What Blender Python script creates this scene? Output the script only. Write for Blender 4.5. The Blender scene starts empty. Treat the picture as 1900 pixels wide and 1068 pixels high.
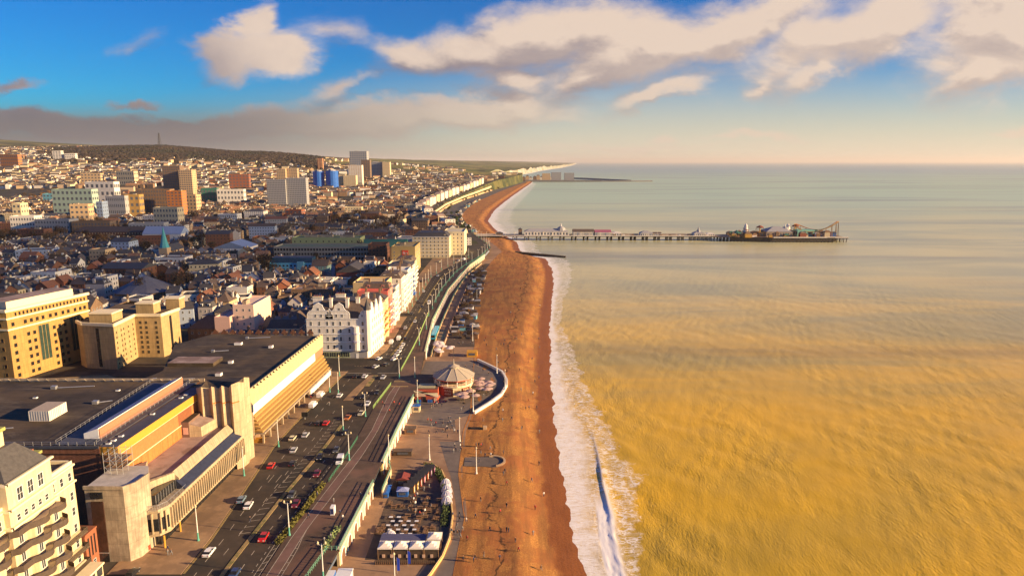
import bpy, bmesh, math, random
from math import sin, cos, pi, radians, atan2, hypot, sqrt
from mathutils import Vector, Matrix, noise as MN
R = random.Random(7)
sc = bpy.context.scene
COL = sc.collection

# ------------------------------------------------------------------ camera
FPX = 1900 * 24 / 36
PITCH = math.atan(234 / FPX)
CAMZ = 106.0
cam = bpy.data.cameras.new("camera")
cam.lens = 24; cam.sensor_width = 36; cam.clip_start = 1; cam.clip_end = 400000
camo = bpy.data.objects.new("camera", cam); COL.objects.link(camo)
camo.location = (0, 0, CAMZ); camo.rotation_euler = (pi / 2 - PITCH, 0, 0)
sc.camera = camo

def G(px, py, z=8.0):
    """ground point at height z seen at a photograph position (metres, camera foot at 0,0)"""
    u = (px - 950) / FPX; v = (534 - py) / FPX
    c, s = cos(PITCH), sin(PITCH)
    t = (z - CAMZ) / (v * c - s)
    return (u * t, (c + v * s) * t)

def UW(px, py):
    """sky direction as slopes x/y, z/y"""
    u = (px - 950) / FPX; v = (534 - py) / FPX
    c, s = cos(PITCH), sin(PITCH)
    return (u / (c + v * s), (c * v - s) / (c + v * s))

# ------------------------------------------------------------------ light
SUN_EL, SUN_AZ = radians(15), radians(-11)      # azimuth from +X towards +Y
sd = bpy.data.lights.new("sun", 'SUN'); sd.energy = 5.0; sd.angle = radians(0.6); sd.color = (1.0, 0.69, 0.36)
so = bpy.data.objects.new("sun", sd); COL.objects.link(so)
tosun = Vector((cos(SUN_AZ) * cos(SUN_EL), sin(SUN_AZ) * cos(SUN_EL), sin(SUN_EL)))
so.rotation_euler = tosun.to_track_quat('Z', 'Y').to_euler(); so.location = (300, 100, 400)
vs = sc.view_settings
vs.view_transform = 'Standard'; vs.look = 'None'; vs.gamma = 1; vs.exposure = 1.25; vs.use_curve_mapping = False
sc.cycles.max_bounces = 5; sc.cycles.transparent_max_bounces = 12

# ------------------------------------------------------------------ node helper
class NT:
    def __init__(s, tree):
        s.t = tree; s.n = tree.nodes; s.l = tree.links
    def new(s, typ, **kw):
        n = s.n.new(typ)
        for k, v in kw.items(): setattr(n, k, v)
        return n
    def put(s, sock, v):
        if isinstance(v, bpy.types.NodeSocket): s.l.new(v, sock)
        elif v is not None: sock.default_value = v
    def math(s, op, a, b=None, c=None, clamp=False):
        n = s.new('ShaderNodeMath', operation=op); n.use_clamp = clamp
        s.put(n.inputs[0], a)
        if b is not None: s.put(n.inputs[1], b)
        if c is not None: s.put(n.inputs[2], c)
        return n.outputs[0]
    def vm(s, op, a, b=None):
        n = s.new('ShaderNodeVectorMath', operation=op)
        s.put(n.inputs[0], a)
        if b is not None: s.put(n.inputs[1], b)
        return n.outputs['Value'] if op in ('LENGTH', 'DOT_PRODUCT') else n.outputs[0]
    def rng(s, v, a, b, c=0.0, d=1.0, interp='SMOOTHSTEP'):
        n = s.new('ShaderNodeMapRange', interpolation_type=interp)
        for i, q in enumerate((v, a, b, c, d)): s.put(n.inputs[i], q)
        return n.outputs[0]
    def mix(s, f, a, b, blend='MIX'):
        n = s.new('ShaderNodeMix', data_type='RGBA', blend_type=blend)
        s.put(n.inputs[0], f)
        for i, q in ((6, a), (7, b)):
            if isinstance(q, tuple) and len(q) == 3: q = q + (1,)
            s.put(n.inputs[i], q)
        return n.outputs[2]
    def noise(s, vec, scale, detail=3, rough=.55, dist=0.0, out=0):
        n = s.new('ShaderNodeTexNoise')
        if vec is not None: s.put(n.inputs['Vector'], vec)
        n.inputs['Scale'].default_value = scale; n.inputs['Detail'].default_value = detail
        n.inputs['Roughness'].default_value = rough; n.inputs['Distortion'].default_value = dist
        return n.outputs[out]
    def comb(s, x, y, z=0.0):
        n = s.new('ShaderNodeCombineXYZ')
        for i, q in enumerate((x, y, z)): s.put(n.inputs[i], q)
        return n.outputs[0]
    def sep(s, v):
        n = s.new('ShaderNodeSeparateXYZ'); s.put(n.inputs[0], v); return n.outputs
    def mapping(s, v, loc=(0, 0, 0), rot=(0, 0, 0), scale=(1, 1, 1), kind='POINT'):
        n = s.new('ShaderNodeMapping', vector_type=kind); s.put(n.inputs[0], v)
        n.inputs['Location'].default_value = loc; n.inputs['Rotation'].default_value = rot
        n.inputs['Scale'].default_value = scale; return n.outputs[0]

# ------------------------------------------------------------------ sky
W_ = bpy.data.worlds.new("World"); sc.world = W_; W_.use_nodes = True
W_.cycles.sampling_method = 'MANUAL'; W_.cycles.sample_map_resolution = 512
w = NT(W_.node_tree); w.n.clear()
sky = w.new('ShaderNodeTexSky', sky_type='NISHITA'); sky.sun_disc = False
sky.sun_elevation = SUN_EL; sky.sun_rotation = pi / 2 - SUN_AZ
sky.altitude = 100; sky.air_density = 1.0; sky.dust_density = 0.6; sky.ozone_density = 2.0
D = w.new('ShaderNodeTexCoord').outputs['Generated']
dx, dy, dz = w.sep(D)
yy = w.math('MAXIMUM', w.math('ABSOLUTE', dy), 0.05)
U = w.math('DIVIDE', dx, yy); Vv = w.math('DIVIDE', dz, yy)

# cloud field: a group, evaluated twice so that the side towards the sun can be told
g = bpy.data.node_groups.new("cloud_field", 'ShaderNodeTree')
g.interface.new_socket("P", in_out='INPUT', socket_type='NodeSocketVector')
g.interface.new_socket("F", in_out='OUTPUT', socket_type='NodeSocketFloat')
q = NT(g); gi = q.new('NodeGroupInput'); go = q.new('NodeGroupOutput')
P0 = gi.outputs[0]
nz = q.noise(q.mapping(P0, scale=(1, 1.7, 1)), 5.5, 7, .6, 0.3, out=1)
warp = q.vm('MULTIPLY', q.vm('SUBTRACT', nz, (.5, .5, .5)), (.17, .095, 0))
Pw = q.vm('ADD', P0, warp)
BL = [  # px, py, rx, ry, tilt deg, strength
 (478, 42, 48, 52, 0, 1.15), (440, 112, 105, 46, -10, 1.15), (515, 100, 85, 48, 12, 1.1), (600, 66, 70, 34, 10, .42),
 (760, 108, 120, 38, 5, .8), (900, 90, 170, 62, -8, 1.0), (1030, 62, 190, 70, -12, 1.1), (1180, 85, 210, 72, -14, 1.1),
 (1360, 55, 260, 66, -20, 1.05), (1600, 55, 280, 76, -22, .95), (1880, 50, 240, 150, -10, 1.0),
 (960, 150, 120, 44, 10, .85), (1090, 150, 110, 40, -20, .8), (1215, 176, 120, 22, -16, .75), (1400, 160, 60, 22, -25, .6), (1540, 130, 130, 36, -22, .75), (1830, 140, 120, 34, -25, .8),
 (40, 235, 360, 40, 3, 1.2), (330, 238, 330, 36, 2, 1.2), (600, 225, 260, 42, -3, 1.15), (850, 212, 280, 38, -3, 1.05),
 (1225, 258, 42, 11, 0, .9), (1400, 254, 130, 9, 0, .7), (1150, 275, 300, 12, 0, .5), (1880, 250, 70, 9, 0, .7),
 (15, 150, 75, 13, -6, .7), (238, 188, 52, 9, -4, .65), (255, 92, 50, 16, -10, .25), (650, 160, 90, 20, -20, .45)]
acc = None
for (bx, by, rx, ry, tl, st) in BL:
    cu, cw = UW(bx, by)
    m = q.mapping(Pw, (cu, cw, 0), (0, 0, radians(-tl)), (rx / FPX, ry / FPX, 1), 'TEXTURE')
    d = q.vm('LENGTH', m)
    f = q.math('MULTIPLY_ADD', d, -st, st)          # st*(1-d)
    acc = f if acc is None else q.math('SMOOTH_MAX', acc, f, .42)
fine = q.noise(q.mapping(P0, scale=(1, 2.0, 1)), 9, 9, .62, .2)
q.l.new(q.math('ADD', acc, q.math('MULTIPLY_ADD', fine, .95, -.475)), go.inputs[0])
def cf(p):
    n = w.new('ShaderNodeGroup'); n.node_tree = g; w.put(n.inputs[0], p); return n.outputs[0]
P = w.comb(U, Vv, 0.0)
F0 = cf(P); F1 = cf(w.vm('ADD', P, (.014, .022, 0)))
dens = w.math('MULTIPLY', w.rng(F0, -.06, .58), w.rng(dz, -.002, .004))
relief = w.rng(w.math('SUBTRACT', F0, F1), -.26, .30, -.30, .36)
relief = w.math('ADD', relief, w.math('MULTIPLY_ADD', w.noise(w.mapping(P, scale=(1, 2.2, 1)), 8, 6, .62, .4), .9, -.45))
lit = w.math('ADD', w.math('MULTIPLY_ADD', relief, 1.0, .34), w.rng(U, -.75, .35, -.52, .62, 'LINEAR'), clamp=True)
lit = w.math('ADD', lit, w.rng(Vv, .04, .16, -.16, .05), clamp=True)
# the single tall cloud stands clear of the band and takes the sun
cu, cw = UW(478, 85)
iso = w.rng(w.vm('LENGTH', w.mapping(P, (cu, cw, 0), (0, 0, 0), (125 / FPX, 90 / FPX, 1), 'TEXTURE')), .6, 1.15, .66, 0)
rel_iso = w.vm('DOT_PRODUCT', w.vm('SUBTRACT', P, (cu, cw, 0)), (.75, .66, 0))
rel_iso = w.math('ADD', w.rng(rel_iso, -.085, .02, .38, .98), w.math('MULTIPLY_ADD', w.noise(P, 16, 6, .6), .5, -.25), clamp=True)
lit = w.mix(w.rng(iso, .02, .3), lit, rel_iso)
cc = w.mix(lit, (1.15, .95, 1.2), (4.7, 3.7, 2.95))
hs = w.new('ShaderNodeHueSaturation'); hs.inputs['Saturation'].default_value = 1.5; hs.inputs['Value'].default_value = .8
w.l.new(sky.outputs[0], hs.inputs['Color'])
base = hs.outputs[0]
hz = w.rng(Vv, w.rng(U, -.7, .1, .015, -.02), w.rng(U, -.7, .2, .10, .18), 1, 0)
glow = w.math('MULTIPLY', hz, w.rng(U, -.7, .35, .75, .95))
base = w.mix(1.0, base, (.04, .54, 1.0), 'MULTIPLY')
base = w.mix(glow, base, w.mix(w.rng(U, -.6, .1), (1.2, 1.05, 1.1), (4.8, 4.1, 3.1)))
bank = w.math('MULTIPLY', w.rng(Vv, .085, .03, 0, 1), w.math('MULTIPLY', w.rng(U, -.42, -.05, 1, 0), w.rng(dz, -.002, .004)))
skyc = w.mix(w.math('MULTIPLY', w.math('MAXIMUM', dens, w.math('MULTIPLY', bank, .85)), .96), base, w.mix(w.math('MULTIPLY', w.rng(Vv, .05, .105, .92, 0), w.rng(U, -.35, .2, 1, .6)), cc, w.mix(w.rng(U, -.5, .1), (.95, .84, .90), (4.4, 3.7, 2.85))))
bg = w.new('ShaderNodeBackground'); w.l.new(skyc, bg.inputs['Color']); bg.inputs['Strength'].default_value = .075
wo = w.new('ShaderNodeOutputWorld'); w.l.new(bg.outputs[0], wo.inputs['Surface'])

# ------------------------------------------------------------------ materials
MATS = {}
def mat(name, col, rough=.8, var=.18, scale=1.5, bump=0.0, metal=0.0, spec=.3, col2=None, sc2=None, big=.0):
    if name in MATS: return MATS[name]
    m = bpy.data.materials.new(name); m.use_nodes = True; MATS[name] = m
    t = NT(m.node_tree); b = t.n['Principled BSDF']
    b.inputs['Roughness'].default_value = rough; b.inputs['Metallic'].default_value = metal
    b.inputs['Specular IOR Level'].default_value = spec
    m.diffuse_color = (*col, 1)
    co = t.new('ShaderNodeTexCoord').outputs['Object']
    c = (*col, 1)
    if var > 0 or col2:
        nf = t.rng(t.noise(co, scale, 5, .65), .3, .7, 0, 1, 'LINEAR')
        dark = tuple(x * (1 - var) for x in col); light = tuple(min(1, x * (1 + var)) for x in col)
        c = t.mix(nf, dark, light)
        if col2:
            nf2 = t.rng(t.noise(co, sc2 or scale * .3, 4, .6), .45, .6)
            c = t.mix(nf2, c, col2)
        if big:
            nf3 = t.rng(t.noise(co, scale * .08, 3, .6), .35, .65, 1 - big, 1 + big, 'LINEAR')
            c = t.mix(1.0, c, t.comb(nf3, nf3, nf3), 'MULTIPLY')
        t.l.new(c, b.inputs['Base Color'])
        if bump:
            bn = t.new('ShaderNodeBump'); bn.inputs['Strength'].default_value = bump; bn.inputs['Distance'].default_value = .1
            t.l.new(t.noise(co, scale * 4, 3), bn.inputs['Height']); t.l.new(bn.outputs[0], b.inputs['Normal'])
    else:
        b.inputs['Base Color'].default_value = c
    return m

# ------------------------------------------------------------------ mesh builder
WL = {}     # world location of each root / part origin
class MB:
    def __init__(s): s.v = []; s.f = []; s.m = []; s.mats = []
    def mi(s, m):
        if m not in s.mats: s.mats.append(m)
        return s.mats.index(m)
    def face(s, pts, m):
        i = len(s.v); s.v.extend(pts); s.f.append(tuple(range(i, i + len(pts)))); s.m.append(s.mi(m))
    def prism(s, poly, z0, z1, m, top=None, bot=False, ztop=None):
        """vertical walls over a counter-clockwise outline; top may take another material"""
        n = len(poly); i = len(s.v); k = s.mi(m)
        for (x, y) in poly: s.v.append((x, y, z0))
        for j, (x, y) in enumerate(poly): s.v.append((x, y, ztop[j] if ztop else z1))
        for j in range(n):
            a = (j + 1) % n; s.f.append((i + j, i + a, i + n + a, i + n + j)); s.m.append(k)
        s.f.append(tuple(i + n + j for j in range(n))); s.m.append(s.mi(top or m))
        if bot: s.f.append(tuple(i + j for j in reversed(range(n)))); s.m.append(k)
    def box(s, x0, x1, y0, y1, z0, z1, m, top=None):
        s.prism([(x0, y0), (x1, y0), (x1, y1), (x0, y1)], z0, z1, m, top, True)
    def obox(s, cx, cy, ang, l, wd, z0, z1, m, top=None):
        c, n = cos(ang), sin(ang)
        P = [(cx + a * l / 2 * c - b * wd / 2 * n, cy + a * l / 2 * n + b * wd / 2 * c) for a, b in ((-1, -1), (1, -1), (1, 1), (-1, 1))]
        s.prism(P, z0, z1, m, top, True)
    def bar(s, p, q_, r, m, n=4, r2=None):
        p = Vector(p); q_ = Vector(q_); d = (q_ - p)
        if d.length < 1e-6: return
        d.normalize(); a = d.orthogonal().normalized(); b = d.cross(a); i = len(s.v); k = s.mi(m); r2 = r if r2 is None else r2
        for P_, rr in ((p, r), (q_, r2)):
            for j in range(n):
                t = 2 * pi * (j + .5) / n; s.v.append(tuple(P_ + a * cos(t) * rr + b * sin(t) * rr))
        for j in range(n):
            e = (j + 1) % n; s.f.append((i + j, i + e, i + n + e, i + n + j)); s.m.append(k)
        s.f.append(tuple(i + j for j in reversed(range(n)))); s.m.append(k)
        s.f.append(tuple(i + n + j for j in range(n))); s.m.append(k)
    def lathe(s, cx, cy, prof, m, n=12, a0=0.0):
        i = len(s.v); k = s.mi(m)
        for (r, z) in prof:
            for j in range(n):
                t = a0 + 2 * pi * j / n; s.v.append((cx + r * cos(t), cy + r * sin(t), z))
        for a in range(len(prof) - 1):
            for j in range(n):
                e = (j + 1) % n; s.f.append((i + a * n + j, i + a * n + e, i + a * n + n + e, i + a * n + n + j)); s.m.append(k)
        s.f.append(tuple(i + j for j in reversed(range(n)))); s.m.append(k)
        s.f.append(tuple(i + (len(prof) - 1) * n + j for j in range(n))); s.m.append(k)
    def blob(s, cx, cy, cz, rx, ry, rz, m, rnd=None, sub=1, jit=.25):
        b = bmesh.new(); bmesh.ops.create_icosphere(b, subdivisions=sub, radius=1)
        i = len(s.v); k = s.mi(m); b.verts.ensure_lookup_table()
        for v in b.verts:
            j = 1 + ((rnd or R).random() - .5) * 2 * jit
            s.v.append((cx + v.co.x * rx * j, cy + v.co.y * ry * j, cz + v.co.z * rz * j))
        for f in b.faces: s.f.append(tuple(i + v.index for v in f.verts)); s.m.append(k)
        b.free()
    def weld(s):
        d = {}; mp = []; nv = []
        for v in s.v:
            k = (round(v[0], 3), round(v[1], 3), round(v[2], 3))
            if k not in d: d[k] = len(nv); nv.append(v)
            mp.append(d[k])
        F = []; Ms = []
        for f, m in zip(s.f, s.m):
            g_ = tuple(dict.fromkeys(mp[i] for i in f))
            if len(g_) > 2: F.append(g_); Ms.append(m)
        s.v, s.f, s.m = nv, F, Ms; return s
    def gridwall(s, p0, p1, z0, z1, n, floors, ww, wh, wall, gl, zb=None):
        """one wall (outside on the right hand) with its window panes cut into the same sheet"""
        L = hypot(p1[0] - p0[0], p1[1] - p0[1]); ww = min(ww, L / max(n, 1) * .8); fh = (z1 - z0) / floors; wh = min(wh, fh * .75)
        us = [0.]; zs = [z0 if zb is None else zb]
        for i in range(n): c = L * (i + .5) / n; us += [c - ww / 2, c + ww / 2]
        us.append(L)
        for k in range(floors): b_ = z0 + fh * (k + .27); zs += [b_, b_ + wh]
        zs.append(z1); i0 = len(s.v); nu = len(us)
        for z in zs:
            for u in us: s.v.append((p0[0] + (p1[0] - p0[0]) * u / L, p0[1] + (p1[1] - p0[1]) * u / L, z))
        kw, kg = s.mi(wall), s.mi(gl)
        for a in range(len(zs) - 1):
            for b in range(nu - 1):
                i = i0 + a * nu + b; s.f.append((i, i + 1, i + nu + 1, i + nu)); s.m.append(kg if a % 2 and b % 2 else kw)
    def mesh(s, name, org=(0, 0, 0), smooth=False):
        me = bpy.data.meshes.new(name)
        me.from_pydata([(x - org[0], y - org[1], z - org[2]) for x, y, z in s.v], [], s.f)
        for m in s.mats: me.materials.append(m)
        me.polygons.foreach_set('material_index', s.m)
        if smooth: me.polygons.foreach_set('use_smooth', [True] * len(s.f))
        me.update(); return me
    def build(s, name, parent=None, smooth=False, label=None, org=None):
        o_ = WL[parent.name] if parent else (org or (0, 0, 0))
        o = bpy.data.objects.new(name, s.mesh(name, o_, smooth)); COL.objects.link(o)
        if parent: o.parent = parent
        else: o.location = o_
        WL[o.name] = o_
        if label: o['label'] = label
        return o

def tag(o, label=None, cat=None, group=None, kind=None):
    if label: o['label'] = label
    if cat: o['category'] = cat
    if group: o['group'] = group
    if kind: o['kind'] = kind
    return o
def thing(name, label, cat, loc=(0, 0, 0), group=None, rz=0.0):
    o = bpy.data.objects.new(name, None); COL.objects.link(o); o.location = loc; o.rotation_euler = (0, 0, rz)
    o.empty_display_size = .5
    WL[o.name] = loc; return tag(o, label, cat, group)
def struct(mb, name, smooth=False):
    return tag(mb.build(name, smooth=smooth), kind='structure')
def inst(me, name, parent, loc, rz=0.0, sc_=None, label=None):
    """a part sharing mesh data, at a world position under its thing"""
    o = bpy.data.objects.new(name, me); COL.objects.link(o)
    o.parent = parent; pl = WL[parent.name]
    o.location = (loc[0] - pl[0], loc[1] - pl[1], loc[2] - pl[2]); o.rotation_euler = (0, 0, rz)
    if sc_: o.scale = sc_
    WL[o.name] = loc
    if label: o['label'] = label
    return o
def copy_tree(o, parent=None):
    c = o.copy(); COL.objects.link(c)
    if parent: c.parent = parent
    for ch in list(o.children): copy_tree(ch, c)
    return c
def lerp(a, b, t): return a + (b - a) * t
def interp(tab, x):
    if x <= tab[0][0]: return tab[0][1]
    for (a, va), (b, vb) in zip(tab, tab[1:]):
        if x <= b: return va + (vb - va) * (x - a) / (b - a)
    return tab[-1][1]
def S01(t): t = max(0., min(1., t)); return t * t * (3 - 2 * t)
# ------------------------------------------------------------------ the lie of the land
SH = [(0, 22), (150, 20.5), (180, 17.5), (258, 17.2), (327, 19.4), (443, 25), (600, 37), (675, 40), (755, 37), (775, 22), (822, 9), (906, 7), (1050, -22), (1243, -44), (1500, -40), (1830, -21), (2600, 32), (3450, 94), (3700, 110), (4100, 70), (4400, -150), (5200, -20), (6300, 150), (8500, 370), (12000, 850), (20000, 1750), (40000, 3800)]
UP = [(0, -47), (100, -45.5), (149, -45), (172, -43.6), (203, -43), (244, -42.7), (287, -41.5), (349, -45.6), (410, -49.8), (517, -49.8), (600, -46), (657, -40), (728, -29), (790, -24), (850, -34), (900, -44), (960, -56), (1050, -85), (1200, -125), (1350, -160), (1600, -160), (1900, -140), (2300, -100), (2500, -80), (3000, -10), (3500, 50), (3900, 60), (4100, 0), (4400, -175), (5200, -45), (6300, 125), (8500, 340), (12000, 810), (20000, 1700), (40000, 3700)]
BE = [(0, -15), (156, -15), (184, -14), (213, -18), (250, -19), (270, -17.5), (344, -20), (460, -26), (652, -26), (720, -20), (790, -12), (850, -22), (960, -42), (1050, -62), (1200, -85), (1350, -100), (1600, -100), (1900, -85), (2500, -35), (3000, 15), (3500, 75), (4100, 60), (4400, -155)]
shore = lambda y: interp(SH, y); upper = lambda y: interp(UP, y); bedge = lambda y: interp(BE, y)
K1 = [(-.9, 150), (-.66, 165), (-.5, 172), (-.36, 143), (-.3, 124), (-.2, 85), (-.1, 60), (0, 45)]
K2 = [(-.9, 320), (-.75, 297), (-.64, 258), (-.5, 222), (-.36, 165), (-.2, 140), (-.1, 128), (0, 114), (.06, 96), (.1, 80)]
def land(x, y):
    u = x / max(y, 300)
    t = max(0, min(1, (y - 950) / 2650)) ** 1.4
    h = 8 + interp(K1, u) * S01(t)
    if y > 3600:
        h = lerp(h, interp(K2, u), S01((y - 3600) / 2600))
    if y > 1500:
        n = MN.noise((x / 420, y / 700, 3.1)) * 9 + MN.noise((x / 150, y / 260, 1.7)) * 3
        e = upper(y) - x
        h += n * S01((y - 1500) / 1500) * S01(e / 300)
        h = lerp(min(h, 26 + (y - 1500) * .008), h, S01((e - 30) / 500))
        if y > 3900: h = lerp(min(h, 40 + 30 * MN.noise((y / 420, 0, 0))), h, S01((e - 10) / 1800))
    return max(h, 8)

rows = [0, 60, 120] + list(range(140, 1000, 10)) + list(range(1000, 2000, 40)) + list(range(2000, 4500, 90)) + [4600, 4800, 5000, 5200, 5500, 5800, 6100, 6500, 7000, 7600, 8500, 10000, 12000, 15000, 20000, 28000, 40000]
def grid_mesh(name, rows, cols, fx, fz, m, smooth=True, attrs=None):
    """one sheet: rows along Y, columns by parameter; attrs name -> function(x,y,c)"""
    mb = MB(); k = mb.mi(m); A = {a: [] for a in (attrs or {})}
    for y in rows:
        for c in cols:
            x = fx(c, y); mb.v.append((x, y, fz(x, y, c)))
            for a, fn in (attrs or {}).items(): A[a].append(fn(x, y, c))
    n = len(cols)
    for i in range(len(rows) - 1):
        for j in range(n - 1):
            a = i * n + j; mb.f.append((a, a + 1, a + n + 1, a + n)); mb.m.append(k)
    o = mb.build(name, smooth=smooth)
    for a, vals in A.items():
        at = o.data.attributes.new(a, 'FLOAT', 'POINT'); at.data.foreach_set('value', vals)
    return o

# town ground: asphalt and yards near, gardens, then fields and down land far away
m = bpy.data.materials.new("town_ground"); m.use_nodes = True; t = NT(m.node_tree); b = t.n['Principled BSDF']
b.inputs['Roughness'].default_value = .95; b.inputs['Specular IOR Level'].default_value = .1
pos = t.new('ShaderNodeNewGeometry').outputs['Position']; sx, sy, sz = t.sep(pos)
n1 = t.noise(pos, .06, 6, .7); n2 = t.noise(pos, .011, 4, .6); n3 = t.noise(pos, .0022, 4, .6)
near = t.mix(t.rng(n1, .35, .65), (.045, .042, .04), (.10, .085, .065))
near = t.mix(t.rng(n2, .5, .62), near, (.05, .055, .025))
vor = t.new('ShaderNodeTexVoronoi'); vor.feature = 'F1'; t.put(vor.inputs['Vector'], t.mapping(pos, scale=(1, .45, 0))); vor.inputs['Scale'].default_value = .0035
fcol = t.mix(t.sep(vor.outputs['Color'])[0], (.13, .15, .035), (.30, .24, .08))
fcol = t.mix(t.rng(n3, .45, .6), fcol, (.085, .085, .03))
far = t.mix(t.rng(n2, .56, .66), fcol, (.05, .045, .02))
c = t.mix(t.rng(sy, 2300, 3700), near, far)
t.l.new(c, b.inputs['Base Color']); GROUND = m
cols = [0] + [i / 60 for i in range(1, 60)] + [1]
tg = grid_mesh("town_ground", rows, cols, lambda c, y: lerp(upper(y), -max(900, .95 * y + 300) if y < 12000 else -11700, c ** 1.25), lambda x, y, c: land(x, y), GROUND)
tg.data.flip_normals(); tag(tg, kind='structure')

# chalk cliffs beyond the harbour
CHALK = mat("chalk", (.36, .33, .28), .9, .15, .02, col2=(.22, .21, .12), sc2=.006)
cl = MB(); k = cl.mi(CHALK)
cy = [4300 + i * 60 for i in range(70)] + [8500 + i * 300 for i in range(12)] + [12200 + i * 800 for i in range(10)] + [21000, 28000, 39000]
for y in cy:
    zt = land(upper(y), y); s_ = MN.noise((y / 160, 0, 0)) * 8
    for (t_, z) in ((-1, zt + .5), (0, zt * .97), (6 + s_, zt * .5), (14 + s_, 0), (16, -2)): cl.v.append((upper(y) + t_, y, z))
for i in range(len(cy) - 1):
    for j in range(4):
        a = i * 5 + j; cl.f.append((a, a + 1, a + 6, a + 5)); cl.m.append(k)
struct(cl, "chalk_cliff")

# lower promenade
def PAV(name, a, b_, sc_=.5, **kw): return mat(name, a, .85, .14, sc_, col2=b_, sc2=.09, big=.12, **kw)
LOWP = PAV("lower_promenade", (.34, .21, .12), (.27, .16, .09))
r2 = [y for y in rows if y <= 1000]
o = grid_mesh("lower_promenade", r2, [0, 1], lambda c, y: lerp(upper(y) - 2, bedge(y) + 1.2, c), lambda x, y, c: 3.5, LOWP); tag(o, kind='structure')
r3 = [y for y in rows if 1000 <= y <= 4400]
SERV = mat("service_road", (.11, .10, .09), .9, .15, .1)
o = grid_mesh("seafront_drive", r3, [0, .5, 1], lambda c, y: lerp(upper(y) + (.18 * (bedge(y) - upper(y))), bedge(y) + 1, c), lambda x, y, c: 3.6, SERV); tag(o, kind='structure')
GRB = mat("bank_grass", (.045, .055, .02), .95, .35, .05, col2=(.12, .11, .035), sc2=.012)
o = grid_mesh("grass_bank", r3, [0, 1], lambda c, y: lerp(upper(y) - .5, upper(y) + (.2 * (bedge(y) - upper(y))), c), lambda x, y, c: lerp(land(upper(y), y), 3.6, c), GRB); tag(o, kind='structure')

# beach
m = bpy.data.materials.new("shingle"); m.use_nodes = True; t = NT(m.node_tree); b = t.n['Principled BSDF']
b.inputs['Specular IOR Level'].default_value = .2
pos = t.new('ShaderNodeNewGeometry').outputs['Position']; sx, sy, sz = t.sep(pos)
ac = t.new('ShaderNodeAttribute'); ac.attribute_name = 'c'; cc_ = ac.outputs['Fac']
n1 = t.noise(pos, 2.2, 6, .75); n2 = t.noise(pos, .07, 5, .65, .4); n3 = t.noise(t.mapping(pos, scale=(1, .12, 1)), .35, 4, .6)
c = t.mix(t.rng(n1, .3, .7), (.28, .115, .03), (.60, .28, .07))
c = t.mix(t.rng(n2, .42, .62), c, (.36, .135, .04))
c = t.mix(t.math('MULTIPLY', t.rng(n3, .46, .6), .55), c, (.22, .10, .034))
wetn = t.math('ADD', cc_, t.math('MULTIPLY_ADD', t.noise(pos, .16, 4, .6), 7, -3.5))
wet = t.rng(wetn, -8.5, -6.0)
c = t.mix(wet, c, t.mix(t.rng(n1, .3, .7), (.19, .062, .014), (.30, .105, .026)))
# strand line of weed
sl = t.math('ABSOLUTE', t.math('ADD', cc_, t.math('MULTIPLY_ADD', t.noise(pos, .05, 6, .6), 22, 12.5)))
weed = t.math('MULTIPLY', t.rng(sl, .1, .8, 1, 0), t.rng(t.noise(pos, .3, 5, .7), .36, .52))
c = t.mix(t.math('MULTIPLY', weed, .85), c, (.05, .028, .015))
t.l.new(c, b.inputs['Base Color']); t.l.new(t.rng(wet, 0, 1, .9, .6), b.inputs['Roughness'])
bn = t.new('ShaderNodeBump'); bn.inputs['Strength'].default_value = .42; bn.inputs['Distance'].default_value = .35
hgt = t.math('ADD', t.math('MULTIPLY', n1, .5), t.math('MULTIPLY_ADD', n2, 2.0, t.math('MULTIPLY', n3, .8)))
t.l.new(hgt, bn.inputs['Height']); t.l.new(bn.outputs[0], b.inputs['Normal']); SHING = m
bprof = [(0, 3.5)]
cols = [i / 20 for i in range(21)] + [1.06, 1.15, 1.3, 1.6, 2.2]
def bx(c, y): return lerp(bedge(y), shore(y), c)
def bz(x, y, c):
    d = x - shore(y)
    z = interp([(-60, 3.55), (-19, 3.4), (-16.5, 3.3), (-9, 1.15), (0, 0), (8, -1.2), (30, -3), (400, -6)], d)
    z += (.24 * MN.noise((x / 6, y / 11, 4)) + .16 * MN.noise((x / 3, y / 4.3, 8)) + .10 * MN.noise((x, y / 24, 2))) * math.exp(-(d / 5) ** 2)
    z += .22 * MN.noise((x / 5, y / 14, 0)) * S01(-d / 6) + .12 * MN.noise((x / 2.2, y / 5, 5)) * S01(-d / 6)
    if c < .03: z = 3.55
    return z
rb = [0, 60, 100] + [120 + i * 2 for i in range(170)] + list(range(460, 700, 4)) + list(range(700, 1100, 10)) + [y for y in rows if 1100 <= y <= 4400]
o = grid_mesh("beach", rb, cols, bx, bz, SHING, attrs={'c': lambda x, y, c: x - shore(y)}); tag(o, kind='structure')

# sea
FW = [(0, 10), (140, 11), (161, 13), (190, 22), (242, 25), (296, 18), (389, 12), (443, 7), (520, 9), (611, 16), (740, 22), (800, 20), (860, 22), (1000, 26), (1137, 38), (1300, 40), (1800, 42), (2600, 40), (3400, 30), (3600, 5), (4400, 10), (7000, 30)]
fw = lambda y: interp(FW, y)
m = bpy.data.materials.new("sea_water"); m.use_nodes = True; t = NT(m.node_tree); b = t.n['Principled BSDF']
pos = t.new('ShaderNodeNewGeometry').outputs['Position']; sx, sy, sz = t.sep(pos)
def att(n):
    a = t.new('ShaderNodeAttribute'); a.attribute_name = n; return a.outputs['Fac']
ca, fa = att('c'), att('f')
slow = t.noise(t.mapping(pos, rot=(0, 0, radians(-8)), scale=(.35, 1.3, 1)), .006, 5, .6, .6)  # its dark patches put cloud shade into the silt and mid-water colours
silt_shade = t.mix(t.rng(slow, .35, .62), (.80, .45, .012), (.50, .33, .035))
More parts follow.
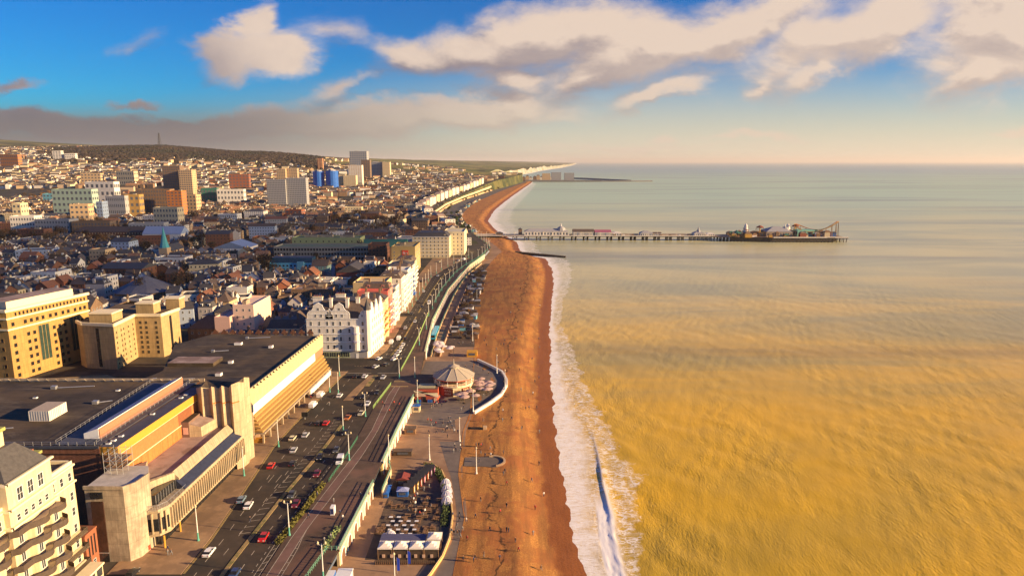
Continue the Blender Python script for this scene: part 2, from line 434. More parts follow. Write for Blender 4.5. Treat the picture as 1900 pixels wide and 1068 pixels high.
mid = t.mix(t.rng(slow, .38, .6), (.62, .56, .28), (.42, .42, .25))
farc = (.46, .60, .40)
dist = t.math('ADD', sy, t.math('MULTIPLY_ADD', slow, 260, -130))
c = t.mix(t.rng(dist, 190, 720), silt_shade, mid)
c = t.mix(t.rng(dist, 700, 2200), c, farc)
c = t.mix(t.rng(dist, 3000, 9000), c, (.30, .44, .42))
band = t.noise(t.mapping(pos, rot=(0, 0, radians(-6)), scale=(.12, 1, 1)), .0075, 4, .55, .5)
c = t.mix(t.math('MULTIPLY', t.rng(band, .50, .68), .55), c, t.mix(t.rng(sy, 250, 700), (.25, .17, .04), (.20, .21, .19)))  # large dark bands in the water colour, standing in for cloud shade
# foam
st = t.noise(t.mapping(pos, scale=(.20, 1.2, 1)), 1.5, 6, .7, 1.2)       # streaks drawn across the shore
lace = t.new('ShaderNodeTexVoronoi'); lace.feature = 'DISTANCE_TO_EDGE'; lace.inputs['Scale'].default_value = .62
t.put(lace.inputs['Vector'], t.vm('ADD', t.mapping(pos, scale=(.55, 1.0, 1)), t.vm('MULTIPLY', t.noise(pos, .5, 4, .6, 0, 1), (3.2, 3.2, 0))))
edge = t.math('ADD', fa, t.math('MULTIPLY_ADD', t.noise(pos, .06, 5, .65), 1.1, -.55))
thick = t.rng(edge, .16, .60, 1, 0)
thin = t.rng(edge, .95, 1.06, 1, 0)
lacef = t.math('MULTIPLY', t.rng(lace.outputs['Distance'], .03, .16, 1, 0), thin)
lacef = t.math('MULTIPLY', lacef, t.rng(t.noise(pos, .25, 3, .6), .36, .55))
streak = t.math('MULTIPLY', t.rng(st, .47, .62), thin)
fo = t.math('MAXIMUM', t.math('MULTIPLY', thick, t.math('MULTIPLY', t.rng(st, .32, .56, .35, 1), t.rng(t.noise(pos, .22, 5, .7), .3, .5, .7, 1))), t.math('MAXIMUM', t.math('MULTIPLY', lacef, .8), t.math('MULTIPLY', streak, .5)))
fo = t.math('MAXIMUM', fo, att('w'))
fo = t.math('MULTIPLY', fo, t.rng(fa, -.9, -.15), clamp=True)
c = t.mix(fo, c, (.95, .90, .82))
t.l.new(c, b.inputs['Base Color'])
t.l.new(t.math('ADD', t.math('MULTIPLY', fo, .5), t.rng(sy, 300, 3000, .26, .36)), b.inputs['Roughness'])
b.inputs['IOR'].default_value = 1.33; b.inputs['Specular IOR Level'].default_value = .2
wv = t.new('ShaderNodeTexWave'); wv.wave_type = 'BANDS'; wv.bands_direction = 'X'; wv.inputs['Scale'].default_value = .055
wv.inputs['Distortion'].default_value = 9; wv.inputs['Detail'].default_value = 3; wv.inputs['Detail Scale'].default_value = .55
t.put(wv.inputs['Vector'], t.mapping(pos, rot=(0, 0, radians(38)), scale=(1, .55, 1)))
rip = t.noise(t.mapping(pos, rot=(0, 0, radians(35)), scale=(1.7, .6, 1)), .85, 5, .6, .8)
swl = t.noise(t.mapping(pos, rot=(0, 0, radians(28)), scale=(1.6, .5, 1)), .10, 4, .6, .3)
hh = t.math('ADD', t.math('MULTIPLY', wv.outputs['Fac'], .25), t.math('MULTIPLY_ADD', rip, 1.0, t.math('MULTIPLY', swl, 1.6)))
hh = t.math('ADD', hh, t.math('MULTIPLY', fo, .2))
bn = t.new('ShaderNodeBump'); t.l.new(t.math('MULTIPLY', t.math('MULTIPLY', t.rng(sy, 150, 900, .27, .04), t.rng(t.noise(t.mapping(pos, rot=(0, 0, .6), scale=(.6, .25, 1)), .035, 3, .6), .35, .65, .35, 1.15)), t.math('MULTIPLY_ADD', fo, -.75, 1)), bn.inputs['Strength']); bn.inputs['Distance'].default_value = 1.5
t.l.new(hh, bn.inputs['Height']); t.l.new(bn.outputs[0], b.inputs['Normal']); SEA = m
# the breaking wave: crest offset from the shore, strongest at the near end
WV = [(120, 9), (163, 9.3), (190, 12.4), (212, 12.8), (237, 14.5), (262, 15)]
def wave_h(x, y):
    if y > 268: return 0.
    cc0 = x - shore(y) - interp(WV, y); a = .5 * S01((268 - y) / 60) * (1 - .6 * S01((200 - y) / 20)) * (.8 + .3 * MN.noise((0, y / 9, 0)))
    return a * math.exp(-(cc0 / (.6 if cc0 < 0 else 2.4)) ** 2) + (.22 * MN.noise((x / .9, y / 1.3, 2)) * S01((205 - y) / 20) if -4.5 < cc0 < 2 else 0)
def wave_foam(x, y):
    if y > 215: 
        cc0 = x - shore(y) - interp(WV, y); return .8 * math.exp(-(cc0 / .35) ** 2) * S01((262 - y) / 20)
    cc0 = x - shore(y) - interp(WV, y); k = S01((215 - y) / 22)
    return min(1, max(.9 * math.exp(-((cc0 - .6) / .6) ** 2), k * (1 if -3.4 < cc0 < .3 else math.exp(-((cc0 - .3) / 1.2) ** 2) if cc0 >= .3 else math.exp(-((cc0 + 3.4) / .8) ** 2))))
def swell(x, y):
    if y > 900: return 0.
    f = S01((900 - y) / 500) * S01((x - shore(y) - 6) / 20)
    return .28 * f * (MN.noise(((x + .7 * y) / 9, (y - .7 * x) / 26, 0)) + .5 * MN.noise(((x + .7 * y) / 4, (y - .7 * x) / 12, 9)))
sc_cols = [-30, -12, -8, -6, -4, -2] + [i * .5 for i in range(0, 60)] + [30 + i * 3 for i in range(0, 90)] + [320, 380, 480, 620, 800, 1100, 1600, 2500, 4000, 7000, 14000, 30000, 70000, 150000]
srows = [0, 60, 90, 110] + [125 + i * 1.6 for i in range(100)] + list(range(286, 560, 4)) + list(range(560, 1000, 10)) + [y for y in rows if y >= 1000] + [60000, 100000, 200000]
def sea_x(c, y): return shore(y) + c
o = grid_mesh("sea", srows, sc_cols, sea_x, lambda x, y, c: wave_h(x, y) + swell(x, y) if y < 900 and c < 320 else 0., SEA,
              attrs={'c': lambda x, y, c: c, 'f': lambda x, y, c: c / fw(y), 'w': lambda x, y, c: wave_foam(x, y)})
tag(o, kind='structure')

# unseen clouds added over the sea, out of view, to shade the old town and the middle beach
CM = bpy.data.materials.new("shade_cloud_body"); CM.use_nodes = True; t = NT(CM.node_tree); t.n.clear()
d_ = t.new('ShaderNodeBsdfDiffuse'); d_.inputs[0].default_value = (.9, .9, .9, 1); tr = t.new('ShaderNodeBsdfTransparent'); mx = t.new('ShaderNodeMixShader'); ou = t.new('ShaderNodeOutputMaterial')
mx.inputs[0].default_value = .5; t.l.new(tr.outputs[0], mx.inputs[1]); t.l.new(d_.outputs[0], mx.inputs[2]); t.l.new(mx.outputs[0], ou.inputs[0])
def shade_cloud(sx_, sy_, rx, ry, rz, seed):
    """a lumpy cloud placed so that its shade is centred on (sx_, sy_)"""
    zc = 720; k = (zc - 12) / math.tan(SUN_EL); b_ = bmesh.new(); bmesh.ops.create_icosphere(b_, subdivisions=5, radius=1); a = MB()
    for v in b_.verts:
        p = v.co; n_ = 1 + .30 * MN.noise(Vector((p.x * 1.6 + seed, p.y * 1.6, p.z))) + .16 * MN.noise(Vector((p.x * 4 + seed, p.y * 4, p.z * 2)))
        a.v.append((sx_ + k * cos(SUN_AZ) + p.x * rx * n_, sy_ + k * sin(SUN_AZ) + p.y * ry * n_, zc + p.z * rz * n_))
    for f in b_.faces: a.f.append(tuple(v.index for v in f.verts)); a.m.append(a.mi(CM))
    b_.free(); return struct(a, "shade_cloud", True)
shade_cloud(-400, 790, 235, 370, 24, 3.3)
shade_cloud(-12, 560, 14, 120, 7, 8.1)
# ------------------------------------------------------------------ shared building materials and windows
def M_(n, c, **k): return mat(n, c, **k)
CREAM = M_("cream_render", (.66, .54, .33), var=.08, scale=.6, bump=.05)
CREAMD = M_("cream_trim", (.80, .68, .44), var=.05, scale=1)
WHITE = M_("white_render", (.78, .72, .62), var=.06, scale=.5)
WPAINT = M_("white_paint", (.8, .79, .76), rough=.5, var=.05)
YELL = M_("yellow_brick", (.45, .27, .085), var=.12, scale=2.2)
BEIGE = M_("beige_panel", (.48, .34, .16), var=.08, scale=.8)
CONC = M_("concrete", (.50, .40, .28), var=.14, scale=.7, bump=.2, col2=(.38, .30, .21), sc2=.25)
CONCL = M_("pale_concrete", (.52, .40, .25), var=.1, scale=.9, bump=.15)
ROOFD = M_("dark_roof", (.072, .054, .038), var=.35, scale=.25, rough=.85, col2=(.12, .082, .045), sc2=.05, big=.3)
def stain_roof():      # laid felt: long seams and pale dried puddles
    t = NT(ROOFD.node_tree); b = t.n['Principled BSDF']; old = b.inputs['Base Color'].links[0].from_socket; co = t.new('ShaderNodeNewGeometry').outputs['Position']
    wv = t.new('ShaderNodeTexBrick'); t.put(wv.inputs['Vector'], co); wv.inputs['Scale'].default_value = 1; wv.inputs['Brick Width'].default_value = 11; wv.inputs['Row Height'].default_value = 1.1; wv.inputs['Mortar Size'].default_value = .05
    wv.inputs['Color1'].default_value = (1, 1, 1, 1); wv.inputs['Color2'].default_value = (.78, .78, .78, 1); wv.inputs['Mortar'].default_value = (.45, .45, .45, 1)
    c = t.mix(1.0, old, wv.outputs['Color'], 'MULTIPLY'); c = t.mix(t.math('MULTIPLY', t.rng(t.noise(t.mapping(co, scale=(.4, 1, 1)), .12, 6, .7, .5), .54, .66), .6), c, (.15, .115, .075)); t.l.new(c, b.inputs['Base Color'])
stain_roof()
ROOFB = M_("felt_roof", (.055, .062, .085), var=.3, scale=.4, rough=.6, col2=(.085, .085, .10), sc2=.08)
ROOFP = M_("terrace_roof", (.34, .25, .21), var=.2, scale=.3, rough=.8, col2=(.22, .15, .12), sc2=.12)
SLATE = M_("slate", (.078, .072, .07), var=.25, scale=1.2, rough=.6)
SLATB = M_("brown_slate", (.12, .085, .065), var=.25, scale=1.2, rough=.7)
TILE = M_("clay_tile", (.26, .11, .06), var=.25, scale=1.2, rough=.8)
REDB = M_("red_brick", (.30, .105, .055), var=.2, scale=2.5)
REDD = M_("dark_brick", (.20, .085, .05), var=.2, scale=2.5)
BRNB = M_("brown_brick", (.27, .17, .10), var=.2, scale=2.5)
ORNG = M_("orange_brick", (.52, .19, .055), var=.14, scale=1.6)
OCHRE = M_("ochre_panel", (.56, .29, .04), var=.08, scale=1)
GLASS = M_("window_glass", (.045, .05, .055), rough=.18, var=.3, scale=.6, spec=.7)
GLASD = M_("dark_glass", (.02, .02, .022), rough=.15, var=.3, scale=.5, spec=.6)
METAL = M_("galvanised_metal", (.42, .42, .42), rough=.45, var=.15, scale=2, metal=.6)
BALC = M_("balcony_iron", (.085, .06, .045), var=.2, rough=.7)
GREENM = M_("green_ironwork", (.13, .30, .21), rough=.5, var=.12)
BLACK = M_("black_metal", (.02, .02, .022), rough=.5, var=0)
WOOD = M_("timber", (.25, .14, .07), var=.25, scale=2)
TURQ = M_("turquoise_paint", (.16, .42, .50), var=.08)
TEAL = M_("teal_roof", (.035, .14, .11), var=.15, scale=.6)
GREENR = M_("green_flat_roof", (.20, .23, .12), var=.15, scale=.3)
BLUEP = M_("blue_panel", (.03, .12, .40), rough=.4, var=.2, scale=.5)
PINK = M_("pink_render", (.62, .40, .32), var=.08)
REDP = M_("red_paint", (.62, .07, .035), rough=.5, var=.1)
SAND = M_("sandstone", (.58, .40, .22), var=.12)

def weather(m, joint=None, amt=.3):
    """rain streaks and, on panels, the joints between them"""
    t = NT(m.node_tree); b = t.n['Principled BSDF']; old = b.inputs['Base Color'].links[0].from_socket; co = t.new('ShaderNodeNewGeometry').outputs['Position']; x, y, z = t.sep(co)
    u = t.math('ADD', x, y); s_ = t.rng(t.noise(t.comb(t.math('MULTIPLY', u, 1.1), t.math('MULTIPLY', z, .10), 0.), 1.0, 5, .7), .35, .68, 1 - amt, 1.06)
    c = t.mix(1.0, old, t.comb(s_, s_, s_), 'MULTIPLY')
    if joint:
        br = t.new('ShaderNodeTexBrick'); t.put(br.inputs['Vector'], t.comb(u, z, 0.)); br.offset = 0; br.inputs['Scale'].default_value = 1; br.inputs['Brick Width'].default_value = joint[0]; br.inputs['Row Height'].default_value = joint[1]; br.inputs['Mortar Size'].default_value = .04
        br.inputs['Color1'].default_value = (1, 1, 1, 1); br.inputs['Color2'].default_value = (.88, .88, .88, 1); br.inputs['Mortar'].default_value = (.6, .6, .6, 1); c = t.mix(1.0, c, br.outputs['Color'], 'MULTIPLY')
    t.l.new(c, b.inputs['Base Color'])
weather(CONC, (2.6, 3.2)); weather(CONCL, (2.2, 3.0), .25); weather(BEIGE, (3, 2.55), .22); weather(WHITE, None, .16); weather(CREAM, None, .16); weather(YELL, (4, 3.5), .2); weather(ORNG, None, .25); weather(REDD, None, .3); weather(BRNB, None, .3)
def win_mesh(name, w_, h_, fm=None, gm=None, bars=(1, 1), sill=True, proud=.05):
    mb = MB(); fm = fm or WPAINT; gm = gm or GLASS; f = max(.05, w_ * .07)
    mb.box(-w_ / 2, w_ / 2, -.02, .3, 0, h_, gm)
    for x0, x1, z0, z1 in ((-w_ / 2 - f, -w_ / 2, 0, h_), (w_ / 2, w_ / 2 + f, 0, h_), (-w_ / 2 - f, w_ / 2 + f, h_, h_ + f), (-w_ / 2 - f * 1.6, w_ / 2 + f * 1.6, -f * 1.2, 0)):
        mb.box(x0, x1, -proud - (.06 if z1 == 0 else 0), .3, z0, z1, fm)
    for i in range(1, bars[0] + 1):
        x = -w_ / 2 + w_ * i / (bars[0] + 1); mb.box(x - .035, x + .035, -.035, .02, 0, h_, fm)
    for i in range(1, bars[1] + 1):
        z = h_ * i / (bars[1] + 1); mb.box(-w_ / 2, w_ / 2, -.033, .018, z - .035, z + .035, fm)
    return mb.mesh(name)
W_SASH = win_mesh("sash_window", 1.0, 1.9, WPAINT, GLASS, (0, 1))
W_TALL = win_mesh("tall_window", 1.1, 2.5, WPAINT, GLASS, (1, 0))
W_SMALL = win_mesh("small_window", .95, 1.25, WPAINT, GLASS, (0, 1))
W_SQ = win_mesh("square_window", 1.35, 1.5, BEIGE, GLASD, (0, 0))
W_YEL = win_mesh("office_window", 1.5, 1.7, YELL, GLASD, (0, 0))
W_WIDE = win_mesh("wide_window", 2.4, 1.5, WPAINT, GLASS, (2, 0))
W_SHOP = win_mesh("shop_window", 3.2, 2.4, M_("shop_frame", (.5, .55, .3), var=.1), GLASS, (2, 0))
W_DORM = win_mesh("dormer_window", 1.0, 1.3, WPAINT, GLASS, (0, 1))
def wall_wins(root, p0, p1, z, ts, me, name='window', off=0.0, label=None):
    """windows on the wall from p0 to p1 (outside on the right hand), at heights z and fractions ts"""
    L = hypot(p1[0] - p0[0], p1[1] - p0[1]); d = ((p1[0] - p0[0]) / L, (p1[1] - p0[1]) / L); rz = atan2(d[1], d[0]); n = (d[1], -d[0])
    for zz in (z if isinstance(z, (list, tuple)) else [z]):
        for t_ in ts:
            inst(me, name, root, (p0[0] + d[0] * L * t_ + n[0] * off, p0[1] + d[1] * L * t_ + n[1] * off, zz), rz, label=label)
def fr(n, a=0., b=1.): return [a + (b - a) * (i + .5) / n for i in range(n)]
def door_mesh(m_, w_=1.3, h_=2.4):
    mb = MB(); mb.box(-w_ / 2, w_ / 2, -.06, .2, 0, h_, m_); mb.box(-w_ / 2 - .15, w_ / 2 + .15, -.12, .2, h_, h_ + .18, WPAINT)
    mb.box(w_ / 2 - .22, w_ / 2 - .14, -.12, -.05, 1, 1.1, METAL); return mb.mesh("door")
DOORD = door_mesh(M_("dark_door", (.06, .04, .03), var=.1)); DOORW = door_mesh(WPAINT); DOORB = door_mesh(M_("blue_door", (.05, .08, .2), var=.1))

# ------------------------------------------------------------------ cream seafront hotel, bottom left
def grand():
    r = thing("seafront_hotel", "cream Victorian hotel with long curved dark balconies, at the bottom left corner of the photo", "hotel", (-110, 130, 8))
    a = MB(); a.box(-121, -103, 96, 149.7, 8, 36.2, CREAM); a.box(-116, -101.8, 127.6, 141, 8, 42, CREAM)
    a.build("wall", r)
    c = MB()
    for z in (11.6, 32.2, 36.2): c.box(-103, -102.55, 96, 127.5, z, z + .4, CREAMD); c.box(-103, -102.55, 141.1, 149.9, z, z + .4, CREAMD)
    for z in (32.4, 36.3, 41.9): c.box(-101.8, -101.2, 127.2, 141.4, z, z + .45, CREAMD); c.box(-116, -101.2, 126.9, 127.6, z, z + .45, CREAMD)
    c.box(-103.6, -103, 96, 149.7, 36.6, 37.4, CREAMD); c.box(-121, -103.2, 149.2, 149.7, 36.6, 37.4, CREAMD)
    c.build("cornice", r)
    rf = MB()
    # mansard of the pavilion: steep sides then a hip
    P = [(-115.6, 127.9), (-102.1, 127.9), (-102.1, 140.7), (-115.6, 140.7)]; Q = [(-112, 131.5), (-106, 131.5), (-106, 137), (-112, 137)]
    for i in range(4):
        j = (i + 1) % 4; rf.face([(*P[i], 42.35), (*P[j], 42.35), (*Q[j], 47.4), (*Q[i], 47.4)], SLATE)
    rf.face([(*p, 47.4) for p in Q], SLATE)
    rf.prism([(-120.8, 96), (-103.7, 96), (-103.7, 127.5), (-120.8, 127.5)], 36.25, 36.3, SLATE)
    for (x0, x1) in ((-104.1, -105.9),):
        rf.face([(x0, 96, 36.6), (x0, 127.5, 36.6), (x1, 127.5, 40.2), (x1, 96, 40.2)], SLATB)
        rf.face([(x1, 96, 40.2), (x1, 127.5, 40.2), (-120, 127.5, 40.4), (-120, 96, 40.4)], SLATE)
        rf.face([(x0, 127.5, 36.6), (-120, 127.5, 36.6), (-120, 127.5, 40.4), (x1, 127.5, 40.2)], SLATB)
    rf.prism([(-120.8, 141.2), (-103.7, 141.2), (-103.7, 149.1), (-120.8, 149.1)], 36.2, 36.5, SLATE)
    rf.build("roof", r)
    ch = MB(); ch.box(-119, -108, 143.5, 146.6, 36.5, 40.6, CREAM); ch.box(-119.4, -107.6, 143.1, 147, 40.6, 41.2, M_("mossy_stone", (.33, .33, .10), var=.3)); 
    for i in range(8): ch.box(-118.5 + i * 1.35, -117.8 + i * 1.35, 144.6, 145.4, 41.2, 42.2, TILE)
    ch.build("chimney", r)
    ch = MB(); ch.box(-120, -107, 132.5, 135.5, 47.4, 50.6, CREAM); ch.box(-120.4, -106.6, 132.1, 135.9, 50.6, 51.3, MATS["mossy_stone"]); ch.build("chimney", r)
    for y in fr(7, 98, 127): # dormers on the lower mansard
        d = MB(); d.box(-106, -104.0, y - .9, y + .9, 37.2, 39.6, CREAM); d.lathe(-104.9, y, [(1.0, 39.6), (.75, 40.1), (.1, 40.35)], SLATB, 8); o = d.build("dormer", r)
        inst(W_DORM, "window", o, (-103.98, y, 37.7), pi / 2)
    wall_wins(r, (-103, 141), (-103, 149.7), [12.3, 16.2, 20.2, 24.4, 28.2, 33], fr(3), W_SASH)
    wall_wins(r, (-103, 96), (-103, 127.5), [12.3, 16.3, 20.3, 24.3, 28.3, 32.9], fr(12), W_SASH)
    wall_wins(r, (-101.8, 127.6), (-101.8, 141), [12.3, 16.3, 20.3, 24.3, 28.3], fr(4, .06, .94), W_TALL)
    wall_wins(r, (-101.8, 127.6), (-101.8, 141), [33.4], fr(5, .1, .9), W_SMALL)
    wall_wins(r, (-101.8, 127.6), (-101.8, 141), [37.4], fr(3, .15, .85), win_mesh("arched_window", 1.5, 2.7, WPAINT, GLASS, (1, 1)))
    wall_wins(r, (-116, 127.6), (-101.8, 127.6), [37.6], fr(3), W_SMALL)
    # bow fronts and the balconies that follow them
    def bowx(y):
        x = -102.95
        for c0 in (101, 112, 123, 133.5, 139): 
            dd = abs(y - c0)
            if dd < 3.2: x = max(x, -102.95 + 1.9 * cos(dd / 3.2 * pi / 2) + (1.1 if 127 < y < 141.5 else 0))
        if 127.3 < y < 141.3: x = max(x, -101.7)
        return x
    for k, z in enumerate((15.4, 19.4, 23.4, 27.4, 31.2)):
        bl = MB(); y0 = 96; pts = []
        y1 = 142.0 + .0 * k
        ys = [y0 + i * (y1 - y0) / 60 for i in range(61)]
        out = [(bowx(y) + 1.45, y) for y in ys]; inn = [(bowx(y) + .02 if abs(bowx(y) + 102.95) < .1 else -102.9, y) for y in ys]
        bl.prism([(-103.1, y0)] + out + [(-103.1, y1)], z - .25, z, BALC, CREAMD, True)
        for i in range(60):
            p, q_ = out[i], out[i + 1]
            bl.face([(p[0], p[1], z), (q_[0], q_[1], z), (q_[0], q_[1], z + 1.15), (p[0], p[1], z + 1.15)], BALC)
            bl.face([(p[0] - .08, p[1], z + 1.15), (q_[0] - .08, q_[1], z + 1.15), (q_[0] - .08, q_[1], z), (p[0] - .08, p[1], z)], BALC)
        bl.build("balcony", r)
    bw = MB()
    for c0 in (101, 112, 123):
        bw.prism([(-103.05, c0 - 2.6), (-101.9, c0 - 2.0), (-101.3, c0), (-101.9, c0 + 2.0), (-103.05, c0 + 2.6)], 8, 31, CREAM)
    for c0 in (133.5, 139):
        bw.prism([(-101.85, c0 - 1.9), (-100.6, c0 - 1.2), (-100.6, c0 + 1.2), (-101.85, c0 + 1.9)], 8, 31, CREAM)
    bw.build("bay", r)
    for c0 in (133.5, 139):
        for z in (12.3, 16.3, 20.3, 24.3, 28.3): inst(W_TALL, "window", r, (-100.6, c0, z), pi / 2)
    for z in (11.4, 15.3, 19.3):
        bl = MB(); bl.box(-103.05, -101.5, 142.1, 150.2, z - .25, z, BALC, CREAMD)
        for i in range(33): bl.box(-101.58, -101.5, 142.2 + i * .245, 142.3 + i * .245, z, z + 1.0, BALC)
        bl.box(-101.6, -101.48, 142.1, 150.2, z + 1, z + 1.1, BALC); bl.box(-103, -101.5, 150.1, 150.2, z, z + 1.1, BALC)
        bl.build("balcony", r)
    p = MB(); p.box(-103, -98.5, 141, 149.4, 8, 11, CREAM); p.box(-103, -98.2, 140.8, 149.7, 11, 11.4, CREAMD)
    for y in fr(3, 141, 149.4): p.box(-98.6, -98.42, y - 1, y + 1, 8.6, 10.7, GLASS)
    p.build("porch", r)
    aw = MB(); aw.prism([(-101.8, 137), (-98.4, 137), (-98.4, 141), (-101.8, 141)], 10.6, 11, TURQ, ztop=[12.4, 10.9, 10.9, 12.4]); aw.build("awning", r)
grand()

# small red brick house squeezed between the hotel and the concrete hall
r = thing("brick_annexe", "narrow orange-red brick annexe with tall slit windows, between the cream hotel and concrete tower", "building", (-108, 153, 8))
a = MB(); a.box(-112, -102.6, 150.3, 154.9, 8, 17.5, REDB, ROOFD); a.box(-112, -102.4, 150.25, 154.95, 17.5, 17.9, REDB); a.build("wall", r)
for y in (151.4, 152.6, 153.8): inst(win_mesh("slit_window", .5, 5, REDD, GLASD, (0, 0)), "window", r, (-102.6, y, 11.5), pi / 2)
for y in (151.2, 153): inst(W_SMALL, "window", r, (-102.6, y, 8.9), pi / 2)

# ------------------------------------------------------------------ concrete and brick conference hall
def hall():
    r = thing("conference_hall", "huge brick and concrete hall with dark flat roof and finned front along the road", "hall", (-120, 190, 8))
    a = MB()
    body = [(-180, 168), (-103.6, 168), (-101.6, 215), (-101.6, 221), (-180, 221)]
    a.prism(body, 8, 31.0, REDD, ROOFD); a.build("brick_wall", r)
    BRW = M_("rust_panel", (.40, .17, .06), var=.12, scale=1.2); DKP = M_("dark_rust_panel", (.24, .09, .04), var=.12)
    def slab(x0, x1, z0, z1, m_, y0=167.9, y1=215, top=None, name="side_wall"):
        q_ = MB(); k = (y0 - 168) / 47 * 2; k1 = (y1 - 168) / 47 * 2; q_.prism([(x0 + k, y0), (x1 + k, y0), (x1 + k1, y1), (x0 + k1, y1)], z0, z1, m_, top); q_.build(name, r)
    slab(-107.4, -103.3, 22, 26.2, ORNG); slab(-107.4, -103.34, 26.2, 30.6, BRW); slab(-104, -103.30, 26.3, 30.5, DKP, 198, 206)
    slab(-107.6, -103.0, 30.6, 32.9, OCHRE, 167.7, 215.2, ROOFB, "parapet")
    slab(-104, -103.1, 26.12, 26.3, CREAMD, 168, 215, None, "trim"); slab(-104, -103.1, 30.4, 30.6, CREAMD, 168, 215, None, "trim")
    a = MB(); a.prism([(-180.2, 167.6), (-107.7, 167.6), (-105.5, 221.3), (-180.2, 221.3)], 31.0, 32.9, REDD, ROOFD); a.prism([(-105.4, 215.3), (-101.2, 215.3), (-101.2, 221.3), (-105.2, 221.3)], 31, 32.8, REDD, ROOFD)
    a.box(-180.3, -107.8, 167.3, 167.58, 32.5, 33.2, ROOFB); a.box(-180.3, -104, 221.35, 221.7, 31, 34.0, CONC)
    a.build("roof", r)
    a = MB(); a.prism([(-119.9, 168.6), (-107.9, 168.6), (-106.0, 220), (-121, 220)], 32.9, 33.12, ROOFB); a.build("felt_strip", r)
    a = MB(); a.prism([(-114.6, 172.5), (-110.6, 172.5), (-109.4, 217), (-113.4, 217)], 33.1, 34.7, WPAINT, M_("rooflight", (.26, .30, .42), rough=.35, var=.15, scale=1.5), ztop=[34.6, 36.0, 36.0, 34.6])
    a.prism([(-110.58, 172.6), (-110.3, 172.6), (-109.1, 216.9), (-109.4, 216.9)], 33.1, 35.8, M_("louvre", (.40, .18, .10), var=.15, scale=3)); a.build("rooflight", r)
    a = MB()
    def rail(p, q_, z, n):
        for h in (.55, 1.1): a.bar((*p, z + h), (*q_, z + h), .045, METAL)
        for i in range(n + 1):
            t_ = i / n; x, y = lerp(p[0], q_[0], t_), lerp(p[1], q_[1], t_); a.bar((x, y, z), (x, y, z + 1.1), .045, METAL)
    rail((-119.8, 169), (-121.2, 221), 33.1, 24); rail((-109.2, 169), (-107.8, 221), 33.1, 24); rail((-178, 167.9), (-109, 167.9), 33.1, 30)
    a.build("railing", r)
    a = MB(); a.box(-138.4, -132.6, 185.6, 193.6, 32.9, 35.9, WHITE, M_("hatch_top", (.42, .34, .26), var=.1))
    for i in range(9): a.box(-138.4 + i * .71, -138.3 + i * .71, 185.52, 185.6, 33.1, 35.9, METAL)
    for i in range(11): a.box(-132.6, -132.52, 185.9 + i * .75, 186.0 + i * .75, 33.1, 35.9, METAL)
    a.build("roof_hatch", r)
    for i, (x, y) in enumerate([(-106.4, 169.6), (-106.2, 171.6), (-105.9, 174.6), (-105.9, 191), (-104.2, 205), (-104, 208), (-150, 205), (-160, 182), (-128, 212)]):
        z = 32.9; v = MB(); v.box(x - .55, x + .55, y - .45, y + .45, z, z + .35, WPAINT); v.prism([(x - .4, y - .3), (x + .4, y - .3), (x + .4, y + .3), (x - .4, y + .3)], z + .35, z + .5, GLASS); v.build("roof_vent", r)
    for (x, y, L_) in ((-168, 176, 16), (-150, 214, 12), (-146, 178, 7), (-171, 200, 5), (-128, 200, 4)):
        a = MB(); a.bar((x, y, 33.2), (x + L_, y + 2, 33.2), .18, METAL, 6); a.box(x - .8, x + .8, y - .6, y + .6, 32.9, 33.9, METAL); a.build("duct", r)
    v = MB()
    for i in range(23): x = -176 + i * 3.2; v.bar((x, 221.6, 33), (x, 220.4, 34.2), .12, CONC)
    v.build("roof_strut", r)
    # stair tower
    tw = [(-104.6, 155.2), (-95.0, 155.0), (-93.3, 157.2), (-92.6, 162.5), (-95.5, 167.8), (-104.6, 167.8)]
    a = MB(); a.prism(tw, 8, 27.6, CONC, M_("pale_roof", (.46, .42, .38), var=.2, scale=.4))
    a.prism([(-104.8, 155.0), (-94.9, 154.8), (-93.1, 157.1), (-92.4, 162.5), (-92.8, 162.6), (-93.5, 157.4), (-95.2, 155.25), (-104.8, 155.4)], 27.3, 28.2, CONC)
    o = a.build("stair_tower", r)
    a = MB(); a.box(-103.2, -100.2, 154.86, 155.1, 8.1, 10.4, GLASD); a.box(-103.2, -100.2, 154.86, 155.1, 10.7, 24.2, M_("bronze_glass", (.055, .028, .02), rough=.2, var=.4, scale=.5)); a.box(-103.2, -100.2, 154.86, 155.1, 25.0, 26.6, GLASD)
    a.box(-103.3, -100.1, 154.8, 154.9, 10.4, 10.65, METAL); a.build("stair_window", o)
    a = MB(); a.box(-93.1, -92.8, 159.6, 160.4, 8.4, 9.6, REDP); a.build("red_box", o)
    L0, L1 = (-88.9, 163.5), (-87.4, 209.5)
    dx_, dy_ = L1[0] - L0[0], L1[1] - L0[1]; l = hypot(dx_, dy_)
    def on(t_, o_=0.0): return (L0[0] + dx_ * t_ + dy_ / l * o_, L0[1] + dy_ * t_ - dx_ / l * o_)
    def strip(mb, t0, t1, o0, o1, z0, z1, m_, top=None, zt=None):
        mb.prism([on(t0, o0), on(t0, o1), on(t1, o1), on(t1, o0)], z0, z1, m_, top, True, ztop=zt)
    a = MB(); strip(a, -.02, 1, -5, -2.2, 8, 11.5, GLASD)
    for i in range(26): strip(a, .0 + i * .039, .003 + i * .039, -2.22, -2.1, 8, 11.5, BLACK)
    for t_ in (-.05, .12): p = on(t_, -.6); a.lathe(p[0], p[1], [(.25, 8), (.25, 11.5)], OCHRE, 8)
    a.build("ground_glazing", r)
    P0, P1, P2 = (-94.0, 160.2), (-90.4, 161.0), on(0)
    a = MB(); a.prism([P0, P1, P2, on(1), on(1, -6), (-96, 166)], 11.5, 18.5, CONCL, None, True); a.build("overhang", r)
    a = MB(); strip(a, .015, .995, 0, .1, 12.9, 16.3, GLASD)
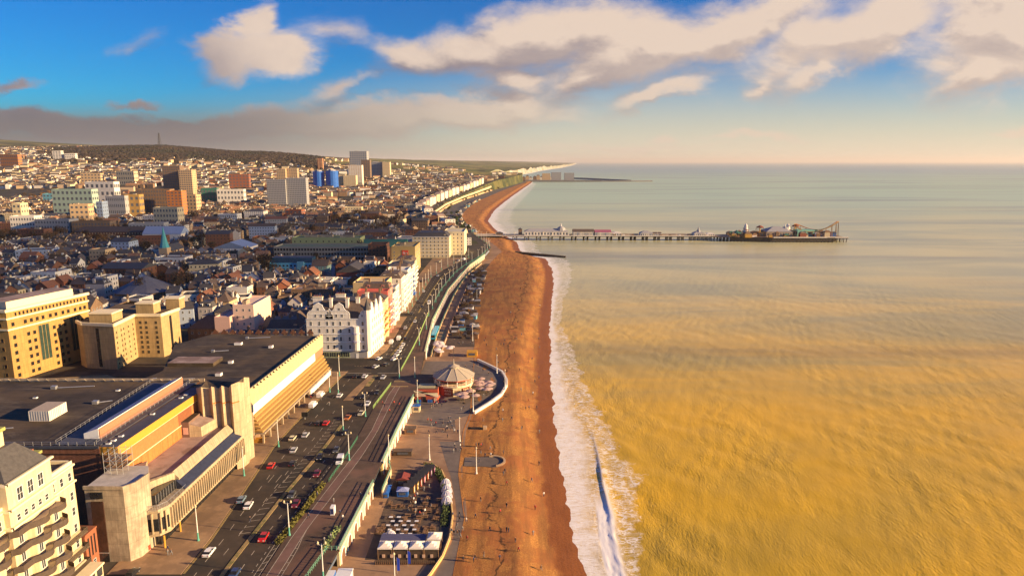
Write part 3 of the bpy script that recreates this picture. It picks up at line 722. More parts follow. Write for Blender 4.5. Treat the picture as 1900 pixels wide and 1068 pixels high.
    for p, q_ in ((P0, P1), (P1, P2)):
        L_ = hypot(q_[0] - p[0], q_[1] - p[1]); d = ((q_[0] - p[0]) / L_, (q_[1] - p[1]) / L_); n = (d[1] * .1, -d[0] * .1); f_ = .12
        A = (p[0] + d[0] * f_, p[1] + d[1] * f_); B = (q_[0] - d[0] * f_, q_[1] - d[1] * f_); a.prism([A, (A[0] + n[0], A[1] + n[1]), (B[0] + n[0], B[1] + n[1]), B], 12.9, 16.3, GLASD)
    a.build("strip_window", r)
    f_ = MB(); f_.box(-.14, .14, -.6, .0, 0, 5.6, CONCL); fm_ = f_.mesh("fin")
    rz = atan2(dy_, dx_)
    for i in range(38): inst(fm_, "fin", r, (*on(.012 + i * .0263, .05), 12.3), rz)
    for p, q_, n_ in ((P0, P1, 2), (P1, P2, 2)):
        for t_ in (.1, .6): inst(fm_, "fin", r, (lerp(p[0], q_[0], t_), lerp(p[1], q_[1], t_), 12.3), atan2(q_[1] - p[1], q_[0] - p[0]))
    a = MB(); a.prism([(-94.3, 160.0), (-90.3, 160.8), on(0, .15), on(1, .15), on(1, -3), on(.0, -3), (-94.3, 163)], 18.5, 18.8, CONC); a.build("ledge", r)
    a = MB(); a.prism([(-94, 162.8), (-92.2, 163.6), (-91.2, 172.5), (-95, 172.5)], 18.8, 21.4, GLASD)
    for i in range(9): x, y = lerp(-92.15, -91.15, i / 8), lerp(163.6, 172.4, i / 8); a.box(x, x + .1, y - .06, y + .06, 18.8, 21.4, METAL)
    a.build("terrace_glazing", r)
    a = MB(); PL = [(-94.1, 160.3), (-90.4, 161.1), on(.0, -.1), on(.2, -.1)]
    for p, q_ in zip(PL, PL[1:]):
        a.bar((*p, 19.9), (*q_, 19.9), .06, METAL)
        for i in range(6): x, y = lerp(p[0], q_[0], i / 6), lerp(p[1], q_[1], i / 6); a.bar((x, y, 18.8), (x, y, 19.9), .04, METAL)
    a.build("balustrade", r)
    a = MB(); strip(a, .19, .985, -2.3, -.1, 18.8, 21, M_("navy_roof", (.03, .035, .06), var=.25, scale=1, rough=.4), zt=[21.2, 19.0, 19.0, 21.2]); a.build("navy_canopy", r)
    a = MB(); a.prism([(-96.6, 168.2), (-92.2, 173.4), (-91.6, 173.2), (-95.6, 167)], 21.2, 23.2, CONCL); strip(a, .21, .99, -3.8, -2.0, 21.0, 23.2, CONCL, zt=[23.2, 21.6, 21.6, 23.2]); a.build("sloping_parapet", r)
    a = MB(); a.prism([(-104.5, 164), (-95.4, 167.0), (-92.2, 173.3), on(.985, -3.9), (-101, 214), (-103.4, 168.2)], 18.8, 22.3, CONC, ROOFP); a.build("terrace_roof", r)
    a = MB(); a.prism([(-103.4, 167.9), (-99.2, 163.4), (-96.8, 168.0), (-101.2, 177.5)], 22.3, 25.8, CONCL, ROOFP, ztop=[25.8, 26.6, 26.2, 24.6]); a.build("plant_room", r)
    a = MB(); a.prism([(-99.6, 199.4), (-96.2, 199.8), (-94.4, 208), (-99.6, 208)], 22.3, 26.2, CONCL, ROOFP, ztop=[26.4, 25.4, 25.4, 26.4]); a.build("plant_room", r)
    a = MB(); a.box(-102.2, -99.6, 199.2, 208, 22.3, 27.2, M_("vent_brown", (.2, .12, .09), var=.1), ROOFD); a.box(-101.5, -100.0, 199.1, 199.2, 23.2, 25.4, PINK); a.build("vent_house", r)
    zig = [(-101.4, 209.6), (-98.4, 206.6), (-96.6, 208.3), (-95.0, 206.4), (-93.4, 208.2), (-91.9, 206.6), (-90.4, 208.4), (-88.9, 206.8), (-87.4, 208.6), (-87.0, 212), (-87.6, 214), (-86.9, 216.5), (-101.4, 217.5)]
    a = MB(); a.prism(zig, 8, 35.5, CONCL, ROOFD, ztop=[34.6, 36, 34.9, 36.3, 35.0, 36.5, 35.2, 36.7, 37.0, 35.8, 36.8, 36.0, 34.8])
    a.build("end_tower", r)
    a = MB()
    for i in range(3, 8): p, q_ = zig[i], zig[i + 1]; a.prism([(p[0] - .02, p[1] - .1), (q_[0] + .1, q_[1] - .1), (q_[0], q_[1] + .05), (p[0], p[1] + .05)], 30.4, 30.8, ORNG)
    a.build("brick_band", r)
hall()

# scaffold on the hall corner
r = thing("scaffold_tower", "metal scaffold tower with boarded lifts standing on the pale roof of the concrete stair tower", "scaffold", (-101, 165, 28))
a = MB(); b2 = MB()
xs = (-103.6, -102, -100.4, -98.9); ys = (162.2, 164.6, 167)
for x in xs:
    for y in ys: a.bar((x, y, 27.8), (x, y, 33.8), .06, METAL)
for z in (29.6, 31.4, 33.2):
    for x in xs: a.bar((x, ys[0], z), (x, ys[-1], z), .05, METAL)
    for y in ys: a.bar((xs[0], y, z), (xs[-1], y, z), .05, METAL)
for z in (29.4, 31.2): b2.box(xs[0], xs[-1], ys[0], ys[-1], z, z + .08, WOOD)
for i in range(3): a.bar((xs[i], ys[0], 28 + i * 2), (xs[i + 1], ys[0], 30 + i * 2), .05, METAL); a.bar((xs[i + 1], ys[0], 28 + i * 2), (xs[i], ys[0], 30 + i * 2), .05, METAL)
a.build("poles", r); b2.build("board", r)

# ------------------------------------------------------------------ cinema block with folded yellow fascia
def cinema():
    r = thing("cinema_block", "long flat-roofed cinema block with folded pale yellow fascia and stepped golden tiers", "building", (-100, 265, 8))
    F0, F1 = (-91.3, 228), (-87.8, 305)
    def on(t_, o_=0.0):
        dx_, dy_ = F1[0] - F0[0], F1[1] - F0[1]; l = hypot(dx_, dy_); return (F0[0] + dx_ * t_ + dy_ / l * o_, F0[1] + dy_ * t_ - dx_ / l * o_)
    def strip(mb, t0, t1, o0, o1, z0, z1, m_, top=None, zt=None):
        mb.prism([on(t0, o0), on(t0, o1), on(t1, o1), on(t1, o0)], z0, z1, m_, top, True, ztop=zt)
    a = MB(); a.prism([(-140, 226), (-95.5, 226.5), on(0, -.3), on(1, -.3), (-139, 309), (-148, 290), (-134, 252)], 8, 27.2, BRNB, ROOFD)
    a.build("wall", r)
    a = MB(); a.prism([(-128, 222), (-100, 222), (-95.5, 226.4), (-134, 226)], 8, 26.0, REDD, ROOFD); a.build("link_roof", r)
    PY = M_("fascia_yellow", (.54, .45, .24), var=.08, scale=.7)
    a = MB(); n = 26
    for i in range(n):      # folded panels: ridge at every half step
        for (t0, o0, t1, o1) in ((i / n, .0, (i + .5) / n, 1.2), ((i + .5) / n, 1.2, (i + 1) / n, 0)):
            A, B = on(t0, o0), on(t1, o1); C_, D_ = on(t1, .55), on(t0, .55)
            a.face([(*D_, 22.2), (*C_, 22.2), (*B, 28.2 - .25 * (o1 > 1)), (*A, 28.2 - .25 * (o0 > 1))], PY)
    a.prism([on(0, -.6), on(0, -.1), on(1, -.1), on(1, -.6)], 27.2, 28.1, PY); a.build("folded_fascia", r)
    a = MB()  # triangular end facets facing the camera
    e0, e1 = (-95.5, 226.3), on(0, .55); mid_ = ((e0[0] + e1[0]) / 2, 225.6)
    a.face([(*e0, 28), (*e0, 22.2), (mid_[0], mid_[1], 27.8)], PY); a.face([(*e0, 22.2), (*e1, 22.2), (mid_[0], mid_[1], 27.8)], MATS["concrete"]); a.face([(*e1, 22.2), (*on(0, 0), 28.2), (mid_[0], mid_[1], 27.8)], PY)
    a.face([(*on(1, 0), 28.2), (*on(1, .55), 22.2), (on(1)[0] - .5, 309, 22.2), (on(1)[0] - .5, 309, 27)], PY)
    a.build("end_facet", r)
    a = MB(); a.prism([(-95.6, 226.2), (-91.0, 227.8), (-91.0, 228.5), (-95.6, 228)], 11, 19.6, CONCL, None, True); a.build("end_wall", r)
    a = MB(); a.prism([(-95.7, 226.0), (-90.9, 227.6), (-90.9, 228.4), (-95.7, 228)], 19.6, 22.1, BLUEP if 0 else M_("navy_panel", (.03, .04, .08), var=.1), None, True); a.build("end_band", r)
    a = MB(); strip(a, 0, .86, -.2, .35, 18.6, 22.0, WPAINT); a.build("white_band", r)
    a = MB(); strip(a, .86, 1, -.2, .3, 18.9, 22.0, MATS["louvre"]); a.build("end_panel", r)
    GOLD = M_("gold_cladding", (.42, .25, .08), var=.15, scale=1.5)
    for k in range(5):
        a = MB(); z = 18.6 - k * 1.35; strip(a, .0, 1.0, -.3, .8 + k * .62, z - 1.25, z - .2, GOLD, None, [z - .2, z - .75, z - .75, z - .2]); a.build("tier", r)
    a = MB(); strip(a, 0, 1, -.5, 4.0, 11.4, 11.8, CONC); a.build("canopy", r)
    a = MB(); strip(a, 0, 1, -3, -1.2, 8, 11.4, GLASD)
    a.build("shopfront", r)
    for i in range(14):
        p = on(i / 13, 3.4); c_ = MB() if i == 0 else None
        if c_: c_.box(-.3, .3, -.3, .3, 0, 3.4, CONCL); cm = c_.mesh("column")
        inst(cm, "column", r, (*p, 8))
    a = MB(); strip(a, .62, .98, 3.9, 4.1, 9.2, 11.3, WPAINT); a.build("banner", r)
    for (x, y, w_, l_) in ((-126, 262, 18, 9), (-110, 246, 2, 2), (-112, 262, 1.6, 1.6), (-104, 285, 1.5, 2), (-120, 290, 3, 2)):
        a = MB(); a.box(x - w_ / 2, x + w_ / 2, y - l_ / 2, y + l_ / 2, 27.2, 28.6 if w_ > 5 else 28.2, ROOFD if w_ > 5 else WPAINT, ROOFP); a.build("plant", r)
    for (x, y, L_) in ((-131, 240, 14), (-120, 300, 10), (-108, 236, 8), (-126, 278, 6)):
        a = MB(); a.bar((x, y, 27.5), (x + L_, y + 1.5, 27.5), .22, METAL, 6); a.box(x - .6, x + .6, y - .5, y + .5, 27.2, 28.1, METAL); a.build("duct", r)
    v = MB()
    for i in range(12): x = -138 + i * 4; v.box(x - 1, x + 1, 309.2, 310, 25.5, 28.3, BRNB); v.face([(x - 1.9, 308.8, 27.2), (x + 1.9, 308.8, 27.2), (x, 308.8, 29.6)], REDD)
    v.build("parapet", r)
cinema()
# ------------------------------------------------------------------ general block builder
EX = [(-185, -60, 90, 340), (-250, -160, 280, 400)]      # ground already built on: x0, x1, y0, y1
LABELS = {}
def roof_on(mb, x0, x1, y0, y1, z, kind, m, h=None, ov=.35, flatm=None):
    w_ = x1 - x0; l = y1 - y0; h = h or min(w_, l) * .38
    X0, X1, Y0, Y1 = x0 - ov, x1 + ov, y0 - ov, y1 + ov
    cx, cy = (x0 + x1) / 2, (y0 + y1) / 2
    if kind == 'gx':     # ridge along x
        a = [(X0, Y0, z), (X1, Y0, z), (X1, cy, z + h), (X0, cy, z + h)]; b_ = [(X1, Y1, z), (X0, Y1, z), (X0, cy, z + h), (X1, cy, z + h)]
        mb.face(a, m); mb.face(b_, m); mb.face([(X0, Y1, z), (X0, Y0, z), (X0, cy, z + h)], m); mb.face([(X1, Y0, z), (X1, Y1, z), (X1, cy, z + h)], m)
    elif kind == 'gy':
        mb.face([(X1, Y0, z), (X1, Y1, z), (cx, Y1, z + h), (cx, Y0, z + h)], m); mb.face([(X0, Y1, z), (X0, Y0, z), (cx, Y0, z + h), (cx, Y1, z + h)], m)
        mb.face([(X0, Y0, z), (X1, Y0, z), (cx, Y0, z + h)], m); mb.face([(X1, Y1, z), (X0, Y1, z), (cx, Y1, z + h)], m)
    elif kind == 'hip':
        d = min(w_, l) / 2
        if w_ >= l: p, q_ = (x0 + d, cy, z + h), (x1 - d, cy, z + h)
        else: p, q_ = (cx, y0 + d, z + h), (cx, y1 - d, z + h)
        if w_ >= l:
            mb.face([(X0, Y0, z), (X1, Y0, z), q_, p], m); mb.face([(X1, Y1, z), (X0, Y1, z), p, q_], m); mb.face([(X1, Y0, z), (X1, Y1, z), q_], m); mb.face([(X0, Y1, z), (X0, Y0, z), p], m)
        else:
            mb.face([(X1, Y0, z), (X1, Y1, z), q_, p], m); mb.face([(X0, Y1, z), (X0, Y0, z), p, q_], m); mb.face([(X0, Y0, z), (X1, Y0, z), p], m); mb.face([(X1, Y1, z), (X0, Y1, z), q_], m)
    elif kind == 'man':
        i = min(w_, l) * .16; hh = h
        A = [(x0, y0), (x1, y0), (x1, y1), (x0, y1)]; B = [(x0 + i, y0 + i), (x1 - i, y0 + i), (x1 - i, y1 - i), (x0 + i, y1 - i)]
        for j in range(4):
            k = (j + 1) % 4; mb.face([(*A[j], z), (*A[k], z), (*B[k], z + hh), (*B[j], z + hh)], m)
        mb.face([(*p, z + hh) for p in B], flatm or m)
    else:                # flat with a parapet
        t_ = .35; pm = flatm or m
        mb.face([(x0, y0, z - .25), (x1, y0, z - .25), (x1, y1, z - .25), (x0, y1, z - .25)], m)
def chimney(mb, x, y, z, m, h=1.8, w_=1.1, l=.7, pots=2):
    mb.box(x - w_ / 2, x + w_ / 2, y - l / 2, y + l / 2, z - 1.5, z + h, m)
    mb.box(x - w_ / 2 - .08, x + w_ / 2 + .08, y - l / 2 - .08, y + l / 2 + .08, z + h, z + h + .15, m)
    for i in range(pots): mb.lathe(x - w_ / 2 + w_ * (i + .5) / pots, y, [(.16, z + h + .15), (.12, z + h + .7)], TILE, 6)
def block(name, label, cat, cx, cy, w_, l, z0, h, wall, roofm, roof='flat', nx=5, ny=5, floors=4, wm=None, rz=0.0, rh=None, chim=0, group=None,
          far=False, glass=None, ww=1.1, wh=1.5, band=None, trim=None, dorm=0, base=None, sides='SE', plant=0, keep=True, parent=None):
    """a building in its own frame: x across, y along; front (-y), sea side (+x)"""
    r = thing(name, label, cat, (cx, cy, z0), group, rz); WL[r.name] = (0, 0, 0)
    x0, x1, y0, y1 = -w_ / 2, w_ / 2, -l / 2, l / 2
    a = MB()
    if far:
        gl = glass or GLASS
        for s_, p, q_, n_ in (('S', (x0, y0), (x1, y0), nx), ('E', (x1, y0), (x1, y1), ny), ('N', (x1, y1), (x0, y1), nx), ('W', (x0, y1), (x0, y0), ny)): a.gridwall(p, q_, 0, h, n_ if s_ in sides else 0, floors, ww, wh, wall, gl, -3)
        if roof == 'flat':
            a.weld(); i = .35; A = [(x0, y0), (x1, y0), (x1, y1), (x0, y1)]; B = [(x0 + i, y0 + i), (x1 - i, y0 + i), (x1 - i, y1 - i), (x0 + i, y1 - i)]
            for j in range(4):
                k = (j + 1) % 4; a.face([(*A[j], h), (*A[k], h), (*A[k], h + .9), (*A[j], h + .9)], wall); a.face([(*A[j], h + .9), (*A[k], h + .9), (*B[k], h + .9), (*B[j], h + .9)], wall); a.face([(*B[j], h + .9), (*B[k], h + .9), (*B[k], h - .3), (*B[j], h - .3)], wall)
        a.weld()
    else: a.prism([(x0, y0), (x1, y0), (x1, y1), (x0, y1)], -3, h, wall)
    if roof == 'flat' and not far:
        for (q0, q1, s0, s1) in ((x0, x1, y0, y0 + .35), (x0, x1, y1 - .35, y1), (x0, x0 + .35, y0 + .35, y1 - .35), (x1 - .35, x1, y0 + .35, y1 - .35)): a.box(q0, q1, s0, s1, h, h + .9, wall)
    if band:
        for z in [h * (k + 1) / floors for k in range(floors)]: a.box(x0 - .12, x1 + .12, y0 - .12, y0, z - .35, z, band); a.box(x1, x1 + .12, y0, y1, z - .35, z, band)
    fh = h / floors
    for fl in range(0 if far else floors):
        z = fl * fh + fh * .28
        for t_ in fr(nx, .03, .97):
            for s in sides:
                if s == 'S': p = (x0 + w_ * t_, y0, 0)
                elif s == 'N': p = (x0 + w_ * t_, y1, pi)
                else: continue
                inst(wm, "window", r, (p[0], p[1], z), p[2])
        for t_ in fr(ny, .03, .97):
            for s in sides:
                if s == 'E': p = (x1, y0 + l * t_, pi / 2)
                elif s == 'W': p = (x0, y0 + l * t_, -pi / 2)
                else: continue
                inst(wm, "window", r, (p[0], p[1], z), p[2])
    a.build("wall", r)
    b_ = MB(); roof_on(b_, x0, x1, y0, y1, h, roof, roofm, rh); ro = b_.build("roof", r)
    hh = (rh or min(w_, l) * .38)
    for i in range(dorm):
        t_ = (i + .5) / dorm
        for side in 'SE':
            d = MB(); n_ = min(w_, l)
            if side == 'S': xx_, yy_ = x0 + w_ * t_, y0 + .15 * n_; d.box(xx_ - .8, xx_ + .8, yy_ - .8, yy_ + 1.2, h + .3, h + 2.3, trim or wall, SLATE); d.box(xx_ - .5, xx_ + .5, yy_ - .86, yy_ - .78, h + .7, h + 1.9, GLASS)
            else: xx_, yy_ = x1 - .15 * n_, y0 + l * t_; d.box(xx_ - 1.2, xx_ + .8, yy_ - .8, yy_ + .8, h + .3, h + 2.3, trim or wall, SLATE); d.box(xx_ + .78, xx_ + .86, yy_ - .5, yy_ + .5, h + .7, h + 1.9, GLASS)
            d.build("dormer", r)
    for i in range(chim):
        c_ = MB(); xx_, yy_ = (x0 + w_ * (i + .5) / chim, 0) if w_ > l else (0, y0 + l * (i + .5) / chim)
        chimney(c_, xx_, yy_, h + (hh if roof != 'flat' else .5), BRNB); c_.build("chimney", ro)
    for i in range(plant):
        c_ = MB(); xx_, yy_ = R.uniform(x0 * .6, x1 * .6), R.uniform(y0 * .6, y1 * .6); c_.box(xx_ - w_ * .1, xx_ + w_ * .1, yy_ - l * .1, yy_ + l * .1, h - .2, h + 2.2, CONC, ROOFD); c_.build("plant_room", r)
    if keep:
        e = max(w_, l) / 2 + 3 if rz else 0
        fp = (0 if not far and w_ < 20 else 16 if cy > 480 else 4); EX.append((cx - (e or w_ / 2 + 3), cx + (e or w_ / 2 + 3), cy - (e or l / 2 + 3) - fp, cy + (e or l / 2 + 3)))
    return r

# ------------------------------------------------------------------ yellow brick office, far left
def office():
    r = thing("office_block", "tall yellow brick office block with dark glass strips, at the far left behind the hall", "office block", (-232, 318, 8))
    A, B = (-225.5, 297), (-214.5, 338)
    dx_, dy_ = B[0] - A[0], B[1] - A[1]; L = hypot(dx_, dy_); n = (dy_ / L, -dx_ / L)
    def on(t_, o_=0.): return (A[0] + dx_ * t_ + n[0] * o_, A[1] + dy_ * t_ + n[1] * o_)
    a = MB(); a.prism([(-275, 303), A, B, (-270, 345)], 8, 40, YELL, ROOFD); a.build("wall", r)
    a = MB(); a.prism([(-275.6, 302.6), on(-.012, .5), on(1.01, .5), on(1.01, .02), on(-.001, .05), (-275.2, 303)], 36.6, 37.3, CREAMD); a.prism([(-275.6, 302.6), on(-.012, .5), on(1.01, .5), on(1.01, .02), on(-.001, .05), (-275.2, 303)], 31.6, 32.3, CREAMD)
    a.prism([on(-.02, .7), on(1.02, .7), on(1.02, -.5), on(-.02, -.5)], 40, 41.2, CREAMD); a.prism([(-275.6, 302.2), on(-.02, .7), on(-.002, -.5), (-275.6, 303)], 40.01, 41.2, CREAMD); a.build("cornice", r)
    a = MB(); a.prism([on(.05, -2), on(.86, -2), on(.86, -14), on(.05, -14)], 40, 44.2, M_("roof_screen", (.72, .60, .42), var=.05), ROOFP); a.build("roof_screen", r)
    for t0 in (.40, .80):
        a = MB(); p = on(t0 - .065, .12), on(t0 + .065, .12), on(t0 + .065, -.5), on(t0 - .065, -.5); a.prism(list(p), 14, 30.6, M_("green_glass", (.035, .06, .05), rough=.2, var=.3, scale=.6))
        for k in range(4): q0 = on(t0 - .065 + .043 * k, .16); q1 = on(t0 - .061 + .043 * k, .16); a.prism([q0, q1, on(t0 - .061 + .043 * k, .1), on(t0 - .065 + .043 * k, .1)], 14, 30.6, YELL)
        a.build("glass_strip", r)
    for z in (9.5, 13, 16.5, 20, 23.5, 27.2): wall_wins(r, A, B, z, (.06, .22, .29, .53, .60, .67, .90, .96), W_YEL)
    wall_wins(r, A, B, 33.2, (.06, .2, .27, .34, .41, .5, .57, .66, .73, .82, .89, .95), W_YEL); wall_wins(r, A, B, 37.4 if 0 else 37.6, (), W_YEL)
    wall_wins(r, A, B, 37.6, fr(20, .08, .98), win_mesh("narrow_window", .9, 1.5, YELL, GLASD, (0, 0)))
    wall_wins(r, (-275, 303), A, [10, 14, 18, 22, 26, 33, 37.4], fr(9, .02, .98), W_YEL)
office(); EX.append((-280, -210, 290, 350))

# ------------------------------------------------------------------ beige stepped hotel
def stepped():
    r = thing("stepped_hotel", "beige zigzag-fronted hotel with rows of small square windows, right of the yellow office block", "hotel", (-200, 325, 8))
    c = [G(142, 596, 30), G(152, 600, 30), G(210, 602.6, 30), G(249, 584, 30), G(297.5, 584, 30), G(331.6, 572.4, 30)]
    back = [(c[5][0] - 6, c[5][1] + 12), (c[0][0] - 6, c[5][1] + 16)]
    a = MB(); a.prism(list(c) + back, 8, 29.2, BEIGE, ROOFD); a.build("wall", r)
    a = MB()
    for p, q_ in zip(c, c[1:]):
        L = hypot(q_[0] - p[0], q_[1] - p[1]); d = ((q_[0] - p[0]) / L, (q_[1] - p[1]) / L); n = (d[1], -d[0])
        a.prism([(p[0] + n[0] * .5 - d[0] * .3, p[1] + n[1] * .5 - d[1] * .3), (q_[0] + n[0] * .5 + d[0] * .3, q_[1] + n[1] * .5 + d[1] * .3), (q_[0] - n[0] * .4, q_[1] - n[1] * .4), (p[0] - n[0] * .4, p[1] - n[1] * .4)], 29.2, 30.6, CREAMD)
    a.build("cornice", r)
    rows_ = [10 + 2.55 * k for k in range(7)]
    wall_wins(r, c[2], c[3], rows_, (.1, .32, .44, .66, .88), win_mesh("hotel_window", .9, 1.1, BEIGE, GLASD, (0, 0)))
    wall_wins(r, c[3], c[4], rows_, (.2, .42, .8), W_SQ)
    a = MB()
    for p, q_, t0, t1 in ((c[1], c[2], .42, .52), (c[4], c[5], .44, .56)):
        d = (q_[0] - p[0], q_[1] - p[1]); L = hypot(*d); n = (d[1] / L * .08, -d[0] / L * .08)
        a = MB(); a.prism([(p[0] + d[0] * t0 + n[0], p[1] + d[1] * t0 + n[1]), (p[0] + d[0] * t1 + n[0], p[1] + d[1] * t1 + n[1]), (p[0] + d[0] * t1 - n[0], p[1] + d[1] * t1 - n[1]), (p[0] + d[0] * t0 - n[0], p[1] + d[1] * t0 - n[1])], 9, 28, GLASD); a.build("stair_window", r)
    for (x, y, w_, l_, h_) in ((c[1][0] + 7, c[1][1] + 8, 11, 9, 4.6), (c[3][0] + 2, c[3][1] + 10, 9, 7, 5), (c[5][0] - 4, c[5][1] + 5, 7, 6, 5.5)):
        a = MB(); a.box(x - w_ / 2, x + w_ / 2, y - l_ / 2, y + l_ / 2, 29.2, 29.2 + h_, BEIGE, CREAMD); a.box(x - w_ / 2 - .3, x + w_ / 2 + .3, y - l_ / 2 - .3, y + l_ / 2 + .3, 29.2 + h_, 29.8 + h_, CREAMD); a.build("plant_room", r)
stepped(); EX.append((-225, -160, 300, 365))

# low roofs behind the hall
r = thing("car_park_deck", "low ochre flat-roofed deck between the hall roof and the beige stepped hotel", "car park", (-170, 250, 8))
a = MB(); a.prism([(-196, 228), (-138, 226), (-150, 268), (-176, 285), (-200, 280)], 8, 15, BRNB, M_("ochre_roof", (.26, .17, .07), var=.25, scale=.2)); a.build("deck", r)
a = MB(); a.prism([(-176, 232), (-172, 232), (-160, 272), (-164, 274)], 15, 16.4, CREAM); a.prism([(-196, 226.6), (-138, 225), (-138, 226), (-196, 227.8)], 15, 16.2, SAND); a.build("parapet", r)
a = MB(); a.prism([(-199, 252), (-184, 246), (-178, 262), (-190, 272)], 15, 15.9, ORNG, ROOFD); a.build("stair_head", r)
block("brick_terrace", "orange-lit brick low building at the far left edge, below the yellow office", "building", -226, 262, 14, 22, 8, 10, ORNG, SLATB, 'gx', 4, 4, 3, wm=W_SMALL, rz=.1, chim=2)

# ------------------------------------------------------------------ white gabled seafront hotel
def gabled():
    r = thing("gabled_hotel", "tall white hotel with shaped gables and dark slate roof, on the corner beyond the cinema", "hotel", (-85, 345, 8))
    F = 334.6; x0, x1 = -103.5, -73.2; top = 28.4
    E_ = [(x1, F + .0), (x1 + 1.0, F + 1.6), (-69.9, 362), (-101, 364)]
    a = MB(); a.prism([(x0, F)] + E_, 8, top, WHITE); a.build("wall", r)
    a = MB(); a.prism([(x0 - .1, F - .35), (x1 + .2, F - .35), (x1 + .2, F - .02), (x0 - .1, F - .02)], 11.8, 12.2, WPAINT)
    for z in (16.2, 20.4, 24.6, 28.2): a.prism([(x0 - .1, F - .22), (x1 + .2, F - .22), (x1 + 1.25, F + 1.5), (-69.6, 362), (-69.92, 362), (x1 + 1.0, F + 1.62), (x1, F - .01), (x0 - .1, F - .01)], z, z + .3, WPAINT)
    a.build("string_course", r)
    a = MB(); a.box(x0 + .1, x1 - .2, F - .14, F + .1, 8.1, 11.7, M_("grey_plinth", (.30, .29, .30), var=.1)); a.build("plinth", r)
    for x in (-98, -94.5, -91, -87.5, -84): inst(W_SHOP, "window", r, (x, F - .14, 8.6), 0)
    inst(DOORW, "door", r, (-78.5, F - .16, 8), 0)
    cols_ = (-101.2, -97, -93, -90, -86.4, -82, -75.2)
    wall_wins(r, (x0, F), (x1, F), [12.9, 17.1, 21.3, 25.0], [(x - x0) / (x1 - x0) for x in cols_], W_SASH)
    wall_wins(r, (x1 + 1.0, F + 1.6), (-69.9, 362), [9, 12.9, 17.1, 21.3, 25.0], fr(7), W_SASH)
    bay = MB(); bay.lathe(-78.6, F - .1, [(1.7, 12.2), (1.7, 24.6)], WHITE, 10); o = bay.build("bay", r)
    bl = MB()
    for z in (16.4, 20.6): bl.lathe(-78.6, F - .2, [(2.1, z), (2.1, z + .9)], M_("lilac_panel", (.45, .43, .55), var=.1), 10)
    bl.build("balcony", o)
    def gable(cx, w_, z, h_, par, rz=0):  # stepped and curved Dutch gable, facing -y
        pr = [(-w_ / 2, 0), (-w_ / 2, h_ * .28), (-w_ * .46, h_ * .42), (-w_ * .33, h_ * .5), (-w_ * .25, h_ * .62), (-w_ * .2, h_ * .78), (-w_ * .21, h_ * .82), (0, h_)]
        out = pr + [(-x, zz) for x, zz in reversed(pr[:-1])]
        g_ = MB(); n = len(out)
        g_.face([(x, -.25, zz) for x, zz in reversed(out)][::-1], WHITE); g_.face([(x, .25, zz) for x, zz in out][::-1], WHITE)
        for i in range(n): p, q_ = out[i], out[(i + 1) % n]; g_.face([(p[0], -.3, p[1]), (p[0], .3, p[1]), (q_[0], .3, q_[1]), (q_[0], -.3, q_[1])], WPAINT)
        for zz in (h_ * .28, h_ * .5): g_.box(-w_ * .4, w_ * .4, -.4, -.24, zz, zz + .2, WPAINT)
        o = inst(g_.mesh("gable"), "gable", par, (*cx, z), rz)
        return o
    for cx, w_, h_, nw in ((-97.2, 11.2, 8.4, 2), (-81.5 - 5.2, 10.4, 8.4, 2), (-91.9 + .15, 3.8, 5.2, 0), (-75.3, 3.4, 4.2, 0)):
        if cx == -91.75: pass
        o = gable((cx, F), w_, 28.4, h_, r)
        for dx_ in ((-1.6, 1.6) if nw else (0,)): inst(W_SMALL, "window", o, (cx + dx_ * .9, F - .26, 29.4), 0)
        if nw: inst(W_DORM, "window", o, (cx, F - .26, 32.9 - .2), 0)
    for y in (341, 349, 357):
        xe = lerp(x1 + 1.0, -69.9, (y - 336) / 26); o = gable((xe, y), 6.2, 28.4, 7.6, r, pi / 2 - .12)
    ro = MB(); I = 4.5; zr = 36
    P = [(x0 + .4, F + .5), (x1 + .4, F + 1.2), (-70.6, 361.5), (-100.6, 363.5)]; Q = [(x0 + 6, F + 9), (x1 - 6, F + 9), (-77, 354), (-95, 356)]
    for i in range(4): j = (i + 1) % 4; ro.face([(*P[i], top), (*P[j], top), (*Q[j], zr), (*Q[i], zr)], SLATB)
    ro.face([(*q_, zr) for q_ in Q], SLATE); ro = ro.build("roof", r)
    for (x, y, w_, l_) in ((-100, 345, 8, 2.2), (-92.3, 341, 2.4, 3), (-84, 341, 2.6, 3), (-79, 343, 3, 2.4), (-90, 352, 8, 2.2), (-77, 356, 2.4, 4)):
        c_ = MB(); w_ *= .6; l_ *= .6; c_.box(x - w_ / 2, x + w_ / 2, y - l_ / 2, y + l_ / 2, 29, 37.4, WHITE); c_.box(x - w_ / 2 - .2, x + w_ / 2 + .2, y - l_ / 2 - .2, y + l_ / 2 + .2, 37.4, 37.8, CREAMD)
        for i in range(int(w_ // .9)): c_.lathe(x - w_ / 2 + .5 + i * .9, y, [(.2, 37.8), (.16, 38.6)], TILE, 6)
        c_.build("chimney", ro)
    t_ = MB(); t_.lathe(x1 + .4, F + .8, [(1.9, 12), (1.9, 32.5), (2.2, 32.6), (2.2, 33)], WHITE, 8); t_.lathe(x1 + .4, F + .8, [(2.1, 33), (1.2, 35.2), (.1, 38.6)], SLATE, 8); t_.build("turret", r)
gabled(); EX.append((-108, -60, 325, 368))

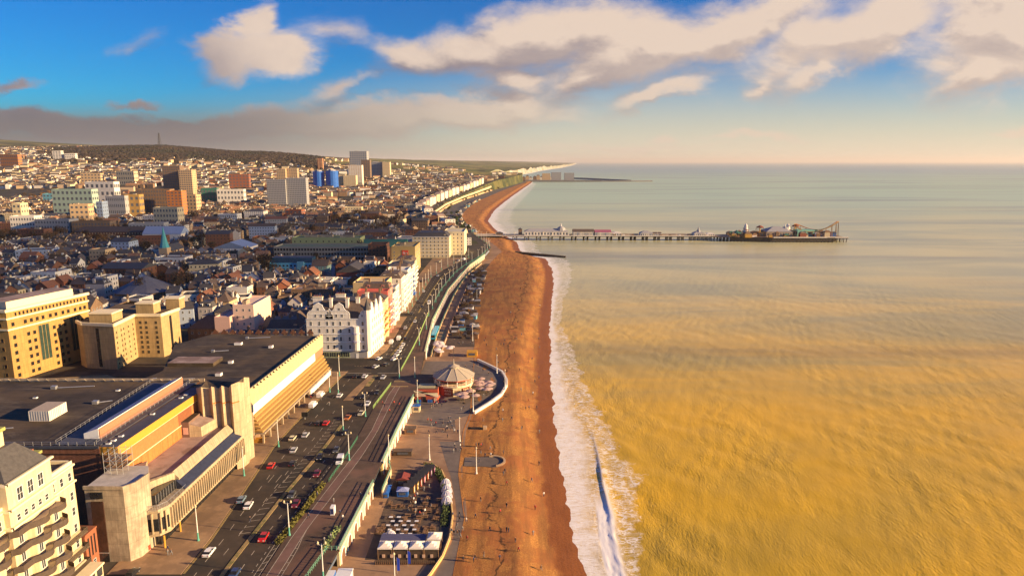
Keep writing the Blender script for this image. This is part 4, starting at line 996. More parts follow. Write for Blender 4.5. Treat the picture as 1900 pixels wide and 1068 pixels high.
# villas and gable walls beside it
block("villa_terrace", "ornate cream terrace with grey dormers, behind the cinema roof beside the white gabled hotel", "house", -119.5, 352, 17, 12, 8, 12.5, SAND, SLATE, 'man', 6, 4, 4, wm=W_SASH, rh=4.5, chim=4, band=CREAMD, dorm=4)
block("gable_block", "pale pink windowless slab building, its blank side wall facing the sea", "building", -143, 368, 11, 26, 8, 22.5, M_("pale_pink_render", (.72, .52, .40), var=.05), TILE, 'flat', 3, 0, 6, wm=W_SMALL, plant=1)
block("blank_annexe", "lower pink-brown block joined to the left of the pale pink slab", "building", -152.5, 360, 8, 20, 8, 17, PINK, ROOFP, 'flat', 0, 0, 5, wm=W_SMALL)
block("warehouse", "dark hip-roofed warehouse with a white gabled end, right of the beige stepped hotel", "warehouse", -168, 372, 20, 16, 8, 8, BRNB, SLATB, 'hip', 5, 4, 2, wm=W_SMALL)
block("white_gable_house", "small house with bright white gable end, left of the cinema roof", "house", -150, 342, 9, 7, 8, 9, WHITE, SLATB, 'gx', 3, 2, 2, wm=W_SMALL)
block("zigzag_roof_house", "small dark house row close behind the cinema roof edge", "house", -134, 345, 12, 7, 8, 9.5, BRNB, SLATE, 'gx', 4, 2, 3, wm=W_SMALL, chim=2)

# ------------------------------------------------------------------ seafront row beyond the gabled hotel
ROW = [ # y0, y1, x front, height, wall, trim, label
 (365, 376, -71.6, 21, M_("peach_render", (.78, .55, .30), var=.06), "peach five-storey house with orange balconies next to the gabled hotel", ORNG),
 (376.5, 386, -71.4, 22, CREAM, "cream seafront house with ochre balconies between the peach and the red striped houses", OCHRE),
 (386.5, 394, -71.6, 24, M_("rose_render", (.66, .16, .12), var=.08), "red painted tall seafront house with pale bands", WPAINT),
 (394.5, 403, -71.8, 24.5, M_("salmon_render", (.68, .26, .2), var=.08), "salmon seafront house with blue-grey balconies, beyond the red painted one", M_("slate_blue", (.25, .3, .42), var=.1)),
 (403.5, 415, -72, 20, WHITE, "white seafront house, first beyond the salmon one", WPAINT),
 (415.5, 428, -72, 21, WHITE, "white seafront house with flat parapet and bays, second beyond the salmon one", WPAINT),
 (440, 456, -72.4, 23, WHITE, "white stuccoed seafront block at the far side of the side street", WPAINT),
 (456.5, 470, -72.6, 22, M_("ivory_render", (.76, .70, .58), var=.06), "ivory seafront house in the middle of the white terrace", WPAINT),
 (470.5, 486, -72.8, 23, WHITE, "white seafront house at the middle of the far terrace", WPAINT),
 (486.5, 502, -73.5, 21, M_("ivory_render", (.76, .70, .58)), "ivory seafront house with blue awnings", BLUEP),
 (502.5, 520, -74.5, 22, WHITE, "white seafront house near the end of the far terrace", WPAINT),
 (520.5, 540, -76.5, 20, CREAM, "cream seafront house near the end of the far terrace", WPAINT),
 (541, 562, -79, 19, CREAM, "last cream house of the terrace before the square brown hotel", WPAINT)]
for i, (y0, y1, xf, h, wall, lab, bm) in enumerate(ROW):
    dpt = R.uniform(15, 20); w_ = dpt
    r = block("seafront_house", lab, "house", xf - dpt / 2, (y0 + y1) / 2, dpt, y1 - y0, 8, h, wall, [SLATB, SLATE, TILE][i % 3], ['man', 'hip', 'flat'][i % 3], 3, max(3, int((y1 - y0) / 3)), 6, wm=W_SASH, rh=3.2, chim=2, dorm=2 if i % 3 == 0 else 0, group="tall houses along the seafront road")
    for k in range(1, 6):
        b_ = MB(); z = h / 6 * k; b_.box(w_ / 2, w_ / 2 + 1.1, -(y1 - y0) / 2 + .6, (y1 - y0) / 2 - .6, z - .2, z, wall); b_.box(w_ / 2 + 1.0, w_ / 2 + 1.1, -(y1 - y0) / 2 + .6, (y1 - y0) / 2 - .6, z, z + .9, bm)
        for s in (-1, 1): b_.box(w_ / 2, w_ / 2 + 1.1, s * ((y1 - y0) / 2 - .65) - .05, s * ((y1 - y0) / 2 - .65) + .05, z, z + .9, bm)
        if k < 5: b_.build("balcony", r)
    bw = MB(); yb = (y1 - y0) / 4; bw.prism([(w_ / 2 - .1, -yb - 1.5), (w_ / 2 + 1, -yb - .9), (w_ / 2 + 1, -yb + .9), (w_ / 2 - .1, -yb + 1.5)], 0, h * .83, wall); bw.build("bay", r)
    if i in (9,):
        for yy_ in (-4, 0, 4): aw = MB(); aw.prism([(w_ / 2, yy_ - 1.6), (w_ / 2 + 2.6, yy_ - 1.6), (w_ / 2 + 2.6, yy_ + 1.6), (w_ / 2, yy_ + 1.6)], 2.4, 2.6, BLUEP, ztop=[3.6, 2.6, 2.6, 3.6]); aw.build("awning", r)
EX.append((-100, -60, 360, 575))

# square brown hotel with red sign
r = block("budget_hotel", "square brown hotel with yellow sea side and red square sign, on the road bend", "hotel", -97, 622, 21, 34, 8, 23, M_("tan_panel", (.46, .33, .13), var=.08), SLATE, 'flat', 6, 11, 7, wm=W_SMALL, sides='E', plant=1)
for z in [2.5 + 3.1 * k for k in range(6)]: inst(W_SMALL, "window", r, (-8.2, -17, z), 0)
s_ = MB(); s_.box(-1.2, 4.4, -17.25, -17, 15, 20.4, REDP); s_ = s_.build("sign", r)
l_ = MB()   # pale lettering band: short strokes
for (xa, xb, za, zb) in ((-.4, -.1, 17.2, 18.4), (-.4, -.1, 18.7, 19), (.4, .7, 17.2, 19.4), (.7, 1.3, 17.2, 17.45), (.7, 1.3, 18.1, 18.35), (1.3, 1.55, 17.2, 18.35), (2.0, 2.25, 17.2, 18.1), (2.0, 2.25, 18.3, 18.4), (2.3, 2.7, 18.1, 18.35), (2.2, 2.6, 17.2, 17.4), (2.65, 2.9, 17.2, 18.1), (3.3, 3.8, 18.1, 18.35), (3.3, 3.5, 17.7, 18.1), (3.3, 3.9, 17.55, 17.75), (3.7, 3.9, 17.2, 17.6), (3.3, 3.9, 17.2, 17.35)): l_.box(xa, xb, -17.3, -17.25, za, zb, WPAINT)
l_.build("lettering", s_)
r = block("corner_hotel", "white stuccoed hotel with dark dormered mansard, the last before the pier roundabout", "hotel", -84, 716, 38, 28, 8, 22, CREAM, SLATE, 'man', 9, 7, 6, wm=W_SASH, rh=4, chim=3, dorm=6, band=WPAINT)
r = block("corner_hotel_wing", "cream sea-facing wing with a sunlit side, joined to the white dormered corner hotel", "hotel", -62, 745, 22, 40, 8, 24, M_("warm_cream", (.72, .62, .40), var=.06), SLATE, 'flat', 5, 11, 6, wm=W_SASH)
# teal-roofed and green-roofed blocks
block("teal_roof_hall", "long low hall under a dark teal pitched roof, left of the corner hotel", "hall", -130, 700, 44, 18, 8, 13, BRNB, TEAL, 'gx', 9, 4, 3, far=True, glass=GLASD)
block("car_park", "long multi-storey car park with pale green top deck, in the middle of town", "car park", -183, 665, 92, 26, 8, 17, M_("car_park_concrete", (.30, .27, .22), var=.15), GREENR, 'flat', 32, 6, 4, far=True, glass=GLASD, ww=2.0, wh=2.2)
block("car_park_upper", "upper deck block with yellow stair towers behind the green car park deck", "car park", -190, 706, 70, 22, 8, 21, M_("lime_render", (.36, .38, .17), var=.12), GREENR, 'flat', 12, 4, 4, far=True, glass=GLASD, plant=3)
block("brick_tower_block", "dark red brick square block at the right end of the car park", "building", -127, 648, 17, 17, 8, 21, REDD, ROOFD, 'flat', 5, 5, 6, far=True)
r = block("turquoise_hotel", "turquoise painted hotel with dark blue glass top floors, in the middle of the old town", "hotel", -193, 603, 42, 16, 8, 9.5, M_("bright_turquoise", (.16, .52, .62), var=.06), ROOFB, 'flat', 12, 4, 3, wm=win_mesh("dark_window", 1.6, 1.5, TURQ, GLASD, (0, 0)))
a = MB(); a.box(-20, 16, -4, 7, 9, 14.5, M_("blue_glass", (.03, .08, .13), rough=.25, var=.3, scale=.5), ROOFB); a.build("glass_storey", r); EX.append((-222, -165, 555, 612))
a = MB(); a.box(4, 10, -9.4, -7.9, 0, 11.6, TURQ); a.build("bay", r)
block("teal_house", "tall blue-green house with brown roof, right below the turquoise hotel", "house", -158, 560, 13, 12, 8, 14, M_("sea_green_render", (.16, .30, .28), var=.1), SLATB, 'gx', 4, 4, 4, wm=W_SASH, chim=2)
block("red_barn_hall", "dark red hall with a slate double roof, right of the blue-green house", "hall", -128, 545, 22, 24, 8, 12, M_("maroon_render", (.22, .06, .05), var=.1), SLATE, 'gy', 3, 4, 2, wm=W_SMALL, rh=6)
block("pale_tower_house", "ochre five-storey block with flat roof behind the gabled hotel", "building", -88, 425, 20, 22, 8, 24, M_("ochre_render", (.60, .44, .22), var=.08), ROOFD, 'flat', 2, 6, 6, wm=W_SMALL, plant=1)
# octagonal slate dome roof
r = thing("octagonal_hall", "wide octagonal hall with a shallow grey slate cone roof, behind the beige stepped hotel", "hall", (-270, 450, 8))
cx, cy = G(252, 548, 14); cy += 14
a = MB(); a.lathe(cx, cy, [(20, 6), (20, 16)], BRNB, 12); a.build("wall", r)
a = MB(); a.lathe(cx, cy, [(21.5, 16), (2, 25), (.2, 25.8)], M_("grey_slate", (.16, .155, .17), var=.2, scale=.8), 12); a.build("roof", r)
r.location = (cx, cy, 8); 
for ch in r.children: ch.location = (-cx + WL[r.name][0], -cy + WL[r.name][1], 0) if 0 else ch.location; ch.matrix_parent_inverse = Matrix.Translation((WL[r.name][0] - cx, WL[r.name][1] - cy, 0))
EX.append((cx - 25, cx + 25, cy - 46, cy + 24))
block("red_corner_building", "bright red-brick gabled tower block among dark roofs at the left", "building", *G(62, 505, 8), 13, 14, 8, 14, REDB, TILE, 'gx', 3, 3, 4, wm=W_SMALL, chim=1)
block("long_white_shop", "long low white building with a cream flat roof among the dark roofs", "shop", *G(195, 512, 8), 26, 12, 8, 9, CREAM, ROOFP, 'flat', 8, 3, 3, wm=W_SMALL)
block("museum_hall", "white long hall with a pitched metal roof at the park edge", "hall", *G(310, 452, 8), 46, 22, 8, 13, WHITE, M_("blue_metal_roof", (.30, .36, .48), var=.1), 'gx', 8, 3, 2, far=True)
block("school_block", "long dark red brick block with rows of white windows and a small clock tower", "building", *G(215, 450, 8), 90, 16, 8, 14, REDD, SLATB, 'hip', 26, 4, 4, far=True, glass=SAND, dorm=0)
block("glazed_market", "curved-roof glazed hall with white ribs", "hall", *G(440, 478, 8), 34, 30, 8, 12, WHITE, M_("glazed_roof", (.30, .34, .40), rough=.3, var=.15, scale=.8), 'gy', 8, 4, 2, far=True, rh=6)
r = thing("copper_spire_church", "stone church with a tall pale green copper spire, right of the white long hall", "church", (-330, 700, 8)); 
cx, cy = G(312, 488, 8); WL[r.name] = (0, 0, 0); r.location = (cx, cy, 8)
a = MB(); a.box(-5, 5, 0, 24, 0, 12, SAND); a.box(-4, 4, -8, 0, 0, 16, SAND); a.build("wall", r); a = MB(); roof_on(a, -5, 5, 0, 24, 12, 'gy', SLATE, 6); a.build("roof", r)
a = MB(); a.lathe(0, -4, [(4.6, 16), (3.2, 21), (.15, 36)], M_("copper_green", (.10, .38, .38), var=.15), 8); a.build("spire", r); EX.append((cx - 12, cx + 12, cy - 14, cy + 28))
# ------------------------------------------------------------------ far landmarks
def tower(name, label, pxl, pxr, pyb, pyt, dist, dep, wall, glass, nx=10, floors=14, plant=0, roofm=None, side=3, rz=0.0):
    """a tower standing dist metres off, its width and height measured on the photo"""
    ul, _ = UW(pxl, pyb); ur, vt = UW(pxr, pyt); _, vb = UW(pxr, pyb)
    w_ = (ur - ul) * dist; zt = CAMZ + vt * dist; cx = (ul + ur) / 2 * dist; z0 = min(land(cx, dist), CAMZ + vb * dist)
    return block(name, label, "tower block", cx, dist + dep / 2, w_, dep, z0, zt - z0, wall, roofm or ROOFD, 'flat', nx, side, floors, far=True, glass=glass, ww=w_ / nx * .62, wh=(zt - z0) / floors * .5, plant=plant, rz=rz)
GREYP = M_("grey_panel", (.34, .33, .33), var=.1); GREYG = M_("grey_glazing", (.10, .11, .13), rough=.3, var=.3)
tower("tower_block", "grey slab tower with a fine grid of windows, left of the twin pair in mid-distance", 497, 529, 380, 334, 1400, 16, GREYP, GREYG, 12, 16)
tower("tower_block", "grey slab tower with a sunlit cream side, right of the twin pair in mid-distance", 532, 567, 380, 331, 1405, 18, GREYP, GREYG, 12, 16, 1)
tower("tower_block", "beige far tower peeping above the left of the twin grey slabs", 514, 529, 336, 314, 1750, 14, SAND, GREYG, 5, 18)
tower("tower_block", "beige far tower with a dark centre peeping above the right of the twin grey slabs", 533, 551, 336, 313, 1760, 14, SAND, GREYG, 5, 18)
tower("tower_block", "dark brown tower, left one of the pair at the foot of the wooded hill", 305, 333, 362, 308, 1500, 20, BRNB, GREYG, 8, 16, 1)
tower("tower_block", "sunlit tan tower, right one of the pair at the foot of the wooded hill", 335, 355, 364, 316, 1480, 22, SAND, GREYG, 6, 16, 1)
BG = M_("blue_cladding", (.02, .10, .42), rough=.35, var=.25, scale=.2)
for (a0, a1, b0, lab) in ((582, 601, 318, "curved dark blue tower, left one of the blue pair"), (606, 627, 317, "curved bright blue tower with white-edged side, right one of the blue pair")):
    d = 2000; ul, _ = UW(a0, 352); ur, vt = UW(a1, b0); cx = (ul + ur) / 2 * d; r_ = (ur - ul) / 2 * d; z0 = land(cx, d)
    r = thing("blue_tower", lab, "tower block", (cx, d, z0)); WL[r.name] = (0, 0, 0); h = CAMZ + vt * d - z0
    a = MB(); a.lathe(0, 0, [(r_, -3), (r_, h)], BG, 16); 
    for k in range(14): a.lathe(0, 0, [(r_ + .15, h * k / 14 + 1), (r_ + .15, h * k / 14 + 1.8)], M_("blue_band", (.06, .22, .6), var=.1), 16)
    a.build("wall", r); a = MB(); a.lathe(0, 0, [(r_ * .6, h), (r_ * .6, h + 4)], GREYP, 12); a.build("plant_room", r)
tower("tower_block", "pale cream stepped tower, low left part of the cream cluster beside the blue towers", 629, 640, 350, 325, 2050, 20, CREAM, SAND, 4, 14)
tower("tower_block", "pale cream broad block in front of the tall white tower", 638, 660, 353, 326, 2040, 22, CREAM, SAND, 6, 12)
tower("tower_block", "tallest white tower of the cream cluster, stepped at its top", 648, 671, 350, 307, 2150, 22, WHITE, SAND, 6, 18, 2)
tower("hospital_tower", "tall grey-blue hospital tower on the skyline under construction cranes", 650, 680, 322, 281, 2700, 40, GREYP, M_("blue_grey_glass", (.08, .13, .2), rough=.3, var=.2), 8, 12, 1)
tower("hospital_block", "brown slab block at the foot of the hospital tower", 671, 686, 330, 297, 2500, 26, BRNB, GREYG, 4, 12)
tower("hospital_block", "long grey and white gridded hospital block, right of the hospital tower", 686, 712, 326, 301, 2600, 26, GREYP, GREYG, 10, 10)
tower("hospital_block", "sunlit cream end block of the hospital, the rightmost of the group", 710, 723, 325, 301, 2590, 24, CREAM, SAND, 5, 10)
tower("brick_tower", "slim red-brown chimney-like tower on the skyline, left of the hospital", 590, 598, 318, 294, 2700, 14, REDB, SAND, 2, 10)
# mid-distance blocks in the left
BLG0 = M_('dusky_blue', (.20, .26, .38), var=.1)
MID = [(100, 170, 396, 352, 1180, M_("glass_green", (.36, .46, .36), var=.15), "pale green glass university block", 9, 5), (160, 212, 372, 338, 1330, WHITE, "white-topped glass block behind the green one", 6, 4),
 (198, 232, 392, 364, 1140, GREYP, "dark colonnaded office with a yellow end", 10, 4), (232, 256, 390, 362, 1150, YELL, "yellow end bay of the colonnaded office", 3, 4),
 (256, 314, 388, 352, 1190, BRNB, "long brown slab block in front of the tan tower", 12, 8), (312, 336, 396, 355, 1160, ORNG, "sunlit orange-brown stepped flats", 4, 10), (334, 364, 392, 362, 1230, SAND, "tan flats right of the stepped ones", 5, 6),
 (130, 160, 398, 380, 1010, SAND, "small square beige office", 4, 5), (24, 36, 400, 378, 1000, CREAM, "narrow pale slab in the left", 2, 5), (0, 34, 300, 287, 2500, ORNG, "long sunlit hillside block at the left edge", 9, 4),
 (98, 112, 292, 280, 2700, WHITE, "white tall block on the hillside near the wood", 3, 7), (120, 138, 291, 285, 2700, WHITE, "long white block on the hillside near the wood", 6, 3),
 (285, 330, 402, 386, 1020, CREAM, "low cream block with a flat roof", 8, 4), (180, 188, 398, 375, 1100, BLG0, "narrow blue-grey slab tower", 2, 6), (80, 105, 372, 360, 1500, TURQ, "small turquoise and cream block", 4, 3),
 (425, 460, 340, 324, 1900, REDB, "red brick flats in mid-distance", 6, 5), (150, 185, 330, 322, 2000, SAND, "sandstone block on the slope", 6, 4), (215, 250, 328, 318, 2000, CREAM, "long cream school on the slope", 8, 3),
 (374, 400, 368, 350, 1500, TEAL, "grey-green shed roofed block", 5, 3), (403, 450, 365, 352, 1480, WHITE, "white block with a green end", 8, 3), (640, 670, 405, 385, 1250, CREAM, "cream villa block by the park trees", 6, 4),
 (600, 640, 440, 414, 1000, SAND, "pale stone block with bay windows above the park", 7, 5), (645, 690, 432, 410, 1020, WHITE, "white terrace block above the park", 9, 4), (700, 750, 430, 408, 1040, CREAM, "cream terrace block above the park", 8, 4),
 (530, 560, 400, 390, 1150, REDB, "red brick hall with orange roof", 4, 3), (405, 440, 412, 398, 1080, WHITE, "white painted terrace with many windows", 9, 3), (560, 600, 452, 430, 900, BRNB, "brown brick flats left of the park", 6, 5),
 (470, 500, 470, 452, 820, ORNG, "orange lit block near the glazed hall", 5, 3), (20, 60, 420, 402, 900, WHITE, "pale blue-white modern block at the left", 9, 4), (65, 130, 425, 408, 880, GREYP, "grey office slab at the left", 12, 4), (135, 200, 428, 412, 880, BRNB, "dark office slab in the left", 12, 4),
 (240, 300, 432, 415, 870, GREYP, "low grey-blue glazed slab among the park trees", 10, 3), (750, 790, 398, 380, 1300, CREAM, "cream seafront flats far along the road", 8, 5)]
for i, (a0, a1, yb, yt, d, wl, lab, nx, fl) in enumerate(MID):
    ul, _ = UW(a0, yb); ur, vt = UW(a1, yt); w_ = (ur - ul) * d; cx = (ul + ur) / 2 * d; z0 = land(cx, d); zt = CAMZ + vt * d
    if zt - z0 < 7: zt = z0 + 8
    block("town_block", lab, "building", cx, d + 9, w_, 18, z0, zt - z0, wl, [ROOFD, ROOFP, ROOFB][i % 3], 'flat', nx, 3, fl, far=True, glass=GREYG, ww=w_ / nx * .5, wh=(zt - z0) / fl * .45, plant=i % 2, rz=R.uniform(-.15, .15))
# lattice mast on the wooded ridge
mx, my = -1758, 3480; mz = land(mx, my)
r = thing("radio_mast", "dark lattice radio mast standing on the wooded ridge", "mast", (mx, my, mz)); a = MB()
ht = 246 - mz
for k in range(8):
    z0, z1 = mz + ht * k / 8, mz + ht * (k + 1) / 8; w0, w1 = lerp(7, 1.5, k / 8), lerp(7, 1.5, (k + 1) / 8)
    for sx_, sy_ in ((-1, -1), (1, -1), (1, 1), (-1, 1)):
        a.bar((mx + sx_ * w0, my + sy_ * w0, z0), (mx + sx_ * w1, my + sy_ * w1, z1), .8, BLACK)
    a.bar((mx - w0, my - w0, z0), (mx + w1, my - w1, z1), .5, BLACK); a.bar((mx + w0, my - w0, z0), (mx - w1, my - w1, z1), .5, BLACK); a.bar((mx - w1, my - w1, z1), (mx + w1, my - w1, z1), .5, BLACK)
a.build("lattice", r)

# ------------------------------------------------------------------ pier
DECK = M_("deck_boards", (.30, .22, .15), var=.2, scale=.5); IRON = M_("pier_iron", (.045, .035, .03), var=.2); PWH = M_("pier_white", (.72, .66, .58), var=.06)
PA, PB = (-50, 942), (449, 932)
r = thing("pleasure_pier", "long Victorian pleasure pier on iron legs reaching out over the sea", "pier", (0, 938, 0))
def pp(t_, o_=0.0):
    return (lerp(PA[0], PB[0], t_), lerp(PA[1], PB[1], t_) + o_)
a = MB(); a.prism([pp(0, -9), pp(.645, -8), pp(.70, -18), pp(.80, -26), pp(1.0, -24), pp(1.0, 28), pp(.80, 30), pp(.69, 20), pp(.645, 8), pp(0, 9)], 5.0, 6.0, IRON, DECK, True); a.build("deck", r)
a = MB()
for i in range(60):
    t_ = i / 92 + .07 if i < 54 else 0
    if i >= 54: break
    if i % 3 == 2 and i < 50: continue
    for o_ in (-7, -2.5, 2.5, 7):
        p = pp(t_, o_); a.bar((*p, -3), (*p, 5), .45, IRON)
    p, q_ = pp(t_, -7), pp(t_, 7); a.bar((*p, 1.5), (*q_, 4.8), .25, IRON); a.bar((*p, 4.8), (*q_, 1.5), .25, IRON)
    if i % 3 == 0: p, q_ = pp(t_, -7), pp(t_ + 1 / 92, -7); a.bar((*p, 1.2), (*q_, 4.8), .25, IRON); a.bar((*p, 4.8), (*q_, 1.2), .25, IRON)
a.build("piles", r)
a = MB()
for i in range(36):
    t_ = .665 + i * .0095
    for o_ in (-24 if t_ > .78 else -15, -12, 0, 12, 24 if t_ > .78 else 15):
        p = pp(min(t_, .995), o_); a.bar((*p, -3), (*p, 5), .55, IRON)
for (t0, t1, oa, ob) in ((.69, .795, -17.5, -25.5), (.795, .965, -25.5, -24.2)): a.prism([pp(t0, oa), pp(t1, ob), pp(t1, ob + .6), pp(t0, oa + .6)], 1.0, 6.4, IRON)
a.build("pier_head_piles", r)
a = MB()
for o_ in (-8.6, 8.6):
    a.prism([pp(0, o_), pp(.64, o_), pp(.64, o_ + .2), pp(0, o_ + .2)], 6.0, 7.1, PWH)
a.prism([pp(.80, -25.8), pp(1.0, -23.8), pp(1.0, -23.4), pp(.80, -25.4)], 6, 7.3, PWH); a.build("railing", r)
for i in range(24): 
    p = pp(.03 + i * .026, -8); a = MB(); a.bar((*p, 6), (*p, 11), .12, PWH); a.lathe(p[0], p[1], [(.1, 11), (.5, 11.3), (.1, 11.8)], CREAM, 6); a.build("lamp", r)
def hallp(label, t0, t1, w_, h, wall, roofm, kind, rh, name="pier_pavilion", extra=None, n=14):
    x0, x1 = pp(t0)[0], pp(t1)[0]; cy = pp((t0 + t1) / 2)[1]
    q_ = thing(name, label, "pavilion", ((x0 + x1) / 2, cy, 6)); WL[q_.name] = (0, 0, 0); L = x1 - x0
    a = MB(); C4 = [(-L / 2, -w_ / 2), (L / 2, -w_ / 2), (L / 2, w_ / 2), (-L / 2, w_ / 2)]
    for j in range(4): a.gridwall(C4[j], C4[(j + 1) % 4], 0, h, n if j % 2 == 0 else 2, 1, L / n * .55, h * .5, wall, GREYG)
    a.weld(); a.build("wall", q_); a = MB(); roof_on(a, -L / 2, L / 2, -w_ / 2, w_ / 2, h, kind, roofm, rh); a.build("roof", q_)
    if extra: extra(q_, L)
    return q_
def dome(q_, L):
    a = MB(); a.lathe(L * .34, 0, [(6.5, 4), (6.5, 7.5), (5.4, 10), (3, 12), (.3, 13)], GREYP, 10); a.lathe(L * .34, 0, [(.8, 12.8), (.7, 15), (.05, 17)], PWH, 6); a.build("dome", q_)
hallp("white arcade hall with a grey roof and dome, first on the pier", .135, .255, 15, 6, PWH, GREYP, 'hip', 3.6, extra=dome)
hallp("white hall with a dark brown roof, second on the pier", .268, .325, 14, 5.6, PWH, SLATB, 'gx', 3.4)
hallp("white hall with a dark pink roof, third on the pier", .328, .372, 14, 5.2, PWH, M_("plum_roof", (.35, .1, .16), var=.1), 'gx', 3)
hallp("low white kiosk after the pink-roofed hall", .374, .40, 12, 4, PWH, PWH, 'hip', 1.6, n=4)
hallp("dark little tower house at the pier entrance end", .118, .128, 10, 8.5, BRNB, SLATE, 'hip', 2, n=2)
hallp("small brown shelter near the shore end", .055, .075, 8, 3.2, BRNB, SLATE, 'hip', 2, n=3)
hallp("grey and white sheltered pavilion half way out", .452, .487, 13, 4, PWH, GREYP, 'hip', 3, n=6)
hallp("white-fronted stall after the half-way pavilion", .489, .51, 11, 3.4, PWH, SLATB, 'gx', 1.6, n=5)
def spire(q_, L):
    a = MB(); a.lathe(0, 0, [(5, 3.4), (3.2, 6.2), (1.2, 8.6), (1.1, 10), (.05, 13)], GREYP, 8); a.build("spire", q_)
hallp("pale pavilion with a pointed grey spire roof", .598, .628, 13, 3.8, PWH, GREYP, 'hip', 3, extra=spire, n=6)
hallp("small white kiosk near the pier head", .632, .655, 9, 3, PWH, PWH, 'hip', 1.4, n=4)
hallp("long domed amusement hall in the middle of the pier head", .79, .86, 26, 7, M_("pier_tan", (.40, .31, .22), var=.15), GREYP, 'hip', 6, extra=dome, n=10)
hallp("green framed open ride shed on the pier head", .878, .925, 14, 9, M_("mint_paint", (.25, .55, .42), var=.08), M_("mint_roof", (.18, .42, .34), var=.1), 'flat', 1, n=2)
hallp("white sea-edge cafe on the end of the pier", .935, .965, 12, 4, PWH, PWH, 'flat', 1, n=6)
hallp("dark seafood stall at the near corner of the pier head", .955, .985, 10, 4.5, BLUEP, SLATE, 'gx', 1.6, n=4)
a = MB()
for (t0, t1) in ((.402, .45), (.515, .595)): a.prism([pp(t0, -2), pp(t1, -2), pp(t1, 2), pp(t0, 2)], 6, 8.6, M_("windbreak", (.46, .36, .27), var=.2, scale=.3), SLATB)
for i in range(40): t_ = .14 + i * .0127; p = pp(t_, -5.5 if i % 2 else 5); a.prism([(p[0] - 1.6, p[1] - .8), (p[0] + 1.6, p[1] - .8), (p[0] + 1.6, p[1] + .8), (p[0] - 1.6, p[1] + .8)], 6, 8.2, WOOD if i % 3 else PWH)
a.build("shelter", r)
# rides
def ride(label, t_, o_, fn, cat="ride"):
    x, y = pp(t_, o_); q_ = thing("fairground_ride", label, cat, (x, y, 6)); WL[q_.name] = (0, 0, 0); fn(q_)
YR = M_("ride_yellow", (.52, .29, .06), var=.1); RR = M_("ride_red", (.30, .09, .05), var=.1)
def coaster(q_):
    a = MB(); N = 40; pts = []
    for i in range(N + 1):
        s = i / N * 2 * pi; pts.append((30 * cos(s), 11 * sin(s), 5 + 11 * (.5 + .5 * cos(s * 2 + .6)) + 4 * (.5 + .5 * cos(s))))
    for p, r_ in zip(pts, pts[1:]): a.bar(p, r_, .35, YR); a.bar((p[0] * .93, p[1] * .9, p[2]), (r_[0] * .93, r_[1] * .9, r_[2]), .35, RR)
    a.build("track", q_); a = MB()
    for p in pts[::2]: a.bar((p[0], p[1], 0), p, .22, WOOD); a.bar((p[0] * 1.06, p[1] * 1.1, 0), p, .2, WOOD)
    a.build("trestle", q_)
ride("orange looping roller coaster track at the far end of the pier", .935, 2, coaster, "roller coaster")
def helter(q_):
    a = MB(); a.lathe(0, 0, [(4.2, 0), (2.2, 13), (2.6, 13.2), (.1, 17)], PWH, 10); a.build("tower", q_); a = MB()
    for i in range(24): s = i / 24 * 5 * pi; s2 = (i + 1) / 24 * 5 * pi; z = 12 - i * .5; a.bar((cos(s) * (3 + i * .09), sin(s) * (3 + i * .09), z), (cos(s2) * (3 + i * .09), sin(s2) * (3 + i * .09), z - .5), .4, RR)
    a.build("slide", q_)
ride("white helter-skelter tower with spiral slide behind the green ride shed", .862, 6, helter, "helter skelter")
ride("short white helter-skelter tower near the left of the pier head", .745, 4, helter, "helter skelter")
def carousel(q_):
    a = MB(); a.lathe(0, 0, [(6, 0), (6, .6)], WOOD, 12); a.lathe(0, 0, [(.6, .6), (.6, 5)], YR, 8); a.build("base", q_); a = MB(); a.lathe(0, 0, [(6.6, 4.2), (6.4, 4.9), (1, 7.6), (.1, 8.6)], TEAL, 12); a.build("canopy", q_)
    a = MB()
    for i in range(10): s = i * pi / 5; a.bar((5 * cos(s), 5 * sin(s), .6), (5 * cos(s), 5 * sin(s), 4.4), .12, YR)
    a.build("poles", q_)
ride("teal-canopied carousel on the pier head", .715, -4, carousel, "carousel")
ride("teal-canopied carousel behind the white cafe", .905, 14, carousel, "carousel")
def swing(q_):
    a = MB(); a.bar((0, 0, 0), (0, 0, 15), .7, YR); a.lathe(0, 0, [(4, 12), (5, 13), (1, 15)], RR, 10); a.build("mast", q_); a = MB()
    for i in range(12): s = i * pi / 6; a.bar((4.6 * cos(s), 4.6 * sin(s), 12.6), (6.5 * cos(s), 6.5 * sin(s), 6), .1, BLACK); a.box(6.5 * cos(s) - .4, 6.5 * cos(s) + .4, 6.5 * sin(s) - .4, 6.5 * sin(s) + .4, 5.4, 6, YR)
    a.build("seats", q_)
ride("yellow and red swing ride in the middle of the pier head", .775, -8, swing)
ride("yellow and red swing ride beside the amusement hall dome", .885, 10, swing)
for i in range(48):
    t_, o_ = .70 + R.random() * .27, R.uniform(-20, 20); x, y = pp(t_, o_); wl = [PWH, YR, BRNB, RR, CREAM, WOOD][i % 6]
    q_ = thing("pier_stall", "small " + ["white", "yellow", "brown", "red", "cream", "timber"][i % 6] + " stall among the rides on the pier head", "stall", (x, y, 6), "stalls on the pier head"); WL[q_.name] = (0, 0, 0); s = R.uniform(2.2, 4.5); hz_ = R.uniform(2.6, 6.5)
    a = MB(); a.box(-s, s, -s * .7, s * .7, 0, hz_, wl); a.build("wall", q_); a = MB(); roof_on(a, -s, s, -s * .7, s * .7, hz_, 'hip', [SLATB, TEAL, WOOD, BRNB][i % 4], 2); a.build("roof", q_)

